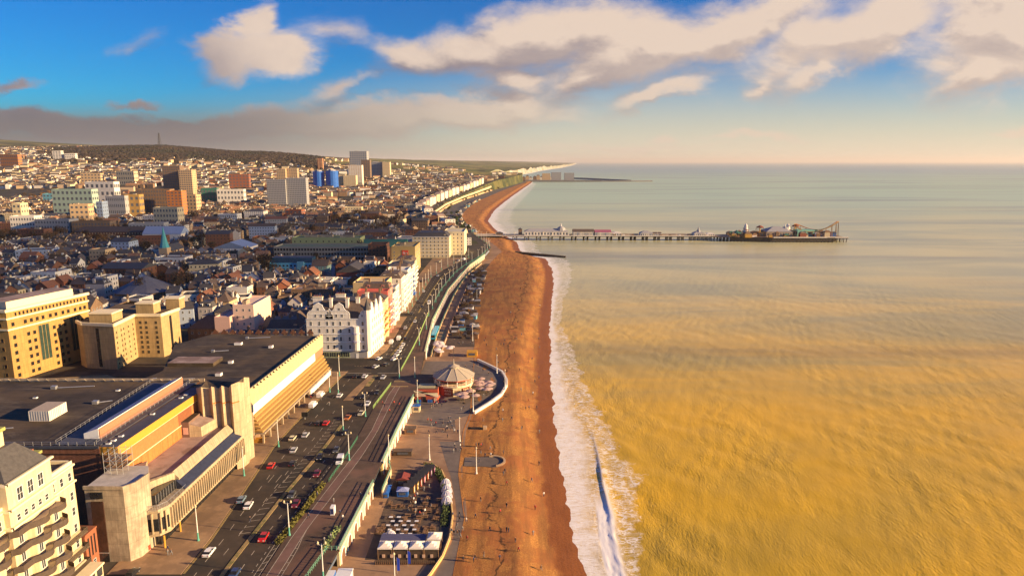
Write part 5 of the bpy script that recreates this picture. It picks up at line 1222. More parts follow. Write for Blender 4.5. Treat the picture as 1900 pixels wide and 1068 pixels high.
# ------------------------------------------------------------------ groyne, marina
GRN = M_("groyne_timber", (.06, .042, .03), var=.2)
r = thing("timber_groyne", "dark timber groyne running from the beach into the sea, before the pier", "groyne", (30, 780, 0))
a = MB(); a.prism([(4, 786), (60, 762), (61, 766), (5, 791)], -3, 2.2, GRN, ztop=[3.4, 1.3, 1.3, 3.4]); a.prism([(36, 771), (58, 761.5), (60, 768), (38, 777)], -3, .9, GRN); a.build("wall", r); a = MB()
for i in range(24): t_ = i / 23; x, y = lerp(4, 60, t_), lerp(785.6, 761.6, t_); a.bar((x, y, -2), (x, y, lerp(4.4, 2.1, t_)), .3, GRN)
a.build("post", r)
MAR = M_("marina_stone", (.20, .19, .18), var=.15)
r = thing("harbour_wall", "long grey harbour breakwater with curved arms beyond the far beach", "breakwater", (300, 3800, 0)); WL[r.name] = (0, 0, 0); r.location = (0, 0, 0)
a = MB(); a.prism([(70, 3700), (480, 3690), (480, 3712), (70, 3760)], -3, 9, MAR); a.build("quay", r)
a = MB()
pts = [(480, 3700), (560, 3705), (650, 3715), (760, 3740)]
for p, q_ in zip(pts, pts[1:]): a.prism([(p[0], p[1] - 7), (q_[0], q_[1] - 7), (q_[0], q_[1] + 7), (p[0], p[1] + 7)], -3, 6, MAR)
pts = [(360, 4350), (440, 4250), (520, 4050), (590, 3850), (640, 3760)]
for p, q_ in zip(pts, pts[1:]): a.prism([(p[0] - 9, p[1]), (q_[0] - 9, q_[1]), (q_[0] + 9, q_[1]), (p[0] + 9, p[1])], -3, 9, MAR)
a.build("breakwater_arm", r)
for i, (a0, a1, yt, lab, wl) in enumerate(((1006, 1021, 322, "grey-beige stepped harbour flats, leftmost of the big three", SAND), (1023, 1041, 320, "tall grey-beige harbour flats in the middle of the big three", GREYP), (1047, 1065, 321, "grey-beige harbour flats, rightmost of the big three", GREYP))):
    d = 3740; ul, _ = UW(a0, 330); ur, vt = UW(a1, yt); w_ = (ur - ul) * d; block("harbour_flats", lab, "flats", (ul + ur) / 2 * d, d, w_, 26, 6, CAMZ + vt * d - 6, wl, ROOFD, 'flat', 9, 3, 8, far=True, glass=GREYG, ww=w_ / 9 * .5, wh=2)
for i in range(12):
    x = -20 + i * 20; r = block("harbour_flats", "low brown harbour building behind the end of the far beach", "flats", x + 25, 3800 + (i % 3) * 40, 18, 20, 6, 12 + (i * 7 % 5) * 3, [BRNB, SAND, WHITE][i % 3], SLATB, 'hip', 4, 2, 3, far=True, group="low buildings around the harbour")
    r['label'] = "low " + ["brown brick", "sandstone", "white"][i % 3] + " harbour building behind the far end of the beach"
# ------------------------------------------------------------------ road, pavements and markings
KE = [(0, -79), (149, -80), (165, -79.8), (178, -80.6), (200, -82), (224, -83.7), (244, -83.2), (270, -81.5), (303, -79.6), (312, -78), (335, -69), (349, -66), (410, -67.5), (475, -68), (540, -68.5), (580, -69), (620, -64), (660, -56), (700, -44), (740, -36), (800, -36), (860, -46), (960, -66)]
FE = [(0, -62), (149, -60.5), (169, -60), (172, -59.5), (196, -57.6), (215, -56.4), (240, -55.8), (262, -56), (291, -54), (311, -52.8), (345, -52.6), (383, -53), (424, -54.5), (520, -55), (600, -51), (657, -44), (700, -34), (728, -31), (790, -26), (850, -36), (960, -58)]
ME = [(0, -72), (154, -69.9), (189, -68.3), (223, -65.6), (245, -64.6), (270, -65.8), (300, -64.4), (360, -60.9), (440, -61.8), (520, -62), (580, -61), (640, -52), (700, -40)]
CYL = [(0, -62), (149, -59.1), (165, -58.5), (182, -57.2), (196, -55.9), (226, -52.9), (239, -52), (257, -52.4), (278, -52.8), (290, -52)]
CYR = [(0, -59), (149, -56.4), (171, -55.6), (189, -53.6), (217, -50.8), (239, -49.8), (261, -49.9), (275, -50), (290, -49.7)]
kx, fx_, mx_, cl_, cr_ = [lambda y, T=T: interp(T, y) for T in (KE, FE, ME, CYL, CYR)]
def frange(a, b, s):
    n = max(1, int(round((b - a) / s))); return [a + (b - a) * i / n for i in range(n + 1)]
def ribbon(mb, fa, fb, y0, y1, z, m_, step=5, side=None):
    ys = frange(y0, y1, step)
    for a, b_ in zip(ys, ys[1:]):
        mb.face([(fa(a), a, z), (fb(a), a, z), (fb(b_), b_, z), (fa(b_), b_, z)], m_)
        if side: mb.face([(fb(a), a, z - side), (fb(b_), b_, z - side), (fb(b_), b_, z), (fb(a), a, z)][::-1], m_); mb.face([(fa(a), a, z - side), (fa(a), a, z), (fa(b_), b_, z), (fa(b_), b_, z - side)][::-1], m_)
ASPH = mat("asphalt", (.062, .047, .034), .9, .2, .35, col2=(.038, .033, .028), sc2=.06, big=.2)
PAVE = mat("pavement_slabs", (.33, .21, .115), .9, .14, .7, col2=(.25, .16, .09), sc2=.12, big=.15)
PROM = mat("promenade_tarmac", (.10, .066, .048), .9, .25, .4, col2=(.15, .085, .06), sc2=.07, big=.25)
CYCM = mat("cycle_lane_red", (.19, .11, .09), .9, .15, .5, col2=(.15, .09, .07), sc2=.1)
MARK = mat("road_paint", (.44, .38, .29), .7, .25, 1.2)
YMARK = mat("yellow_road_paint", (.60, .42, .14), .7, .25, 1.2)
MEDM = mat("median_paving", (.36, .25, .11), .9, .2, .6, col2=(.16, .15, .05), sc2=.3)
a = MB(); ribbon(a, lambda y: kx(y), lambda y: fx_(y), 0, 960, 8.008, ASPH, 6)
a.prism([(-420, 312), (-62, 312), (-62, 333), (-420, 333)], 7.9, 8.006, ASPH); a.prism([(-95, 429), (-62, 429), (-62, 439), (-95, 439)], 7.9, 8.006, ASPH)
a.prism([(-190, 118), (-70, 146), (-70, 149.5), (-190, 149.5)], 7.9, 8.005, ASPH)
struct(a, "road")
a = MB()
ribbon(a, lambda y: -98, lambda y: kx(y), 149.6, 312, 8.13, PAVE, 5, .13)
ribbon(a, lambda y: -74.5 if y > 345 else -75, lambda y: kx(y), 333.2, 428.8, 8.13, PAVE, 5, .13); ribbon(a, lambda y: -76 if y < 520 else -82, lambda y: kx(y), 439.2, 700, 8.13, PAVE, 6, .13)
struct(a, "pavement")
a = MB(); ribbon(a, lambda y: fx_(y), lambda y: upper(y) - .3, 100, 960, 8.12, PROM, 5, .12); struct(a, "upper_promenade")
a = MB(); ribbon(a, cl_, cr_, 130, 290, 8.126, CYCM); struct(a, "cycle_lane")
a = MB()
MED_GAP = ((308, 336),)
for (y0, y1) in ((140, 245), (290, 306), (338, 428), (440, 640)): ribbon(a, lambda y: mx_(y) - .5, lambda y: mx_(y) + (.6 if y < 260 else 1.4 if y < 310 else .4), y0, y1, 8.14, MEDM, 5, .13)
a.prism([(-70.5, 272), (-66.8, 272), (-64.5, 306), (-66.5, 306), (-69.4, 285)], 8, 8.15, PAVE)
struct(a, "central_reservation")
a = MB()
def line(f, y0, y1, w_=.16, z=8.014, dash=None, m_=MARK):
    if dash:
        y = y0
        while y < y1: ribbon(a, lambda q: f(q) - w_ / 2, lambda q: f(q) + w_ / 2, y, min(y1, y + dash[0]), z, m_, 50); y += dash[0] + dash[1]
    else: ribbon(a, lambda q: f(q) - w_ / 2, lambda q: f(q) + w_ / 2, y0, y1, z, m_, 5)
line(lambda y: lerp(kx(y), mx_(y), .34), 140, 308, .18, 8.014, (3, 4.5)); line(lambda y: lerp(kx(y), mx_(y), .66) , 140, 262, .16, 8.014, (3, 6))
line(lambda y: lerp(mx_(y), fx_(y), .38), 140, 300, .18, 8.014, (2, 4)); line(lambda y: lerp(mx_(y), fx_(y), .72), 140, 215, .16, 8.014, (1.2, 1.4))
line(lambda y: lerp(kx(y), mx_(y), .5), 340, 600, .2, 8.014, (3, 6)); line(lambda y: lerp(mx_(y), fx_(y), .5), 340, 600, .2, 8.014, (3, 6))
line(lambda y: kx(y) + .35, 150, 308, .14, 8.014, None, YMARK); line(lambda y: kx(y) + .65, 150, 308, .14, 8.014, None, YMARK)
# echelon parking bays beside the reservation
for i in range(26):
    y = 168 + i * 3.3; x = mx_(y) - 1.2
    if y < 262: a.face([(x - 2.6, y, 8.014), (x - 2.6, y + .16, 8.014), (x, y + .9, 8.014), (x, y + .74, 8.014)][::-1], MARK)
line(lambda y: mx_(y) - 3.85, 168, 250, .14, 8.014, (1.5, 1.5)); line(cl_, 130, 290, .17, 8.132); line(cr_, 130, 290, .17, 8.132); line(lambda y: cr_(y) - .0 + .9 * S01((170 - y) / 12), 130, 171, .15, 8.133)
for i in range(12): y = 132 + i * 3.2; x = cr_(y); a.face([(x, y, 8.132), (x + .9 * S01((170 - y) / 12), y, 8.132), (x + .9 * S01((170 - y) / 12), y + .15, 8.132), (x, y + .15, 8.132)], MARK)
line(lambda y: fx_(y) - 1.7, 140, 178, .15, 8.014); line(lambda y: fx_(y) - .5, 140, 178, .15, 8.014)
for i in range(12): y = 142 + i * 3; x = fx_(y); a.face([(x - 1.7, y, 8.014), (x - .5, y + 1.1, 8.014), (x - .5, y + 1.3, 8.014), (x - 1.7, y + .2, 8.014)], MARK)
for y in (289.5, 296.5): a.face([(-53.5, y, 8.13), (-46, y, 8.13), (-46, y + .6, 8.13), (-53.5, y + .6, 8.13)], YMARK)
for (x0, x1, y, ) in ((-79.5, -66.5, 309.5), (-63.5, -54, 309.5), (-66, -62, 337), (-60, -54, 337)): a.face([(x0, y, 8.014), (x1, y, 8.014), (x1, y + .35, 8.014), (x0, y + .35, 8.014)], MARK)
for i in range(9): a.face([(-77 + i * 1.4, 321, 8.014), (-76.3 + i * 1.4, 321, 8.014), (-76.3 + i * 1.4, 321.2, 8.014), (-77 + i * 1.4, 321.2, 8.014)], YMARK)
for (x, y) in ((-76, 198), (-73.6, 198), (-71.2, 198)): a.face([(x, y, 8.014), (x + .15, y, 8.014), (x + .3, y + 5, 8.014), (x + .15, y + 5, 8.014)], MARK)
struct(a, "road_markings")
a = MB(); ribbon(a, lambda y: upper(y) + .2, lambda y: upper(y) + 3.8, 352, 640, 3.515, SERV, 8); struct(a, "lower_service_road")
a = MB(); ribbon(a, lambda y: interp([(352, -38), (540, -37.4), (640, -35.8), (690, -28)], y), lambda y: bedge(y) + .4, 372, 690, 3.57, mat("beach_decking", (.10, .07, .05), .9, .3, .5, col2=(.06, .045, .035), sc2=.1), 8); struct(a, "beach_bar_decking")
GRYP = mat("grey_path", (.17, .135, .11), .9, .15, .5, big=.15)
a = MB(); ribbon(a, lambda y: interp([(120, -22), (156, -19.6), (173, -16.2), (186, -16.2), (196, -17.6), (210, -20), (222, -23), (240, -27)], y), lambda y: bedge(y) + .6, 110, 240, 3.515, GRYP, 4)
a.prism([G(700, 780, 3.5)[:2], (-22, 252), (-24, 268), (-38, 268)], 3.4, 3.512, GRYP); struct(a, "lower_path")
a = MB(); ribbon(a, lambda y: -38.6, lambda y: interp([(156, -21), (173, -18.0), (186, -17.8), (196, -19.4), (210, -22.5), (216, -26)], y), 163, 216, 3.512, mat("shaded_terrace_paving", (.12, .085, .06), .9, .25, .8, col2=(.09, .07, .055), sc2=.15), 4); struct(a, "terrace_floor")  # grey-brown paving, its colour darkened further for the shade over the terrace

# ------------------------------------------------------------------ promenade railing and arches
def seg_arch(y0, y1, xt, lab, wallm, n, col_):
    yc = (y0 + y1) / 2
    r = thing("arched_sea_wall", lab, "sea wall", (xt(yc), yc, 3.5)); 
    A, B = (xt(y0), y0), (xt(y1), y1)
    a = MB(); a.prism([(A[0] - .7, y0), (A[0], y0), (B[0], y1), (B[0] - .7, y1)], 2.5, 8.3, wallm); a.prism([(A[0] - .75, y0), (A[0] + .35, y0), (B[0] + .35, y1), (B[0] - .75, y1)], 7.7, 8.35, CREAMD); a.build("wall", r)
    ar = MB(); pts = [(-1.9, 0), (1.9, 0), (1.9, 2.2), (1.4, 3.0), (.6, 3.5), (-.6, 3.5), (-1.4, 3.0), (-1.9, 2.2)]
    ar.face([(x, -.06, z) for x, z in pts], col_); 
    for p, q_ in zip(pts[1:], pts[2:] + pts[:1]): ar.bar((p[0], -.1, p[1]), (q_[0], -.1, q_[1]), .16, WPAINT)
    me = ar.mesh("arch")
    rz = atan2(y1 - y0, B[0] - A[0])
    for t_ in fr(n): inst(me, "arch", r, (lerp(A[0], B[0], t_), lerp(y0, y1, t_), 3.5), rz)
    a = MB(); k = max(2, int((y1 - y0) / 1.5))
    for i in range(k + 1): t_ = i / k; x, y = lerp(A[0], B[0], t_), lerp(y0, y1, t_); a.bar((x + .1, y, 8.35), (x + .1, y, 9.55), .07, GREENM)
    for z in (8.6, 9.1, 9.5): a.bar((A[0] + .1, y0, z), (B[0] + .1, y1, z), .06, GREENM)
    a.build("railing", r)
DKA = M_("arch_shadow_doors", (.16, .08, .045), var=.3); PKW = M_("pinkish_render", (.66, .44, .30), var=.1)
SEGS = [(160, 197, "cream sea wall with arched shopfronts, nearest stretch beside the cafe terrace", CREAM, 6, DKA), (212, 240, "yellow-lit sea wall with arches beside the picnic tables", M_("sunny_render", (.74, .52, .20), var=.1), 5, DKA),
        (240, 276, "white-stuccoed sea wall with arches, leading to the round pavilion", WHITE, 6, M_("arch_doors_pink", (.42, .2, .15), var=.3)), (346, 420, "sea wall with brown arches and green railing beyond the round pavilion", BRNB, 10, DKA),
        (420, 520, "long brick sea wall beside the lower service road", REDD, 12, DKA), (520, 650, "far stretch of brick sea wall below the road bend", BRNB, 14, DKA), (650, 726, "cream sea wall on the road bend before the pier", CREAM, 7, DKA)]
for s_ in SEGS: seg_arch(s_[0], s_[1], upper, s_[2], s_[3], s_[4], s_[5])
def fence(name, lab, pts, z, h, m_, posts=2.2, wall=None, cat="railing"):
    r = thing(name, lab, cat, (pts[0][0], pts[0][1], z)); a = MB()
    if wall:
        for p, q_ in zip(pts, pts[1:]):
            L = hypot(q_[0] - p[0], q_[1] - p[1]); n = ((q_[1] - p[1]) / L * wall[1], -(q_[0] - p[0]) / L * wall[1])
            a.prism([(p[0] - n[0], p[1] - n[1]), (p[0] + n[0], p[1] + n[1]), (q_[0] + n[0], q_[1] + n[1]), (q_[0] - n[0], q_[1] - n[1])][::1], z - 1.5, z + wall[0], wall[2])
        a.build("wall", r); a = MB()
    b_ = MB()
    for p, q_ in zip(pts, pts[1:]):
        L = hypot(q_[0] - p[0], q_[1] - p[1]); k = max(1, int(L / posts))
        for i in range(k): x, y = lerp(p[0], q_[0], i / k), lerp(p[1], q_[1], i / k); b_.bar((x, y, z + (wall[0] if wall else 0)), (x, y, z + h), .07, m_)
        for f in (1., .55) : a.bar((*p, z + h * f), (*q_, z + h * f), .06, m_)
    a.build("rail", r); b_.build("post", r)
fence("road_fence", "green iron fence along the seaward edge of the road, before the crossing", [(fx_(y), y) for y in (262, 270, 278, 286, 292)], 8.1, 1.3, M_("lime_ironwork", (.33, .50, .16), var=.15), 1)
fence("road_fence", "green iron fence curving beside the road past the white gabled hotel", [(fx_(y), y) for y in (312, 330, 350, 380, 410, 440)], 8.1, 1.3, M_("lime_ironwork", (.33, .50, .16)), 1.5)
fence("road_fence", "long green fence beside the far part of the road", [(fx_(y), y) for y in (470, 520, 560, 600, 640, 680, 720, 760)], 8.1, 1.4, GREENM, 2.5)
fence("promenade_fence", "pale green railing on the seaward side of the lower service road", [(-43.3, 352), (-45, 400), (-45.3, 450), (-45, 520), (-43, 580), (-40.5, 620), (-31, 690)], 3.5, 1.9, GREENM, 2.5, (.9, .25, SAND))
fence("promenade_fence", "sandy wall and railing at the edge of the beach bars", [(-38.5, 352), (-38.9, 444), (-37.8, 540), (-36.2, 640)], 3.5, 1.5, M_("rust_rail", (.4, .25, .12), var=.2), 3, (.8, .2, PKW))
fence("bollard_fence", "row of green bollards and chain along the cycle lane, right of the road", [(fx_(y) + .5, y) for y in (198, 206, 214, 222, 232)], 8.1, 1.1, M_("dark_green_paint", (.06, .2, .12), var=.1), 1.2)
fence("stair_railing", "green railing round the stair opening at the bottom edge of the promenade", [(-50.2, 140), (-47.5, 160), (-43.8, 160)], 8.1, 1.2, GREENM, 1)
fence("ramp_railing", "green railing of the ramp with a cream wall, beside the yellow-lit arches", [(-40.3, 197), (-40.2, 212), (-41.5, 216)], 3.5, 3.2, GREENM, 1.2, (2.4, .2, CREAM))
# stair well at the bottom edge, with the kiosk below
r = thing("stair_kiosk", "white flat-roofed kiosk with blue panels below the green stair railing", "kiosk", (-44, 152, 3.5)); a = MB()
a.box(-43.0, -39.5, 150, 154, 3.5, 6.6, WHITE, M_("kiosk_top", (.42, .38, .36), var=.15)); a.box(-46, -43.2, 147.5, 152.2, 3.5, 7.6, BLUEP, WPAINT); a.build("wall", r); a = MB(); a.box(-43.1, -39.4, 149.9, 154.1, 6.6, 6.9, WPAINT); a.build("roof_edge", r)

# ------------------------------------------------------------------ terrace plaza and the round pavilion
PW = [(-23, 262), (-16.1, 268.5), (-9.3, 281.4), (-5.2, 291), (-3.0, 303.1), (-2.9, 311), (-5.3, 323.7), (-11.5, 334), (-18.3, 344.2)]
a = MB(); a.prism([(-45, 262)] + PW + [(-45, 344)], 0, 3.53, GRYP); struct(a, "plaza")
r = thing("curved_wall", "low white curved wall round the plaza, bulging onto the beach", "wall", (-9, 300, 3.5)); a = MB()
for p, q_ in zip(PW[1:], PW[2:]):
    L = hypot(q_[0] - p[0], q_[1] - p[1]); n = ((q_[1] - p[1]) / L, -(q_[0] - p[0]) / L)
    a.prism([p, (p[0] + n[0] * .9, p[1] + n[1] * .9), (q_[0] + n[0] * .9, q_[1] + n[1] * .9), q_], .5, 4.7, WHITE)
a.build("wall", r)
r = thing("round_pavilion", "octagonal seaside pavilion with a pale conical roof and balcony, on the plaza below the road", "pavilion", (-26.4, 297, 3.5))
cx, cy = -26.4, 297.5
a = MB(); a.lathe(cx, cy, [(8.2, 3.5), (8.2, 7.9)], M_("brick_red_paint", (.42, .09, .05), var=.1), 12, .26); a.lathe(cx, cy, [(5.8, 8.3), (5.8, 11.4)], M_("pavilion_glass", (.10, .07, .05), rough=.3, var=.4), 12, .26); a.build("wall", r)
a = MB(); a.lathe(cx, cy, [(8.4, 7.5), (9.1, 7.9), (9.1, 8.3), (8.4, 8.3)], CREAMD, 12, .26); a.build("balcony_floor", r)
a = MB()
for i in range(36):
    s = i * pi / 18; a.bar((cx + 9 * cos(s), cy + 9 * sin(s), 8.3), (cx + 9 * cos(s), cy + 9 * sin(s), 9.3), .06, CREAM); s2 = s + pi / 18; a.bar((cx + 9 * cos(s), cy + 9 * sin(s), 9.3), (cx + 9 * cos(s2), cy + 9 * sin(s2), 9.3), .09, CREAM)
a.build("balustrade", r)
a = MB()
for i in range(12): s = .26 + i * pi / 6; a.bar((cx + 8.3 * cos(s), cy + 8.3 * sin(s), 8.3), (cx + 8.3 * cos(s), cy + 8.3 * sin(s), 11.3), .16, WPAINT)
a.build("column", r)
a = MB(); a.lathe(cx, cy, [(9.6, 10.9), (9.6, 11.15), (2.6, 14.4), (2.6, 14.6)], M_("pavilion_roof", (.42, .35, .26), var=.06, scale=.5), 12, .26); ro = a.build("roof", r)
a = MB()
for i in range(12): s = .26 + i * pi / 6; a.bar((cx + 9.55 * cos(s), cy + 9.55 * sin(s), 11.2), (cx + 2.5 * cos(s), cy + 2.5 * sin(s), 14.5), .09, M_("roof_rib", (.42, .36, .28), var=.05))
a.build("rib", ro)
a = MB(); a.lathe(cx, cy, [(2.2, 14.4), (2.2, 15.1), (2.8, 15.15), (.3, 16.2), (.12, 18.6)], MATS["pavilion_roof"], 12); a.build("lantern", ro)
a = MB(); a.lathe(cx, cy, [(9.3, 10.5), (9.3, 10.92)], REDP, 12, .26); a.build("fascia", r)
for k, s in enumerate((-1.83, -1.31, -.79, -.26, .26)):     # painted sign bays
    b_ = MB(); b_.box(-1.9, 1.9, -.2, 0, 0, 4.0, CREAM if k % 2 else M_("sign_brown", (.22, .06, .03), var=.2)); b_.box(-2.1, 2.1, -.3, .0, 3.7, 4.1, CREAMD)
    if k % 2 == 0:
        for i in range(9):
            for j in range(2): b_.box(-1.5 + i * .35, -1.32 + i * .35, -.24, -.2, .8 + j * 1.4, .8 + j * 1.4 + (.9 if (i + j) % 3 else .5), CREAM)
    else:
        for i in range(6): b_.box(-1.2 + i * .42, -.95 + i * .42, -.24, -.2, 1.9, 2.7, REDD)
    inst(b_.mesh("sign_panel"), "sign_panel", r, (cx + 8.0 * cos(s), cy + 8.0 * sin(s), 3.5), s + pi / 2)
a = MB(); a.prism([(-45, 286), (-32.5, 286), (-32.5, 303), (-45, 303)], 3.5, 8.1, MATS["brick_red_paint"], PROM); a.prism([(-45, 300), (-33, 300), (-30, 306), (-45, 308)], 3.5, 8.15, SAND, PROM); a.build("link_deck", r)
a = MB(); a.prism([(-42.3, 282.8), (-32.4, 282.8), (-31.6, 286), (-42.3, 286)], 3.5, 7.4, M_("brick_red_paint", (.42, .09, .05)), ROOFP, ztop=[7.9, 5.4, 5.4, 7.9]); a.box(-41.8, -37.6, 282.6, 282.8, 6.0, 7.3, PKW); a.box(-38.6, -37.3, 282.6, 282.8, 3.5, 5.8, BLACK); a.box(-33.9, -32.7, 282.6, 282.8, 3.6, 5.2, PKW)
for x in (-41.6, -40.4, -36.6, -35.5): a.box(x, x + .9, 281.8, 282.7, 3.5, 4.6, BLUEP)
a.prism([(-42.5, 282.5), (-32.3, 282.5), (-32.3, 282.8), (-42.5, 282.8)], 7.6, 8.3, CREAMD, ztop=[8.6, 6.0, 6.0, 8.6]); a.build("side_bar", r)
a = MB(); a.prism([(-41.5, 287.5), (-34, 287.5), (-34, 293.5), (-41.5, 293.5)], 8.1, 8.35, M_("pale_deck", (.42, .38, .22), var=.1)); a.build("deck", r)
f = thing("flagpole", "thin dark flagpole rising from the middle of the octagonal pavilion", "flagpole", (cx, cy, 18)); a = MB(); a.bar((cx, cy, 18), (cx, cy, 24), .07, BLACK); a.lathe(cx, cy, [(.05, 24), (.15, 24.15), (.03, 24.3)], BLACK, 6); a.build("pole", f)

def parasol(m_, h=2.9, r_=1.9):
    q_ = thing("parasol", "x", "parasol", (0, 0, 0)); a = MB(); a.bar((0, 0, 0), (0, 0, h), .05, WOOD); a.lathe(0, 0, [(.35, 0), (.35, .12)], BLACK, 8); a.build("pole", q_)
    a = MB(); a.lathe(0, 0, [(r_, h - .45), (r_, h - .35), (r_ * .5, h - .05), (.05, h + .15)], m_, 8); a.build("canopy", q_); return q_
def picnic():
    q_ = thing("picnic_table", "x", "picnic table", (0, 0, 0)); a = MB(); a.box(-.9, .9, -.38, .38, .7, .76, WOOD); a.build("tabletop", q_)
    for s in (-1, 1): a = MB(); a.box(-.9, .9, s * .72 - .13, s * .72 + .13, .42, .47, WOOD); a.build("bench", q_)
    a = MB()
    for x in (-.65, .65): a.bar((x, -.75, 0), (x, .2, .7), .05, WOOD); a.bar((x, .75, 0), (x, -.2, .7), .05, WOOD); a.bar((x, -.8, .4), (x, .8, .4), .04, WOOD)
    a.build("leg", q_); return q_
def scatter(proto, spots, label, group, z, used=[None]):
    for i, (x, y, rz, s) in enumerate(spots):
        o = proto if proto.name not in used else copy_tree(proto)
        used.append(proto.name) if o is proto else None
        o.location = (x, y, z); o.rotation_euler = (0, 0, rz); o.scale = (s, s, s); o['label'] = label if isinstance(label, str) else label[i % len(label)]; o['group'] = group
PP = parasol(M_("pink_canvas", (.50, .34, .28), var=.1)); 
sp = []
for i in range(26):
    a_ = R.uniform(-1.35, .75); rr = R.uniform(10.5, 17); sp.append((cx + rr * cos(a_), cy + rr * sin(a_) - 1, R.random(), R.uniform(.9, 1.25)))
scatter(PP, sp, "pinkish white parasol on the seaward terrace of the round pavilion", "parasols round the pavilion", 3.55)
PP2 = parasol(M_("white_canvas", (.72, .6, .55), var=.08))
scatter(PP2, [(*G(810 + R.uniform(0, 28), 640 + R.uniform(0, 22), 3.5), 0, 1.1) for i in range(16)], "white parasol on the terrace behind the round pavilion, beside the green railing", "parasols behind the pavilion", 3.55)
PT = picnic()
sp = [G(640 + 60 + R.uniform(12, 62), 897 + R.uniform(0, 70), 3.5) for i in range(5)]
scatter(PT, [(lerp(-38, -22, R.random()), R.uniform(176, 196), R.choice((0, pi / 2)), 1) for i in range(52)], "brown timber picnic table on the cafe terrace behind the white tents", "picnic tables on the cafe terrace", 3.53)

# white square tables
r0 = thing("cafe_table", "white square cafe table on the terrace, in front of the blue canopy", "table", (0, 0, 0)); a = MB(); a.box(-.55, .55, -.4, .4, .72, .77, WPAINT); a.build("tabletop", r0); a = MB(); a.bar((0, 0, 0), (0, 0, .72), .05, BLACK); a.box(-.25, .25, -.25, .25, 0, .04, BLACK); a.build("leg", r0)
scatter(r0, [(-35.3 + (i % 4) * 2.3 + (i // 4 % 2) * .9, 174.5 + (i // 4) * 2.3, 0, 1) for i in range(18)], "white square cafe table on the open cafe terrace", "white cafe tables", 3.53)
# tents
def tent(x, y, lab):
    q_ = thing("white_tent", lab, "tent", (x, y, 3.5)); w_ = 1.9; a = MB(); z0, z1 = 3.2, 4.3
    n = 6; TM = M_("tent_canvas", (.80, .72, .60), var=.05)
    def hh(u, v): d = max(abs(u), abs(v)); return z0 + (z1 - z0) * (1 - d) ** 1.6
    for i in range(n):
        for j in range(n):
            u0, u1, v0, v1 = -1 + 2 * i / n, -1 + 2 * (i + 1) / n, -1 + 2 * j / n, -1 + 2 * (j + 1) / n
            a.face([(x + u * w_, y + v * w_, 3.5 + hh(u, v)) for u, v in ((u0, v0), (u1, v0), (u1, v1), (u0, v1))], TM)
    for (u0, v0, u1, v1) in ((-1, -1, 1, -1), (1, -1, 1, 1), (1, 1, -1, 1), (-1, 1, -1, -1)): a.face([(x + u0 * w_, y + v0 * w_, 6.4), (x + u1 * w_, y + v1 * w_, 6.4), (x + u1 * w_, y + v1 * w_, 6.72), (x + u0 * w_, y + v0 * w_, 6.72)], TM)
    a.build("canopy", q_); a = MB()
    for u, v in ((-1, -1), (1, -1), (1, 1), (-1, 1)): a.bar((x + u * w_ * .96, y + v * w_ * .96, 3.5), (x + u * w_ * .96, y + v * w_ * .96, 6.6), .06, WOOD)
    a.build("leg", q_)
TL = ["leftmost of the four white pointed tents in the front row", "second from the left of the white pointed tents in the front row", "third from the left of the white pointed tents in the front row", "rightmost of the four white pointed tents in the front row", "single white pointed tent standing behind the rightmost of the row"]
for i, (x, y) in enumerate(((-33.3, 165), (-29.2, 165), (-25.1, 165), (-21.1, 165), (-20.9, 169.4))): tent(x, y, TL[i])
r = thing("cafe_bar", "dark timber cafe hut with lit hatches under the row of white tents", "cafe", (-28, 165, 3.5)); a = MB(); a.box(-35, -19.4, 163.2, 163.6, 3.5, 5.9, M_("dark_timber", (.09, .06, .04), var=.25)); a.box(-35, -19.6, 166.6, 166.9, 3.5, 6.2, MATS["dark_timber"]); a.build("wall", r)
for i in range(7): a = MB(); a.box(-34 + i * 2.1, -33.3 + i * 2.1, 163.05, 163.2, 4.1, 5.0, PKW); a.build("hatch", r)
a = MB(); a.box(-35.5, -23.2, 167.3, 171.2, 6.0, 6.2, M_("blue_canvas", (.10, .10, .17), var=.15)); a.build("blue_canopy", r)
r = thing("seating_fence", "dark slatted terrace rail with benches in front of the white tents", "railing", (-28, 161, 3.5)); a = MB()
for i in range(30): a.box(-35.4 + i * .52, -35.2 + i * .52, 160.8, 161, 3.5, 4.6, WOOD)
a.box(-35.5, -19.9, 160.78, 160.84, 4.3, 4.5, MATS["dark_timber"]); a.box(-35.5, -19.9, 161, 163, 3.5, 3.62, MATS["dark_timber"]); a.build("rail", r)
# kerb wall round the cafe
CW = [(-27, 140), (-20.6, 155.9), (-18.3, 164), (-17.2, 172.9), (-17.4, 185), (-18.7, 194.2), (-20.8, 205), (-23.6, 214.6), (-26.5, 219), (-30.5, 221)]
fence("terrace_wall", "low golden curved wall round the cafe terrace beside the beach", CW, 3.5, .9, CREAM, 30, (.75, .22, M_("golden_stone", (.62, .42, .16), var=.1)), "wall")
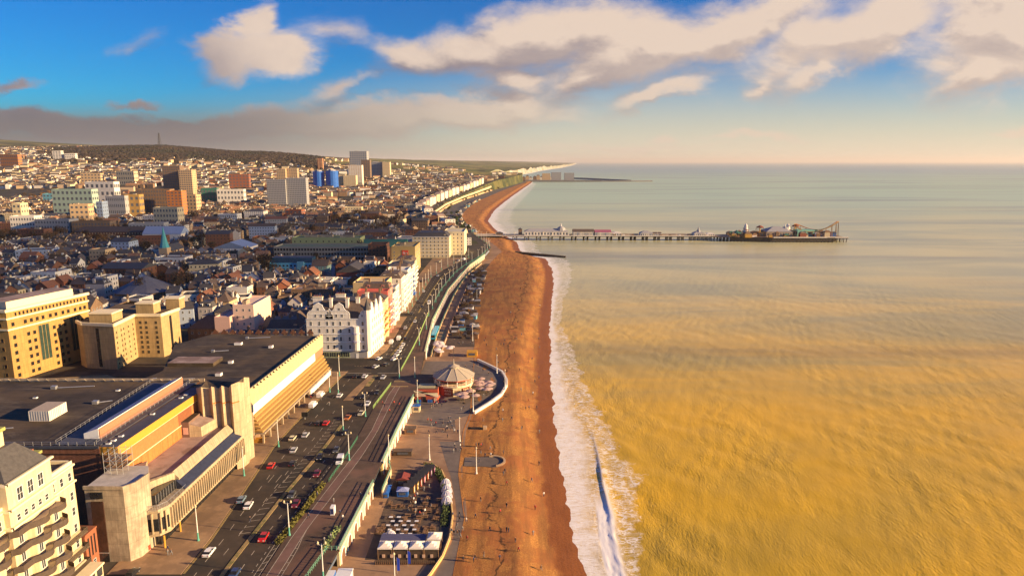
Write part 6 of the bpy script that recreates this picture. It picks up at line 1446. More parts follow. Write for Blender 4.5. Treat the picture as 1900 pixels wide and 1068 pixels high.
# igloo domes
def igloo(x, y, lab, r_=1.7):
    q_ = thing("dining_dome", lab, "dome tent", (x, y, 3.5)); GM = M_("clear_plastic", (.34, .33, .44), rough=.15, var=.25, scale=1, spec=.7); a = MB(); a.lathe(x, y, [(r_, 3.5), (r_ * .97, 4.3), (r_ * .75, 5.2), (r_ * .4, 5.75), (.05, 5.95)], GM, 10); a.build("shell", q_); a = MB()
    for i in range(10):
        s = i * pi / 5
        for (ra, za), (rb_, zb) in zip([(r_, 3.5), (r_ * .97, 4.3), (r_ * .75, 5.2), (r_ * .4, 5.75)], [(r_ * .97, 4.3), (r_ * .75, 5.2), (r_ * .4, 5.75), (.05, 5.95)]): a.bar((x + ra * cos(s), y + ra * sin(s), za + .03), (x + rb_ * cos(s), y + rb_ * sin(s), zb + .03), .05, WPAINT)
    a.build("frame", q_)
for i, (x, y, lab) in enumerate(((-21.3, 204.5, "farthest clear dome tent of the row along the terrace bushes"), (-20.6, 200.4, "second farthest clear dome tent of the row along the bushes"), (-20.2, 196.6, "third clear dome tent of the row along the bushes"), (-19.9, 192.8, "nearest clear dome tent of the row along the bushes"), (-33.6, 173.2, "lone clear dome tent beside the blue canopy"))): igloo(x, y, lab)
# beach huts in a coloured row
HC = [("orange", (.78, .32, .03)), ("yellow", (.78, .52, .05)), ("red", (.6, .06, .03)), ("pink", (.6, .12, .2)), ("orange-red", (.7, .16, .03)), ("purple", (.24, .06, .22)), ("magenta", (.4, .05, .2))]
for i, (nm, c_) in enumerate(HC):
    x, y = lerp(-30.9, -26.0, i / 6), lerp(200.5, 214, i / 6)
    q_ = thing("beach_hut", nm + "-fronted black-roofed hut in the row behind the cafe terrace", "hut", (x, y, 3.5), "coloured huts by the cafe"); WL[q_.name] = (0, 0, 0); a = MB(); a.box(-3.2, .0, -1, 1, 0, 2.2, MATS["dark_timber"]); a.box(0, .12, -1, 1, 0, 2.2, M_("hut_" + nm, c_, var=.1)); a.face([(.13, -1, 2.2), (.13, 1, 2.2), (.13, 0, 3)], M_("hut_" + nm, c_)); a.build("wall", q_); a = MB(); roof_on(a, -3.2, .1, -1, 1, 2.2, 'gx', M_("hut_felt", (.03, .03, .04), var=.2), .8, .08); a.build("roof", q_); a = MB(); a.box(.12, .18, -.4, .4, .05, 1.8, WPAINT); a.build("door", q_)
def stall(name, lab, px_, py_, w_, l_, h, wall, roofm, cat="kiosk", kind='gx', rh=.8, z=3.5, grp=None):
    x, y = G(px_, py_, z); q_ = thing(name, lab, cat, (x, y, z), grp); WL[q_.name] = (0, 0, 0); a = MB(); a.box(-w_ / 2, w_ / 2, -l_ / 2, l_ / 2, 0, h, wall); a.build("wall", q_); a = MB(); roof_on(a, -w_ / 2, w_ / 2, -l_ / 2, l_ / 2, h, kind, roofm, rh, .25); a.build("roof", q_); a = MB(); a.box(-w_ * .3, w_ * .3, -l_ / 2 - .08, -l_ / 2, h * .35, h * .8, GREYG); a.build("hatch", q_); return q_
stall("red_cabin", "dark red-roofed cabin between the ramp and the coloured huts", 748, 897, 4, 4, 2.4, MATS["dark_timber"], M_("red_felt", (.22, .05, .04), var=.15), kind='gy')
stall("blue_tarp_stall", "blue and white covered stall beside the coloured huts", 748, 917, 3.4, 3, 1.9, BLUEP, M_("blue_white_tarp", (.30, .34, .55), var=.3, scale=3), kind='hip', rh=.6)
stall("blue_bin_store", "narrow bright blue bin store at the foot of the ramp", 719, 915, 1.4, 6, 1.4, BLUEP, BLUEP, kind='hip', rh=.3)
stall("blue_top_kiosk", "cream kiosk with a blue top beside the white arches", 773, 762, 3, 3.4, 2.6, CREAM, BLUEP, kind='hip', rh=.3)
stall("brown_booth", "small brown booth near the yellow-lit arches", 762, 803, 4, 2.6, 2.2, WOOD, SLATB); stall("brown_booth", "low dark booth with awning by the ramp top", 748, 843, 6.4, 2.4, 1.8, MATS["dark_timber"], SLATB, rh=.4)
stall("yellow_cabin", "yellow boxy cabin behind the round pavilion near the beach", 876, 660, 5.5, 4.5, 2.8, OCHRE, M_("yellow_roof", (.7, .52, .2), var=.1), kind='flat')
# advertising kiosk, skip, bins on the upper promenade
x, y = G(618, 953, 8); r = thing("advert_kiosk", "small white kiosk with a dark blue screen on the open upper promenade", "kiosk", (x, y, 8)); a = MB(); a.box(x - .55, x + .55, y - .9, y + .9, 8.1, 10.5, WPAINT); a.build("body", r); a = MB(); a.box(x - .42, x + .42, y - .97, y - .9, 8.5, 10.1, M_("screen_blue", (.04, .05, .14), rough=.2, var=.1)); a.build("screen", r)
x, y = G(480, 820, 8); r = thing("builders_skip", "orange-yellow builders' skip at the foot of the concrete end tower", "skip", (x, y, 8.13)); a = MB(); a.prism([(x - 2, y - .9), (x + 2, y - .9), (x + 2, y + .9), (x - 2, y + .9)], 8.13, 8.2, OCHRE)
SK = M_("skip_yellow", (.62, .30, .04), var=.15)
for p, q_, n_ in (((-2.2, -1), (2.2, -1), 0), ((2.2, -1), (2.2, 1), 0), ((2.2, 1), (-2.2, 1), 0), ((-2.2, 1), (-2.2, -1), 0)): a.face([(x + p[0] * .7, y + p[1] * .8, 8.15), (x + q_[0] * .7, y + q_[1] * .8, 8.15), (x + q_[0], y + q_[1], 9.5), (x + p[0], y + p[1], 9.5)], SK); a.face([(x + q_[0] * .67, y + q_[1] * .75, 8.2), (x + p[0] * .67, y + p[1] * .75, 8.2), (x + p[0] * .96, y + p[1] * .93, 9.5), (x + q_[0] * .96, y + q_[1] * .93, 9.5)], SK)
a.build("body", r)
x, y = G(566, 778, 8); r = thing("site_cabin", "dark square site screen on the pavement beside the cinema", "cabin", (x, y, 8.13)); a = MB(); a.box(x - 1.2, x + 1.2, y - .3, y + .3, 9.2, 11, BLACK); a.bar((x, y, 8.1), (x, y, 9.3), .12, METAL); a.build("board", r)
for (px_, py_, c_, nm) in ((737, 1063, BLUEP, "blue feather flag by the stair kiosk, left one"), (757, 1050, BLUEP, "blue feather flag in front of the white tents")):
    x, y = G(px_, py_, 3.5); r = thing("feather_flag", nm, "flag", (x, y, 3.5)); a = MB(); a.bar((x, y, 3.5), (x, y, 8), .05, METAL); a.build("pole", r); a = MB(); a.prism([(x, y - .03), (x + .7, y - .03), (x + .7, y + .03), (x, y + .03)], 4.3, 8, M_("royal_blue_cloth", (.02, .06, .5), var=.1), ztop=[8, 7.4, 7.4, 8]); a.build("cloth", r)
# beach-bar clutter beyond the pavilion
for i in range(84):
    px_, py_ = R.uniform(838, 900), R.uniform(508, 628); x, y = G(px_, py_, 3.5)
    x = R.uniform(-36, bedge(y) + 1.5)
    wl, nm = R.choice(((WPAINT, "white"), (MATS["dark_timber"], "dark timber"), (WOOD, "brown"), (GREYP, "grey"), (BLUEP, "blue"), (TURQ, "turquoise"), (MATS["dark_timber"], "dark timber")))
    u = i % 3; q_ = thing("beach_shed", "%s %s among the beach bars beyond the pavilion" % (nm, ["low shed", "flat-roofed bar hut", "pitched kiosk"][u]), "shed", (x, y, 3.58), "sheds and huts among the beach bars", R.uniform(-.2, .2)); WL[q_.name] = (0, 0, 0); s = R.uniform(1.2, 2.6); l_ = R.uniform(2, 4.5)
    a = MB(); a.box(-s, s, -l_ / 2, l_ / 2, 0, 2 + u * .4, wl); a.build("wall", q_); a = MB(); roof_on(a, -s, s, -l_ / 2, l_ / 2, 2 + u * .4, ['gx', 'hip', 'gy'][u], [SLATB, MATS["hut_felt"], GREYP, MATS["dark_timber"]][i % 4], .8, .3); a.build("roof", q_)
# ------------------------------------------------------------------ town houses
def house_proto(k, wall, roofm, kind, w_, l, h, fl, nx, chim=1, dorm=0, wins=True, sides='SE'):
    r = thing("town_house", "x", "house", (0, 0, 0)); WL[r.name] = (0, 0, 0)
    x0, x1, y0, y1 = -w_ / 2, w_ / 2, -l / 2, l / 2; a = MB(); a.prism([(x0, y0), (x1, y0), (x1, y1), (x0, y1)], -4, h, wall)
    rh = min(w_, l) * R.uniform(.34, .46)
    if kind == 'flat':
        for (q0, q1, s0, s1) in ((x0, x1, y0, y0 + .3), (x0, x1, y1 - .3, y1), (x0, x0 + .3, y0 + .3, y1 - .3), (x1 - .3, x1, y0 + .3, y1 - .3)): a.box(q0, q1, s0, s1, h - .01, h + .8, wall)
    elif kind == 'gx':
        for x in (x0, x1): a.face([(x, y0, h), (x, y1, h), (x, 0, h + rh)] if x > 0 else [(x, y1, h), (x, y0, h), (x, 0, h + rh)], wall)
    elif kind == 'gy':
        for y in (y0, y1): a.face([(x0, y, h), (x1, y, h), (0, y, h + rh)], wall)
    fh = h / fl; ny = max(2, int(l / 3)); gz = []
    for f in range(fl):
        z = f * fh + fh * .28
        for s, n_ in (('S', nx), ('E', ny)):
            for t_ in fr(n_, .05, .95):
                p = (x0 + w_ * t_, y0, z, 0) if s == 'S' else (x1, y0 + l * t_, z, pi / 2)
                if wins: inst(W_SMALL, "window", r, p[:3], p[3])
                elif s == 'S': a.box(p[0] - .5, p[0] + .5, y0 - .05, y0, z, z + 1.4, GLASS)
                else: a.box(x1, x1 + .05, p[1] - .5, p[1] + .5, z, z + 1.4, GLASS)
    a.build("wall", r)
    b_ = MB()
    if kind in ('gx', 'gy'):      # two real slopes with thickness at the eaves
        e = .3; t_ = .12
        if kind == 'gx':
            for s in (-1, 1): P = [(x0 - e, s * (l / 2 + e), h - .1), (x1 + e, s * (l / 2 + e), h - .1), (x1 + e, 0, h + rh + .1), (x0 - e, 0, h + rh + .1)]; P = P if s < 0 else P[::-1]; b_.face(P, roofm)
        else:
            for s in (-1, 1): P = [(s * (w_ / 2 + e), y0 - e, h - .1), (s * (w_ / 2 + e), y1 + e, h - .1), (0, y1 + e, h + rh + .1), (0, y0 - e, h + rh + .1)]; P = P if s > 0 else P[::-1]; b_.face(P, roofm)
    else: roof_on(b_, x0, x1, y0, y1, h if kind != 'flat' else h + .25, kind, roofm, rh if kind != 'man' else 2.6)
    ro = b_.build("roof", r)
    for i in range(chim):
        c_ = MB(); xx_ = x0 + .6 if i == 0 else x1 - .6; chimney(c_, xx_, R.uniform(-.2, .2) * l, h + (rh * .7 if kind != 'flat' else .8), R.choice((BRNB, STN, CREAM)), 1.2, .8, 1.4, 3 if wins else 2); c_.build("chimney", ro)
    for i in range(dorm):
        d = MB(); xx_ = x0 + w_ * (i + .5) / dorm; d.box(xx_ - .7, xx_ + .7, y0 + .3, y0 + 2.4, h, h + 1.9, WPAINT, SLATE); d.box(xx_ - .45, xx_ + .45, y0 + .24, y0 + .3, h + .5, h + 1.6, GLASS); d.build("dormer", r)
    return r
IV = M_("ivory_render", (.76, .70, .58)); BLG = M_("blue_grey_render", (.36, .42, .52), var=.08); STN = M_("stained_render", (.50, .45, .40), var=.15)
KINDS = [("white gabled", WHITE, SLATE, 'gx', 8, 10, 10, 3, 2, 2, 0), ("white sharp-gabled", WHITE, SLATB, 'gy', 7.5, 11, 10.5, 3, 2, 1, 0), ("cream hip-roofed", CREAM, SLATE, 'hip', 10, 10, 9.5, 3, 3, 1, 0),
         ("brown brick slate-roofed", BRNB, SLATE, 'gx', 9, 11, 11, 3, 3, 2, 1), ("dark brick", REDD, SLATB, 'gx', 10, 12, 12, 4, 3, 2, 0), ("red brick tiled", REDB, TILE, 'gy', 8.5, 11, 11, 3, 2, 1, 0),
         ("ivory flat-roofed", IV, ROOFP, 'flat', 11, 13, 11, 3, 3, 1, 0), ("grey rendered mansard", STN, SLATE, 'man', 9, 11, 10.5, 3, 3, 2, 2), ("blue-grey", BLG, SLATE, 'gx', 8, 11, 10, 3, 2, 1, 0),
         ("brown flat-roofed", BRNB, ROOFD, 'flat', 13, 14, 12.5, 4, 4, 1, 0), ("white flat-roofed", WHITE, ROOFB, 'flat', 10, 12, 12, 4, 3, 1, 0), ("sandstone hip-roofed", SAND, SLATB, 'hip', 9, 11, 11, 3, 3, 2, 0)]
LM = [("the beige stepped hotel", -195, 325), ("the yellow office", -235, 320), ("the octagonal slate roof", -272, 462), ("the pale pink slab", -143, 368), ("the turquoise hotel", -193, 603), ("the car park", -183, 665), ("the white gabled hotel", -88, 348),
      ("the copper spire", -330, 690), ("the glazed market hall", -290, 730), ("the red barn-like hall", -128, 545), ("the blue-green house", -158, 560), ("the red corner tower block", -400, 560), ("the long white shop", -345, 545), ("the villa terrace", -119, 352), ("the brown square hotel", -97, 622)]
def where(x, y):
    best = min(LM, key=lambda q_: hypot(q_[1] - x, (q_[2] - y) * .6)); dx_, dy_ = x - best[1], y - best[2]
    s = "left" if dx_ < 0 else "right"
    if abs(dx_) < 22: s = "behind" if dy_ > 0 else "in front of"; return s + " " + best[0]
    return ("just " if abs(dx_) < 50 else "further ") + s + " of " + best[0] + (", beyond it" if dy_ > 25 else ", nearer" if dy_ < -25 else "")
def blocked(x, y, pad=4):
    for (a0, a1, b0, b1) in EX:
        if a0 - pad < x < a1 + pad and b0 - pad < y < b1 + pad: return True
    return False
RR_ = random.Random(11); H = []
def in_street(x, y):
    u = x * .97 + y * .22; v = y * .97 - x * .22
    return (u % 74) < 7 or (v % 58) < 6.5
y = 349
protos = {}
def place_house(x, y, near):
    k = RR_.randrange(12); key = (k, near)
    K = KINDS[k]
    if key not in protos:
        o = protos[key] = house_proto(k, *K[1:9], chim=K[9], dorm=K[10], wins=near)
    else: o = copy_tree(protos[key])
    q_ = RR_.choice((0, 0, 0, pi / 2)); o.location = (x, y, land(x, y)); o.rotation_euler = (0, 0, q_ * 0 + RR_.choice((.0, .0, .22, -.1)) + (0 if near else q_))
    s = RR_.uniform(.85, 1.12); o.scale = (s, s * RR_.uniform(.95, 1.2), RR_.uniform(.78, 1.25))
    o['label'] = K[0] + " town house " + where(x, y); o['group'] = "town houses of the old town"; H.append((x, y))
n = 0; v = 352.
while n < 298:
    x = -74 - RR_.uniform(4, 14); xl = -.80 * v - 12
    while x > xl and n < 298:
        w_ = RR_.uniform(10.5, 13.2); px_ = x - w_ / 2; py_ = v + RR_.uniform(-1.8, 1.8)
        if not blocked(px_, py_, 2.5) and not in_street(px_, py_): place_house(px_, py_, v < 440); n += 1
        x -= w_
    v += 13.4
VIND = v
print("houses to y", v, n)
# larger town blocks scattered further on
for i in range(150):
    y = RR_.uniform(440, 1150); x = RR_.uniform(-.76 * y, -105)
    if blocked(x, y, 21): continue
    w_, l, h = RR_.uniform(16, 34), RR_.uniform(12, 22), RR_.uniform(11, 19); wl, nm = RR_.choice(((WHITE, "white"), (CREAM, "cream"), (BRNB, "brown brick"), (REDD, "dark brick"), (SAND, "sandstone"), (GREYP, "grey"), (BLG, "blue-grey"), (IV, "ivory")))
    kd = RR_.choice(('flat', 'flat', 'gx', 'hip')); nmz = "wide" if w_ > 26 else "compact"
    block("town_block", "%s %s %s block %s" % (nmz, nm, {'flat': 'flat-roofed', 'gx': 'pitched-roof', 'hip': 'hip-roofed'}[kd], where(x, y)), "building", x, y, w_, l, land(x, y), h, wl, RR_.choice((SLATE, SLATB, ROOFD, ROOFP) if kd == 'flat' else (SLATE, SLATB, TILE)), kd, int(w_ / 3.2), 4, int(h / 3.3), far=True, glass=GLASS, rh=3.5, chim=RR_.randrange(3), plant=RR_.randrange(2) if kd == 'flat' else 0, group="larger blocks among the town houses", rz=RR_.choice((0, .1, .22, -.08)))
# everything further off: one mass of roofs
WLS = [WHITE, WHITE, CREAM, CREAM, IV, SAND, SAND, BRNB, BRNB, STN, STN, REDD, M_("tan_render", (.55, .40, .26), var=.1)]; RFS = [SLATE, SLATE, SLATE, SLATB, SLATB, ROOFD, ROOFD, M_("warm_tile", (.34, .17, .09), var=.2)]
def mini(mb, x, y, w_, l, h, rz, wl, rf, z, win=0, ch=2):
    c, s = cos(rz), sin(rz); T = lambda a_, b_, z_: (x + a_ * c - b_ * s, y + a_ * s + b_ * c, z_)
    P = [(-w_ / 2, -l / 2), (w_ / 2, -l / 2), (w_ / 2, l / 2), (-w_ / 2, l / 2)]; rh = min(w_, l) * .36
    for i in range(4): a_, b_ = P[i], P[(i + 1) % 4]; mb.face([T(*a_, z - 5), T(*b_, z - 5), T(*b_, z + h), T(*a_, z + h)], wl)
    if w_ >= l:
        mb.face([T(-w_ / 2, -l / 2, z + h), T(w_ / 2, -l / 2, z + h), T(w_ / 2, 0, z + h + rh), T(-w_ / 2, 0, z + h + rh)], rf); mb.face([T(w_ / 2, l / 2, z + h), T(-w_ / 2, l / 2, z + h), T(-w_ / 2, 0, z + h + rh), T(w_ / 2, 0, z + h + rh)], rf)
        for s_ in (-1, 1): mb.face([T(s_ * w_ / 2, -l / 2, z + h), T(s_ * w_ / 2, l / 2, z + h), T(s_ * w_ / 2, 0, z + h + rh)], wl)
    else:
        mb.face([T(w_ / 2, -l / 2, z + h), T(w_ / 2, l / 2, z + h), T(0, l / 2, z + h + rh), T(0, -l / 2, z + h + rh)], rf); mb.face([T(-w_ / 2, l / 2, z + h), T(-w_ / 2, -l / 2, z + h), T(0, -l / 2, z + h + rh), T(0, l / 2, z + h + rh)], rf)
        for s_ in (-1, 1): mb.face([T(-w_ / 2, s_ * l / 2, z + h), T(w_ / 2, s_ * l / 2, z + h), T(0, s_ * l / 2, z + h + rh)], wl)
    j0 = int(abs(x)) % 3
    for i in range(ch):
        t_ = (i + .5) / ch - .5
        cx_, cy_ = (t_ * w_, 0) if w_ >= l else (0, t_ * l); q_ = [(cx_ - .7, cy_ - .5), (cx_ + .7, cy_ - .5), (cx_ + .7, cy_ + .5), (cx_ - .7, cy_ + .5)]
        for j in range(4): a_, b_ = q_[j], q_[(j + 1) % 4]; mb.face([T(*a_, z + h + rh - 1.5), T(*b_, z + h + rh - 1.5), T(*b_, z + h + rh + 1.3), T(*a_, z + h + rh + 1.3)], BRNB if (i + j0) % 3 else wl)
        mb.face([T(*p, z + h + rh + 1.3) for p in q_], SLATB)
    if win:
        k = max(2, int(w_ / 3)); fl = max(2, int(h / 3))
        for f in range(fl):
            for i in range(k):
                a_ = -w_ / 2 + w_ * (i + .5) / k; zz = z + h * (f + .3) / fl; mb.face([T(a_ - .5, -l / 2 - .04, zz), T(a_ + .5, -l / 2 - .04, zz), T(a_ + .5, -l / 2 - .04, zz + 1.5), T(a_ - .5, -l / 2 - .04, zz + 1.5)], GLASS)
            for i in range(max(2, int(l / 3.5))):
                a_ = -l / 2 + l * (i + .5) / max(2, int(l / 3.5)); zz = z + h * (f + .3) / fl; mb.face([T(w_ / 2 + .04, a_ - .5, zz), T(w_ / 2 + .04, a_ + .5, zz), T(w_ / 2 + .04, a_ + .5, zz + 1.5), T(w_ / 2 + .04, a_ - .5, zz + 1.5)], GLASS)
EX += [(-790, -520, 800, 1010), (-300, -140, 985, 1130), (-1500, -1050, 1620, 1900)]
mb = MB(); y = VIND; cnt = 0
while y < 3900:
    sp_ = 15 if y < 900 else 20 if y < 1500 else 30 if y < 2400 else 46
    xr = upper(y) - 16 if y > 800 else -95
    xl = -.80 * y - 30; x = xr - RR_.uniform(0, 12)
    while x > xl:
        L_ = RR_.uniform(10, 15) if y < 900 else RR_.uniform(11, 24) if y < 1700 else RR_.uniform(14, 34)
        px_, py_ = x - L_ / 2, y + RR_.uniform(-.2, .2) * sp_
        u = px_ / py_
        dens = 1.0 if y < 1500 else .92
        nse = MN.noise((px_ / 260, py_ / 330, 7))
        if nse > .34 and y > 700: dens = .12
        if y > 2500 and -.66 < u < -.28: dens = 0 if y > 2750 else .5
        if y > 3000 and u > -.28: dens = .35 if nse < 0 else .04
        if y > 3300 and u < -.6: dens = .5
        if RR_.random() < dens and not blocked(px_, py_, 4) and not ((px_ * .97 + py_ * .25) % 96 < 8):
            wl = RR_.choice(WLS if y < 2000 or RR_.random() < .5 else WLS[:6]); rz = RR_.choice((0, .12, .25, -.1)) + (pi / 2 if RR_.random() < .3 else 0)
            if y < 1100 and False: pass
            mini(mb, px_, py_, L_ * .96, RR_.uniform(8, 11), RR_.uniform(5.5, 11) if y > 1500 else RR_.uniform(7, 12), rz, wl, RR_.choice(RFS), land(px_, py_), y < 1150, 2 if y < 1500 else 1); cnt += 1
        x -= L_ * 1.02
    y += sp_
print("mass houses", cnt, len(mb.f))
tag(mb.build("distant_houses"), "dense mass of pale terraced houses and slate roofs covering the town and slopes in the distance", "houses", kind='stuff')
# white terraces on the coast road beyond the pier
for i in range(24):
    y = 1010 + i * 62; x = upper(y) - 24; L_ = 48; hh = RR_.uniform(15, 19); ang = atan2(62, upper(y + 62) - upper(y)) - pi / 2
    block("coast_terrace", ["white", "cream", "ivory"][i % 3] + " stuccoed terrace facing the sea above the grassy bank, " + ("near the pier" if i < 6 else "half way to the harbour" if i < 14 else "close to the harbour"), "terrace", x, y, 15, L_, land(x, y), hh, [WHITE, CREAM, IV][i % 3], [SLATE, ROOFP][i % 2], 'man' if i % 2 else 'flat', 3, 12, 5, far=True, glass=GREYG, ww=1.3, wh=1.8, rh=3, chim=3, rz=-ang * 0 + ang, group="terraces on the coast road", keep=False)

# ------------------------------------------------------------------ trees
LEAFB = M_("winter_twigs", (.09, .055, .03), var=.35, scale=.5); LEAFG = M_("evergreen_leaves", (.05, .07, .02), var=.35, scale=.5); BARK = M_("bark", (.09, .06, .04), var=.2)
def tree_proto(seed, leaf, h=11, cr=4.5, n=520, nm="bare_tree"):
    rr = random.Random(seed); r = thing(nm, "x", "tree", (0, 0, 0)); WL[r.name] = (0, 0, 0); a = MB(); a.bar((0, 0, -.5), (0, 0, h * .45), .35, BARK, 6, .22); tips = []
    for i in range(7):
        s = i * 2 * pi / 7 + rr.random(); e = (cos(s) * cr * .6, sin(s) * cr * .6, h * rr.uniform(.6, .9)); a.bar((0, 0, h * rr.uniform(.25, .45)), e, .16, BARK, 4, .06); tips.append(e)
    tips.append((0, 0, h * .9)); a.build("trunk", r); b_ = MB()
    cl_s = [(t_[0] * rr.uniform(.5, 1.3), t_[1] * rr.uniform(.5, 1.3), t_[2] + rr.uniform(-1, .8), rr.uniform(.28, .5) * cr) for t_ in tips for _ in range(2)]
    for i in range(n):
        c = rr.choice(cl_s); d = Vector((rr.gauss(0, 1), rr.gauss(0, 1), rr.gauss(0, 1))).normalized() * c[3] * rr.uniform(.4, 1.1); p = Vector(c[:3]) + d
        u = Vector((rr.gauss(0, 1), rr.gauss(0, 1), rr.gauss(0, 1))).normalized() * rr.uniform(.25, .5); v_ = u.orthogonal().normalized() * rr.uniform(.2, .4)
        b_.face([tuple(p - u), tuple(p + v_), tuple(p + u), tuple(p - v_)], leaf)
    b_.build("crown", r); return r
TB = [tree_proto(1, LEAFB), tree_proto(2, LEAFB, 13, 5.5), tree_proto(3, M_("russet_twigs", (.20, .10, .035), var=.3, scale=.5), 10, 5)]; TG = tree_proto(4, LEAFG, 9, 4, 600, "evergreen_tree"); usedp = set()
def put_tree(p, x, y, lab, grp, s=1.0):
    o = p if p.name not in usedp else copy_tree(p); usedp.add(p.name)
    o.location = (x, y, land(x, y) if x < upper(y) else 3.5); o.rotation_euler = (0, 0, R.uniform(0, 6)); k = s * R.uniform(.8, 1.25); o.scale = (k, k, k * R.uniform(.9, 1.1)); o['label'] = lab; o['group'] = grp
for (a0, a1, b0, b1, n_, lab) in ((0, 260, 420, 466, 120, "bare brown winter tree in the park at the left"), (300, 620, 438, 480, 26, "bare winter tree among the roofs in the middle of town"), (610, 760, 405, 436, 70, "bare winter tree in the gardens before the pier"),
                                 (40, 150, 335, 355, 30, "bare brown tree on the slope below the hillside houses"), (350, 500, 330, 372, 20, "bare tree among the mid-distance houses"), (640, 700, 470, 490, 8, "russet tree beside the turquoise hotel"), (60, 620, 470, 560, 60, "small bare garden tree between the old town roofs")):
    k = 0; tries = 0
    while k < n_ and tries < 2000:
        tries += 1; x, y = G(R.uniform(a0, a1), R.uniform(b0, b1), 8 if b0 > 400 else 45)
        if blocked(x, y, 0) and b0 > 470: continue
        put_tree(TB[R.randrange(3)], x, y, lab, "bare winter trees", 1.15 if b0 < 480 else .8); k += 1
for i in range(14): y = R.uniform(1000, 1400); put_tree(TG, interp(BE, y) - R.uniform(4, 22), y, "dark green tree beside the seafront drive beyond the pier", "evergreen trees beyond the pier", .9)
for i in range(54):
    y = R.uniform(1060, 2600); t_ = R.uniform(-.1, .45); x = upper(y) + t_ * (bedge(y) - upper(y)); o_ = TG if i % 3 else TB[0]
    put_tree(o_, x, y, ("dark green" if i % 3 else "bare brown") + " tree on the bank below the coast road", "trees on the grassy bank", .8)
for i in range(34):
    y = R.uniform(960, 1900); x = bedge(y) - R.uniform(1, 9); wl, nm = R.choice(((WHITE, "white"), (BRNB, "brown"), (CREAM, "cream"), (SAND, "sandy"), (TURQ, "turquoise")))
    q_ = thing("seafront_hut", nm + " low building at the edge of the beach beyond the pier", "hut", (x, y, 3.6), "low buildings on the far beach edge", R.uniform(-.3, .3)); WL[q_.name] = (0, 0, 0); a = MB(); l_ = R.uniform(4, 12); a.box(-2.5, 2.5, -l_, l_, 0, 3.2, wl); a.build("wall", q_); a = MB(); roof_on(a, -2.5, 2.5, -l_, l_, 3.2, 'gy', R.choice((SLATE, SLATB, GREYP)), 1.4); a.build("roof", q_)
a = MB(); ys = frange(985, 2700, 20)
for p, q_ in zip(ys, ys[1:]):
    a.face([(upper(p) - 15, p, land(upper(p) - 15, p) + .25), (upper(p) - 2.5, p, land(upper(p) - 2.5, p) + .25), (upper(q_) - 2.5, q_, land(upper(q_) - 2.5, q_) + .25), (upper(q_) - 15, q_, land(upper(q_) - 15, q_) + .25)], ASPH)
struct(a, "coast_road")
r = thing("arcade_wall", "long cream arcade wall stepping down the grassy bank beyond the pier", "wall", (-130, 1500, 10)); WL[r.name] = (0, 0, 0); r.location = (0, 0, 0); a = MB()
ys = frange(1060, 2500, 24)
for k, f in ((0, .10), (1, .20)):
    for p, q_ in zip(ys, ys[1:]):
        xp, xq = lerp(upper(p), bedge(p), f) - .4, lerp(upper(q_), bedge(q_), f) - .4; zt = lerp(land(upper(p), p), 3.6, f * 5 if f < .2 else .95)
        a.prism([(xp - 1.2, p), (xp + 1.2, p), (xq + 1.2, q_), (xq - 1.2, q_)], 2, zt + 3.2, CREAM if k == 0 else SAND)
a.build("wall", r)
for i in range(26):
    y = R.uniform(385, 660); o_ = TB[i % 3]; put_tree(o_, R.uniform(-36, -26), y, "small bare tree among the beach bars beyond the pavilion", "small trees among the beach bars", .38)
for o in COL.objects:
    if o.get('group') == "small trees among the beach bars": o.location.z = 3.5
# wooded ridge
b_ = MB(); rw = random.Random(5); WD = M_("winter_wood", (.045, .03, .018), var=.4, scale=.02, col2=(.028, .026, .014), sc2=.006)
for i in range(7500):
    u = rw.uniform(-.68, -.27); y = rw.uniform(2650, 3750); x = u * y
    if u > -.33 and rw.random() < .5: continue
    if y < 2900 and rw.random() < .4: continue
    s = rw.uniform(6, 11); z = land(x, y); i0 = len(b_.v); k = b_.mi(WD); h = rw.uniform(7, 12)
    for j in range(5): a_ = j * 2 * pi / 5 + rw.random(); b_.v.append((x + cos(a_) * s, y + sin(a_) * s, z - 2))
    for j in range(5): a_ = j * 2 * pi / 5 + rw.random(); b_.v.append((x + cos(a_) * s * .8, y + sin(a_) * s * .8, z + h * .7))
    b_.v.append((x, y, z + h))
    for j in range(5): e = (j + 1) % 5; b_.f.append((i0 + j, i0 + e, i0 + 5 + e, i0 + 5 + j)); b_.m.append(k); b_.f.append((i0 + 5 + j, i0 + 5 + e, i0 + 10)); b_.m.append(k)
tag(b_.build("woodland"), "dark brown leafless wood covering the long ridge behind the town", "wood", kind='stuff')
# hedges and bushes on the promenades
def bush_row(name, lab, pts, z, h, w_, m_, n):
    b_ = MB(); rr = random.Random(len(pts) + n)
    for i in range(n):
        t_ = rr.random() * (len(pts) - 1); k = int(t_); f = t_ - k; p, q_ = pts[k], pts[min(k + 1, len(pts) - 1)]; x, y = lerp(p[0], q_[0], f) + rr.uniform(-w_, w_), lerp(p[1], q_[1], f) + rr.uniform(-w_, w_); zz = z + abs(rr.gauss(0, .4)) * h
        u = Vector((rr.gauss(0, 1), rr.gauss(0, 1), rr.gauss(0, 1))).normalized() * .32; v_ = u.orthogonal().normalized() * .25; P_ = Vector((x, y, zz)); b_.face([tuple(P_ - u), tuple(P_ + v_), tuple(P_ + u), tuple(P_ - v_)], m_)
    tag(b_.build(name), lab, "hedge", kind='stuff')
HG = M_("hedge_leaves", (.11, .10, .02), var=.4, scale=1)
bush_row("hedge", "low yellow-green hedge strip between the road and the cycle lane", [(-61, 163), (-60.3, 172), (-59, 184), (-58.2, 196)], 8.1, 1.1, .8, HG, 1500)
bush_row("planting", "dark green bushes round the outer edge of the cafe terrace", [(-19.5, 180), (-19.9, 196), (-22, 206), (-25, 214), (-29, 218)], 3.5, 1.7, 1.1, LEAFG, 1500)
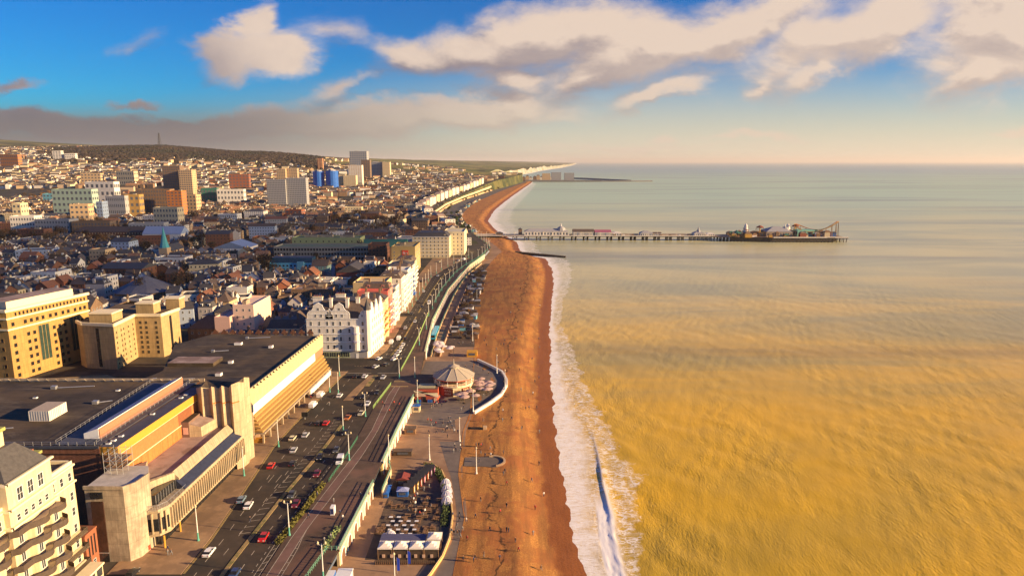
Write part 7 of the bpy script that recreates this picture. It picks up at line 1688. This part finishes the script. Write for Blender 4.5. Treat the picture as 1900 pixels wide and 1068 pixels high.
bush_row("planting", "small green plants beside the stair opening on the upper promenade", [(-48.4, 160), (-47.2, 171)], 8.1, 1, .8, M_("pale_leaves", (.25, .32, .12), var=.3), 260)
# ------------------------------------------------------------------ vehicles
TYRE = M_("tyre", (.02, .02, .02), var=.1); LAMPM = M_("headlamp_glass", (.7, .7, .65), rough=.2, var=0); TAILM = M_("tail_lamp", (.4, .02, .01), rough=.3, var=0)
def wheel_mesh(r_=.32, w_=.22):
    b_ = MB(); N = 12; k = b_.mi(TYRE); i0 = 0
    for s in (-w_ / 2, w_ / 2):
        for j in range(N): t_ = 2 * pi * j / N; b_.v.append((s, cos(t_) * r_, sin(t_) * r_))
    for j in range(N): e = (j + 1) % N; b_.f.append((j, e, N + e, N + j)); b_.m.append(k)
    b_.f.append(tuple(reversed(range(N)))); b_.m.append(k); b_.f.append(tuple(range(N, 2 * N))); b_.m.append(k)
    for s in (-w_ / 2 - .01, w_ / 2 + .01): b_.face([(s, cos(2 * pi * j / 8) * r_ * .6, sin(2 * pi * j / 8) * r_ * .6) for j in range(8)], METAL)
    return b_.mesh("wheel")
WHL = wheel_mesh()
def car_proto(col, kind='car'):
    r = thing("parked_car", "x", "car", (0, 0, 0)); WL[r.name] = (0, 0, 0)
    if kind == 'van': prof = [(-2.6, .35), (-2.6, 1.95), (-2.45, 2.1), (1.25, 2.1), (1.75, 1.25), (2.5, 1.0), (2.6, .75), (2.6, .35)]; W = .98; gl = ((1.27, 2.02), (1.72, 1.3))
    else: prof = [(-2.05, .35), (-2.1, .75), (-2.0, .95), (-1.7, 1.0), (-1.25, 1.42), (.35, 1.46), (1.05, 1.0), (1.95, .82), (2.1, .65), (2.1, .35)]; W = .88
    b_ = MB(); n = len(prof)
    def hw(z): return W if z < 1.05 else (W - (z - 1.0) * .38 if kind != 'van' else W - (z - 1.0) * .06)
    for i in range(n - 1):
        (y0, z0), (y1, z1) = prof[i], prof[i + 1]; m_ = col
        if kind != 'van' and i in (3, 5): m_ = GLASD
        if kind == 'van' and i == 3: m_ = GLASD
        b_.face([(-hw(z0), y0, z0), (hw(z0), y0, z0), (hw(z1), y1, z1), (-hw(z1), y1, z1)], m_)
    for s in (-1, 1):
        low = [p for p in prof if p[1] <= 1.01 or kind == 'van']; pts = [(s * hw(z), y, z) for y, z in prof if z <= 1.01]
        if kind == 'van': pts = [(s * hw(z), y, z) for y, z in prof]
        b_.face(pts if s < 0 else pts[::-1], col)
        if kind != 'van':
            cab = [(-1.7, 1.0), (-1.25, 1.42), (.35, 1.46), (1.05, 1.0)]; pts = [(s * hw(z), y, z) for y, z in cab]; b_.face(pts if s < 0 else pts[::-1], GLASD)
            for y in (-.45,): b_.box(min(s * .86, s * .76), max(s * .86, s * .76), y - .05, y + .05, 1.0, 1.45, col)
    b_.face([(-W, -2.0, .35), (-W, 2.0, .35), (W, 2.0, .35), (W, -2.0, .35)], BLACK)
    b_.build("body", r)
    if kind == 'van':
        g_ = MB(); 
        for s in (-1, 1): g_.face([(s * .985, .55, 1.3), (s * .985, 1.55, 1.3), (s * .965, 1.25, 1.85), (s * .965, .55, 1.85)] if s > 0 else [(s * .965, .55, 1.85), (s * .965, 1.25, 1.85), (s * .985, 1.55, 1.3), (s * .985, .55, 1.3)], GLASD)
        g_.build("side_glass", r)
    for s in (-1, 1):
        for y in ((-1.3, 1.3) if kind != 'van' else (-1.7, 1.7)): inst(WHL, "wheel", r, (s * (W - .1), y, .32))
        e = 2.1 if kind != 'van' else 2.6
        l_ = MB(); l_.box(s * .62 - .16, s * .62 + .16, e - .12, e + .02, .62, .78, LAMPM); l_.build("headlight", r); l_ = MB(); l_.box(s * .68 - .12, s * .68 + .12, -e - .02, -e + .08, .7, .9, TAILM); l_.build("tail_light", r)
    return r
def paint(n, c): return M_("car_paint_" + n, c, rough=.3, var=.03, spec=.6)
CP = {'white': paint('white', (.78, .78, .78)), 'silver': paint('silver', (.45, .47, .50)), 'black': paint('black', (.02, .02, .024)), 'dark grey': paint('grey', (.07, .075, .08)), 'red': paint('red', (.50, .02, .02)), 'dark blue': paint('blue', (.03, .06, .16)), 'maroon': paint('maroon', (.16, .02, .03)), 'orange-brown': paint('orange', (.42, .14, .04)), 'blue-grey': paint('bluegrey', (.16, .24, .32)), 'cream': paint('cream', (.6, .55, .38))}
cars = {}
CARS = [ (388, 1026, 'white', 'car', 1, "on the nearest carriageway, closest to the bottom of the photo"), (448, 928, 'blue-grey', 'car', 1, "by the kerb beside the finned hall front"), (461, 939, 'white', 'car', 1, "just in front of the blue-grey car near the finned hall"),
 (489, 998, 'red', 'car', -1, "alone on the seaward carriageway, the nearest red one"), (541, 919, 'dark grey', 'car', -1, "on the seaward carriageway left of the hedge"), (549, 936, 'maroon', 'car', -1, "right behind the dark grey one beside the hedge"), (503, 865, 'red', 'car', 1, "close to the kerb at the far end of the finned hall"),
 (543, 861, 'black', 'car', 1, "beside the parking bays, middle of the road"), (545, 836, 'silver', 'car', 1, "on the landward carriageway below the pickup"), (543, 814, 'cream', 'car', 1, "by the kerb opposite the skip"), (567, 808, 'silver', 'car', 1, "next to the cream one near the skip"), (594, 849, 'black', 'car', -1, "left of the white van on the seaward carriageway"),
 (624, 836, 'dark grey', 'car', -1, "just beyond the white van"), (631, 856, 'white', 'van', -1, "on the seaward carriageway beside the bollards"), (588, 880, 'maroon', 'car', -1, "dark red, on the seaward carriageway below the white van"), (605, 786, 'red', 'car', 1, "bright, in the landward lanes opposite the cinema"), (591, 786, 'black', 'car', 1, "right behind the bright red one"),
 (630, 735, 'white', 'car', 1, "on the inner lane beside the cinema canopy"), (595, 735, 'white', 'van', 1, "parked under the cinema canopy"), (581, 753, 'white', 'van', 1, "parked on the forecourt, nearest of the two by the cinema"), (645, 776, 'orange-brown', 'car', -1, "beside the parking bays"), (670, 768, 'cream', 'car', -1, "near the lamp post at the bay end"), (682, 750, 'white', 'car', -1, "beside the fence before the crossing"),
 (674, 737, 'black', 'car', -1, "left of the white one before the crossing"), (700, 729, 'black', 'car', -1, "alongside the lime green fence"), (677, 699, 'white', 'car', 1, "turning at the junction by the gabled hotel"), (660, 699, 'black', 'car', 1, "at the junction, left of the turning white one"), (711, 701, 'silver', 'car', -1, "coming out of the junction"), (697, 681, 'silver', 'car', 1, "crossing below the gabled hotel"),
 (716, 677, 'black', 'car', 1, "at the near end of the queue of white cars"), (703, 666, 'white', 'car', 1, "turning beside the gabled hotel corner"), (641, 804, 'black', 'car', -1, "in the shade near the parking bays"), (435, 1066, 'dark blue', 'car', -1, "at the very bottom edge of the seaward carriageway"), (246, 1066, 'black', 'car', 1, "at the bottom edge in front of the stair tower"),
 (731, 667, 'white', 'car', 1, "first of the queue beside the gabled hotel"), (735, 660, 'white', 'car', 1, "second of the queue beside the gabled hotel"), (740, 653, 'white', 'car', 1, "third of the queue beside the gabled hotel"), (744, 646, 'white', 'car', 1, "fourth of the queue beside the gabled hotel"), (748, 640, 'white', 'car', 1, "last of the queue beside the gabled hotel"),
 (726, 636, 'white', 'van', 1, "round-nosed, parked on the pavement by the gabled hotel"), (740, 629, 'white', 'van', 1, "parked at the kerb beyond the gabled hotel"), (752, 629, 'black', 'car', 1, "beside the white van beyond the gabled hotel"), (752, 609, 'silver', 'car', 1, "by the peach seafront house"), (750, 577, 'white', 'van', 1, "by the red painted seafront house"), (764, 583, 'black', 'car', -1, "on the road by the salmon house"),
 (786, 541, 'white', 'car', 1, "alone on the far part of the road"), (796, 563, 'white', 'van', -1, "with blue front, on the far seaward carriageway"), (790, 520, 'dark grey', 'car', 1, "near the square brown hotel"), (781, 523, 'black', 'car', 1, "by the kerb near the square brown hotel"), (861, 482, 'white', 'van', 1, "in front of the corner hotel"), (815, 486, 'cream', 'car', 1, "parked left of the corner hotel"), (851, 484, 'white', 'car', 1, "parked in front of the corner hotel"),
 (776, 560, 'dark grey', 'car', 1, "on the road opposite the white terrace"), (770, 597, 'silver', 'car', -1, "on the seaward side opposite the salmon house"), (783, 570, 'black', 'car', -1, "ahead of the white and blue van"), (812, 512, 'silver', 'car', -1, "on the far bend of the road"), (832, 500, 'black', 'car', 1, "on the far bend near the corner hotel")]
used = set()
for (px_, py_, c_, kd, d_, lab) in CARS:
    key = (c_, kd)
    if key not in cars: cars[key] = car_proto(CP[c_], kd)
    o = cars[key] if key not in used else copy_tree(cars[key]); used.add(key)
    x, y = G(px_, py_, 8.2); zz = 8.14 if (x < kx(y) or 262 < y < 262) else 8.012
    s = (kx(y + 4) - kx(y - 4)) / 8; ang = -atan2(s, 1)
    o.location = (x, y, zz); o.rotation_euler = (0, 0, ang + (0 if d_ > 0 else pi)); o['label'] = "%s %s %s" % (c_, kd, lab); o['category'] = kd
    if kd == 'van': o.name = "delivery_van"
    o['group'] = "vehicles on the seafront road"
FC = ['white', 'silver', 'black', 'dark grey', 'dark blue']
for i in range(30):
    y = R.uniform(980, 2000); c_ = R.choice(FC); x = upper(y) - R.uniform(4, 9); o = copy_tree(cars[(c_, 'car')]) if (c_, 'car') in used else None
    if o: o.location = (x, y, land(x, y) + .1); o.rotation_euler = (0, 0, radians(15)); o['label'] = c_ + " car far along the coast road beyond the pier"; o['group'] = "cars on the far coast road"
x, y = -46.2, 398; r = thing("tourist_bus", "long turquoise bus on the lower service road behind the round pavilion", "bus", (x, y, 3.53)); WL[r.name] = (0, 0, 0)
BT = M_("bus_turquoise", (.05, .38, .62), rough=.35, var=.15, scale=2)
a = MB(); a.box(-1.25, 1.25, -11, 11, .4, 3.4, BT, M_("bus_roof", (.20, .48, .62), var=.2, scale=1.5)); a.build("body", r); a = MB(); a.box(-1.3, -1.25, -10.2, 10.2, 1.5, 2.4, GLASD); a.build("side_window", r); a = MB(); a.box(1.25, 1.3, -10.2, 10.2, 1.5, 2.4, GLASD); a.build("side_window", r); a = MB(); a.box(-1.1, 1.1, -11.05, -11, 1.5, 2.9, GLASD); a.build("windscreen", r)
for s in (-1, 1):
    for yy_ in (-8, 0, 7.5): inst(WHL, "wheel", r, (s * 1.15, yy_, .45), 0, (1.2, 1.4, 1.4))

# ------------------------------------------------------------------ lamp posts
def lamp_proto(nm, h, m_, base, two=False):
    r = thing(nm, "x", "lamp post", (0, 0, 0)); WL[r.name] = (0, 0, 0); a = MB(); a.bar((0, 0, 2.2), (0, 0, h), .15, m_, 8, .09); a.build("pole", r); a = MB(); a.lathe(0, 0, [(.36, 0), (.36, .3), (.24, .5), (.2, 2.2), (.26, 2.3)], base, 8); a.build("base", r)
    for s in ((-1, 1) if two else (0,)):
        a = MB()
        if s: a.bar((0, 0, h - .5), (s * .9, 0, h - .2), .05, m_)
        a.lathe(s * .9, 0, [(.07, h - .3), (.28, h), (.28, h + .25), (.05, h + .55)], CREAM, 8); a.build("lantern", r)
    return r
LWH = M_("lamp_white", (.74, .72, .66), rough=.5, var=.05); LP1 = lamp_proto("street_lamp", 9.5, LWH, M_("lamp_green", (.10, .34, .26), var=.1)); LP2 = lamp_proto("flagpole_lamp", 9, LWH, LWH); LP3 = lamp_proto("street_lamp", 9.5, LWH, MATS["lamp_green"], True)
lus = set()
def lamp(p, x, y, z, lab, grp):
    o = p if p.name not in lus else copy_tree(p); lus.add(p.name if o is p else ''); o.location = (x, y, z); o['label'] = lab; o['group'] = grp
for (px_, py_, lab) in ((517, 828, "by the skip"), (628, 732, "beside the cinema junction"), (637, 800, "on the kerb opposite the red car"), (453, 882, "against the finned hall front, farther"), (368, 1002, "on the pavement by the finned hall, nearest"), (612, 727, "under the cinema end"), (630, 697, "on the junction island")): lamp(LP1, *G(px_, py_, 8.13), 8.13, "white street lamp with green base " + lab, "lamps on the landward pavement")
for (px_, py_, lab) in ((537, 992, "at the near end of the hedge"), (648, 853, "by the white van and bollards"), (678, 772, "at the end of the parking bays"), (741, 702, "at the crossing before the pavilion"), (600, 1075, "at the bottom edge by the cycle lane"), (778, 640, "on the bend beyond the crossing"), (791, 610, "above the turquoise bus")): lamp(LP3, *G(px_, py_, 8.12), 8.12, "white twin-headed street lamp " + lab, "twin lamps along the cycle lane")
for (px_, py_, lab) in ((722, 858, "at the top of the ramp"), (775, 747, "at the left corner of the red side bar"), (770, 700, "on the deck left of the pavilion")): lamp(LP1, *G(px_, py_, 8.1), 8.1, "white lamp on the promenade railing " + lab, "lamps along the railing")
for i in range(26): y = 430 + i * 22; lamp(LP3, fx_(y) + .8, y, 8.12, "white twin-headed street lamp on the far part of the road", "twin lamps far along the road")
for i in range(14): y = 440 + i * 20; lamp(LP1, kx(y) - .8, y, 8.13, "white street lamp on the far landward pavement", "lamps on the far landward pavement")
for (px_, py_, z, lab) in ((884, 878, 3.5, "on the open promenade by the bandstand-like circle"), (853, 818, 3.5, "in the middle of the lower promenade"), (797, 853, 3.5, "at the head of the cafe terrace"), (877, 632, 3.5, "at the beach edge beyond the pavilion"), (937, 722, 4.6, "on the curved wall at its tip"), (922, 692, 4.6, "on the far side of the curved wall"), (878, 763, 4.6, "at the near end of the curved wall"), (733, 1090, 3.5, "at the bottom edge in front of the tents"), (885, 560, 3.5, "among the beach bars")): lamp(LP2, *G(px_, py_, z), z, "tall white lamp pole " + lab, "tall white poles of the lower promenade")

# ------------------------------------------------------------------ people
def person_mesh(name, top, leg, pose, skin, hair):
    J = [(0, 0, .98), (0, .0, 1.2), (0, 0, 1.42), (0, .01, 1.52), (0, .02, 1.63), (0, .02, 1.74)]; rad = [.15, .16, .15, .06, .10, .085]; E = [(0, 1), (1, 2), (2, 3), (3, 4), (4, 5)]
    st = pose
    for s in (-1, 1):
        f = s * st; b = len(J); J += [(s * .1, f * .12, .88), (s * .11, f * .28, .5), (s * .11, f * .3 - .04, .09), (s * .11, f * .3 + .1, .04)]; rad += [.105, .075, .05, .045]; E += [(0, b), (b, b + 1), (b + 1, b + 2), (b + 2, b + 3)]
        b = len(J); J += [(s * .2, 0, 1.40), (s * .27, -f * .12, 1.13), (s * .26, -f * .22 + .05, .90), (s * .25, -f * .24 + .08, .80)]; rad += [.075, .055, .042, .035]; E += [(2, b), (b, b + 1), (b + 1, b + 2), (b + 2, b + 3)]
    me = bpy.data.meshes.new("skin"); me.from_pydata(J, E, []); o = bpy.data.objects.new("skin", me); COL.objects.link(o); md = o.modifiers.new("s", 'SKIN')
    for v_, r_ in zip(me.skin_vertices[0].data, rad): v_.radius = (r_, r_)
    me.skin_vertices[0].data[0].use_root = True
    sb = o.modifiers.new("b", 'SUBSURF'); sb.levels = 1; sb.render_levels = 1
    dg = bpy.context.evaluated_depsgraph_get(); ev = bpy.data.meshes.new_from_object(o.evaluated_get(dg)); bpy.data.objects.remove(o); ev.name = name
    ev.materials.clear()
    for m_ in (leg, top, skin, hair, BLACK): ev.materials.append(m_)
    for p in ev.polygons:
        z = p.center.z; x = abs(p.center.x); k = 0 if z < .92 else 1
        if x > .18 and z > .82: k = 1
        if x > .16 and .74 < z < .86 and x > .2: k = 2
        if z > 1.5: k = 2
        if z > 1.6 and (p.center.y < .03 or z > 1.72): k = 3
        if z < .1: k = 4
        p.material_index = k; p.use_smooth = True
    return ev
SKIN = M_("skin", (.52, .30, .20), var=.03); HAIR = M_("dark_hair", (.04, .025, .015), var=.1)
CL = [("black", M_("cloth_black", (.025, .025, .03), var=.1)), ("navy", M_("cloth_navy", (.03, .04, .09), var=.1)), ("grey", M_("cloth_grey", (.18, .18, .19), var=.1)), ("white", M_("cloth_white", (.7, .68, .64), var=.05)), ("red", M_("cloth_red", (.4, .05, .04), var=.1)), ("brown", M_("cloth_brown", (.14, .08, .05), var=.1))]
PM = []
for i, (nm, m_) in enumerate(CL):
    for po, pn in ((0.0, "standing"), (1.0, "walking")): PM.append((nm, pn, person_mesh("person", m_, CL[(i * 2 + 1) % 3][1], po, SKIN, HAIR)))
def person(x, y, z, lab, grp, rz=None):
    nm, pn, me = R.choice(PM[:6] + PM); o = bpy.data.objects.new("person", me); COL.objects.link(o); s = R.uniform(.94, 1.06) ; o.scale = (s, s, s); o.location = (x, y, z); o.rotation_euler = (0, 0, R.uniform(0, 6.28) if rz is None else rz); tag(o, "%s person in a %s coat %s" % (pn, nm, lab), "person", grp)
ZONES = [  # px0, px1, py0, py1, z, n, label
 (790, 850, 778, 812, 3.53, 26, "on the lower promenade beyond the cafe"), (838, 856, 826, 842, 3.53, 7, "in the group by the middle of the lower promenade"), (880, 935, 828, 866, 3.53, 9, "near the circle at the beach edge"), (800, 875, 745, 765, 3.56, 12, "beside the round pavilion's red side bar"),
 (700, 745, 750, 766, 8.13, 6, "on the upper promenade by the crossing"), (560, 690, 900, 1040, 8.13, 9, "on the open upper promenade"), (836, 860, 955, 1000, 3.53, 8, "on the path by the terrace wall"), (845, 880, 925, 1045, 3.55, 6, "at the edge of the shingle near the terrace"),
 (870, 1010, 560, 800, None, 48, "out on the shingle beach, middle distance"), (880, 1010, 800, 1050, None, 22, "on the near shingle beach"), (880, 1000, 480, 560, None, 16, "on the far shingle near the groyne"), (755, 800, 900, 960, 3.53, 22, "among the cafe terrace tables"),
 (855, 915, 680, 740, 3.56, 22, "seated area of the pavilion terrace, among the parasols"), (840, 880, 600, 640, 3.53, 14, "among the beach bars"), (310, 320, 1020, 1030, 8.14, 3, "on the pavement below the finned hall"), (462, 470, 962, 968, 8.02, 1, "crossing the landward carriageway"), (690, 715, 600, 660, 8.14, 0, ""), (700, 740, 628, 660, 8.14, 5, "on the pavement by the gabled hotel"), (820, 860, 460, 490, 8.14, 6, "outside the corner hotel"), (570, 640, 720, 760, 8.14, 6, "under the cinema canopy")]
for (a0, a1, b0, b1, z, n_, lab) in ZONES:
    for i in range(n_):
        px_, py_ = R.uniform(a0, a1), R.uniform(b0, b1)
        if z is None:
            x, y = G(px_, py_, 3.2); x = min(x, shore(y) - 6); c = (x - bedge(y)) / (shore(y) - bedge(y)); zz = bz(x, y, max(.04, c)) if c > 0 else 3.55
        else: x, y = G(px_, py_, z); zz = z
        person(x, y, zz, lab, "people " + lab.split(',')[0])
# seaside clutter: groups of beach objects
r = thing("stone_circle", "low round timber seat on the shingle beside the lamp pole", "seat", (*G(905, 850, 3.5), 3.5)); cx, cy = G(915, 856, 3.5); a = MB()
for i in range(20):
    s = -1.2 + i * .16; a.box(cx + 4 * cos(s) - .35, cx + 4 * cos(s) + .35, cy + 4 * sin(s) - .3, cy + 4 * sin(s) + .3, 3.5, 4.05, SAND)
a.build("seat", r)
a = MB(); a.prism([(cx + 4.4 * cos(s), cy + 4.4 * sin(s)) for s in [i * pi / 12 for i in range(24)]], 3.4, 3.59, GRYP); a.prism([(cx - 10, cy - 3.5), (cx, cy - 4), (cx, cy + 4), (cx - 10, cy + 3.5)], 3.4, 3.585, GRYP); struct(a, "viewing_circle")
r = thing("beach_bench", "pale timber marker box on the shingle near the curved wall", "box", (*G(900, 795, 3.5), 3.5)); x, y = G(900, 795, 3.5); a = MB(); a.box(x - .7, x + .7, y - 1.2, y + 1.2, 3.5, 4.4, SAND); a.box(x - .9, x - .7, y - 1.2, y + 1.2, 3.5, 5.0, MATS["dark_timber"]); a.build("box", r)
# ------------------------------------------------------------------ haze: one closed box of pale air round everything
HZ = bpy.data.materials.new("haze_air"); HZ.use_nodes = True; t = NT(HZ.node_tree); t.n.clear()
pv = t.new('ShaderNodeVolumePrincipled'); pv.inputs['Color'].default_value = (.92, .86, .80, 1); pv.inputs['Density'].default_value = .00003; pv.inputs['Anisotropy'].default_value = .2
ou = t.new('ShaderNodeOutputMaterial'); t.l.new(pv.outputs[0], ou.inputs['Volume'])
a = MB(); a.box(-60000, 210000, -3000, 210000, -8, 420, HZ); tag(a.build("haze"), "thin warm haze that fades the far hills and coast", "haze", kind='stuff')
sc.cycles.volume_bounces = 0
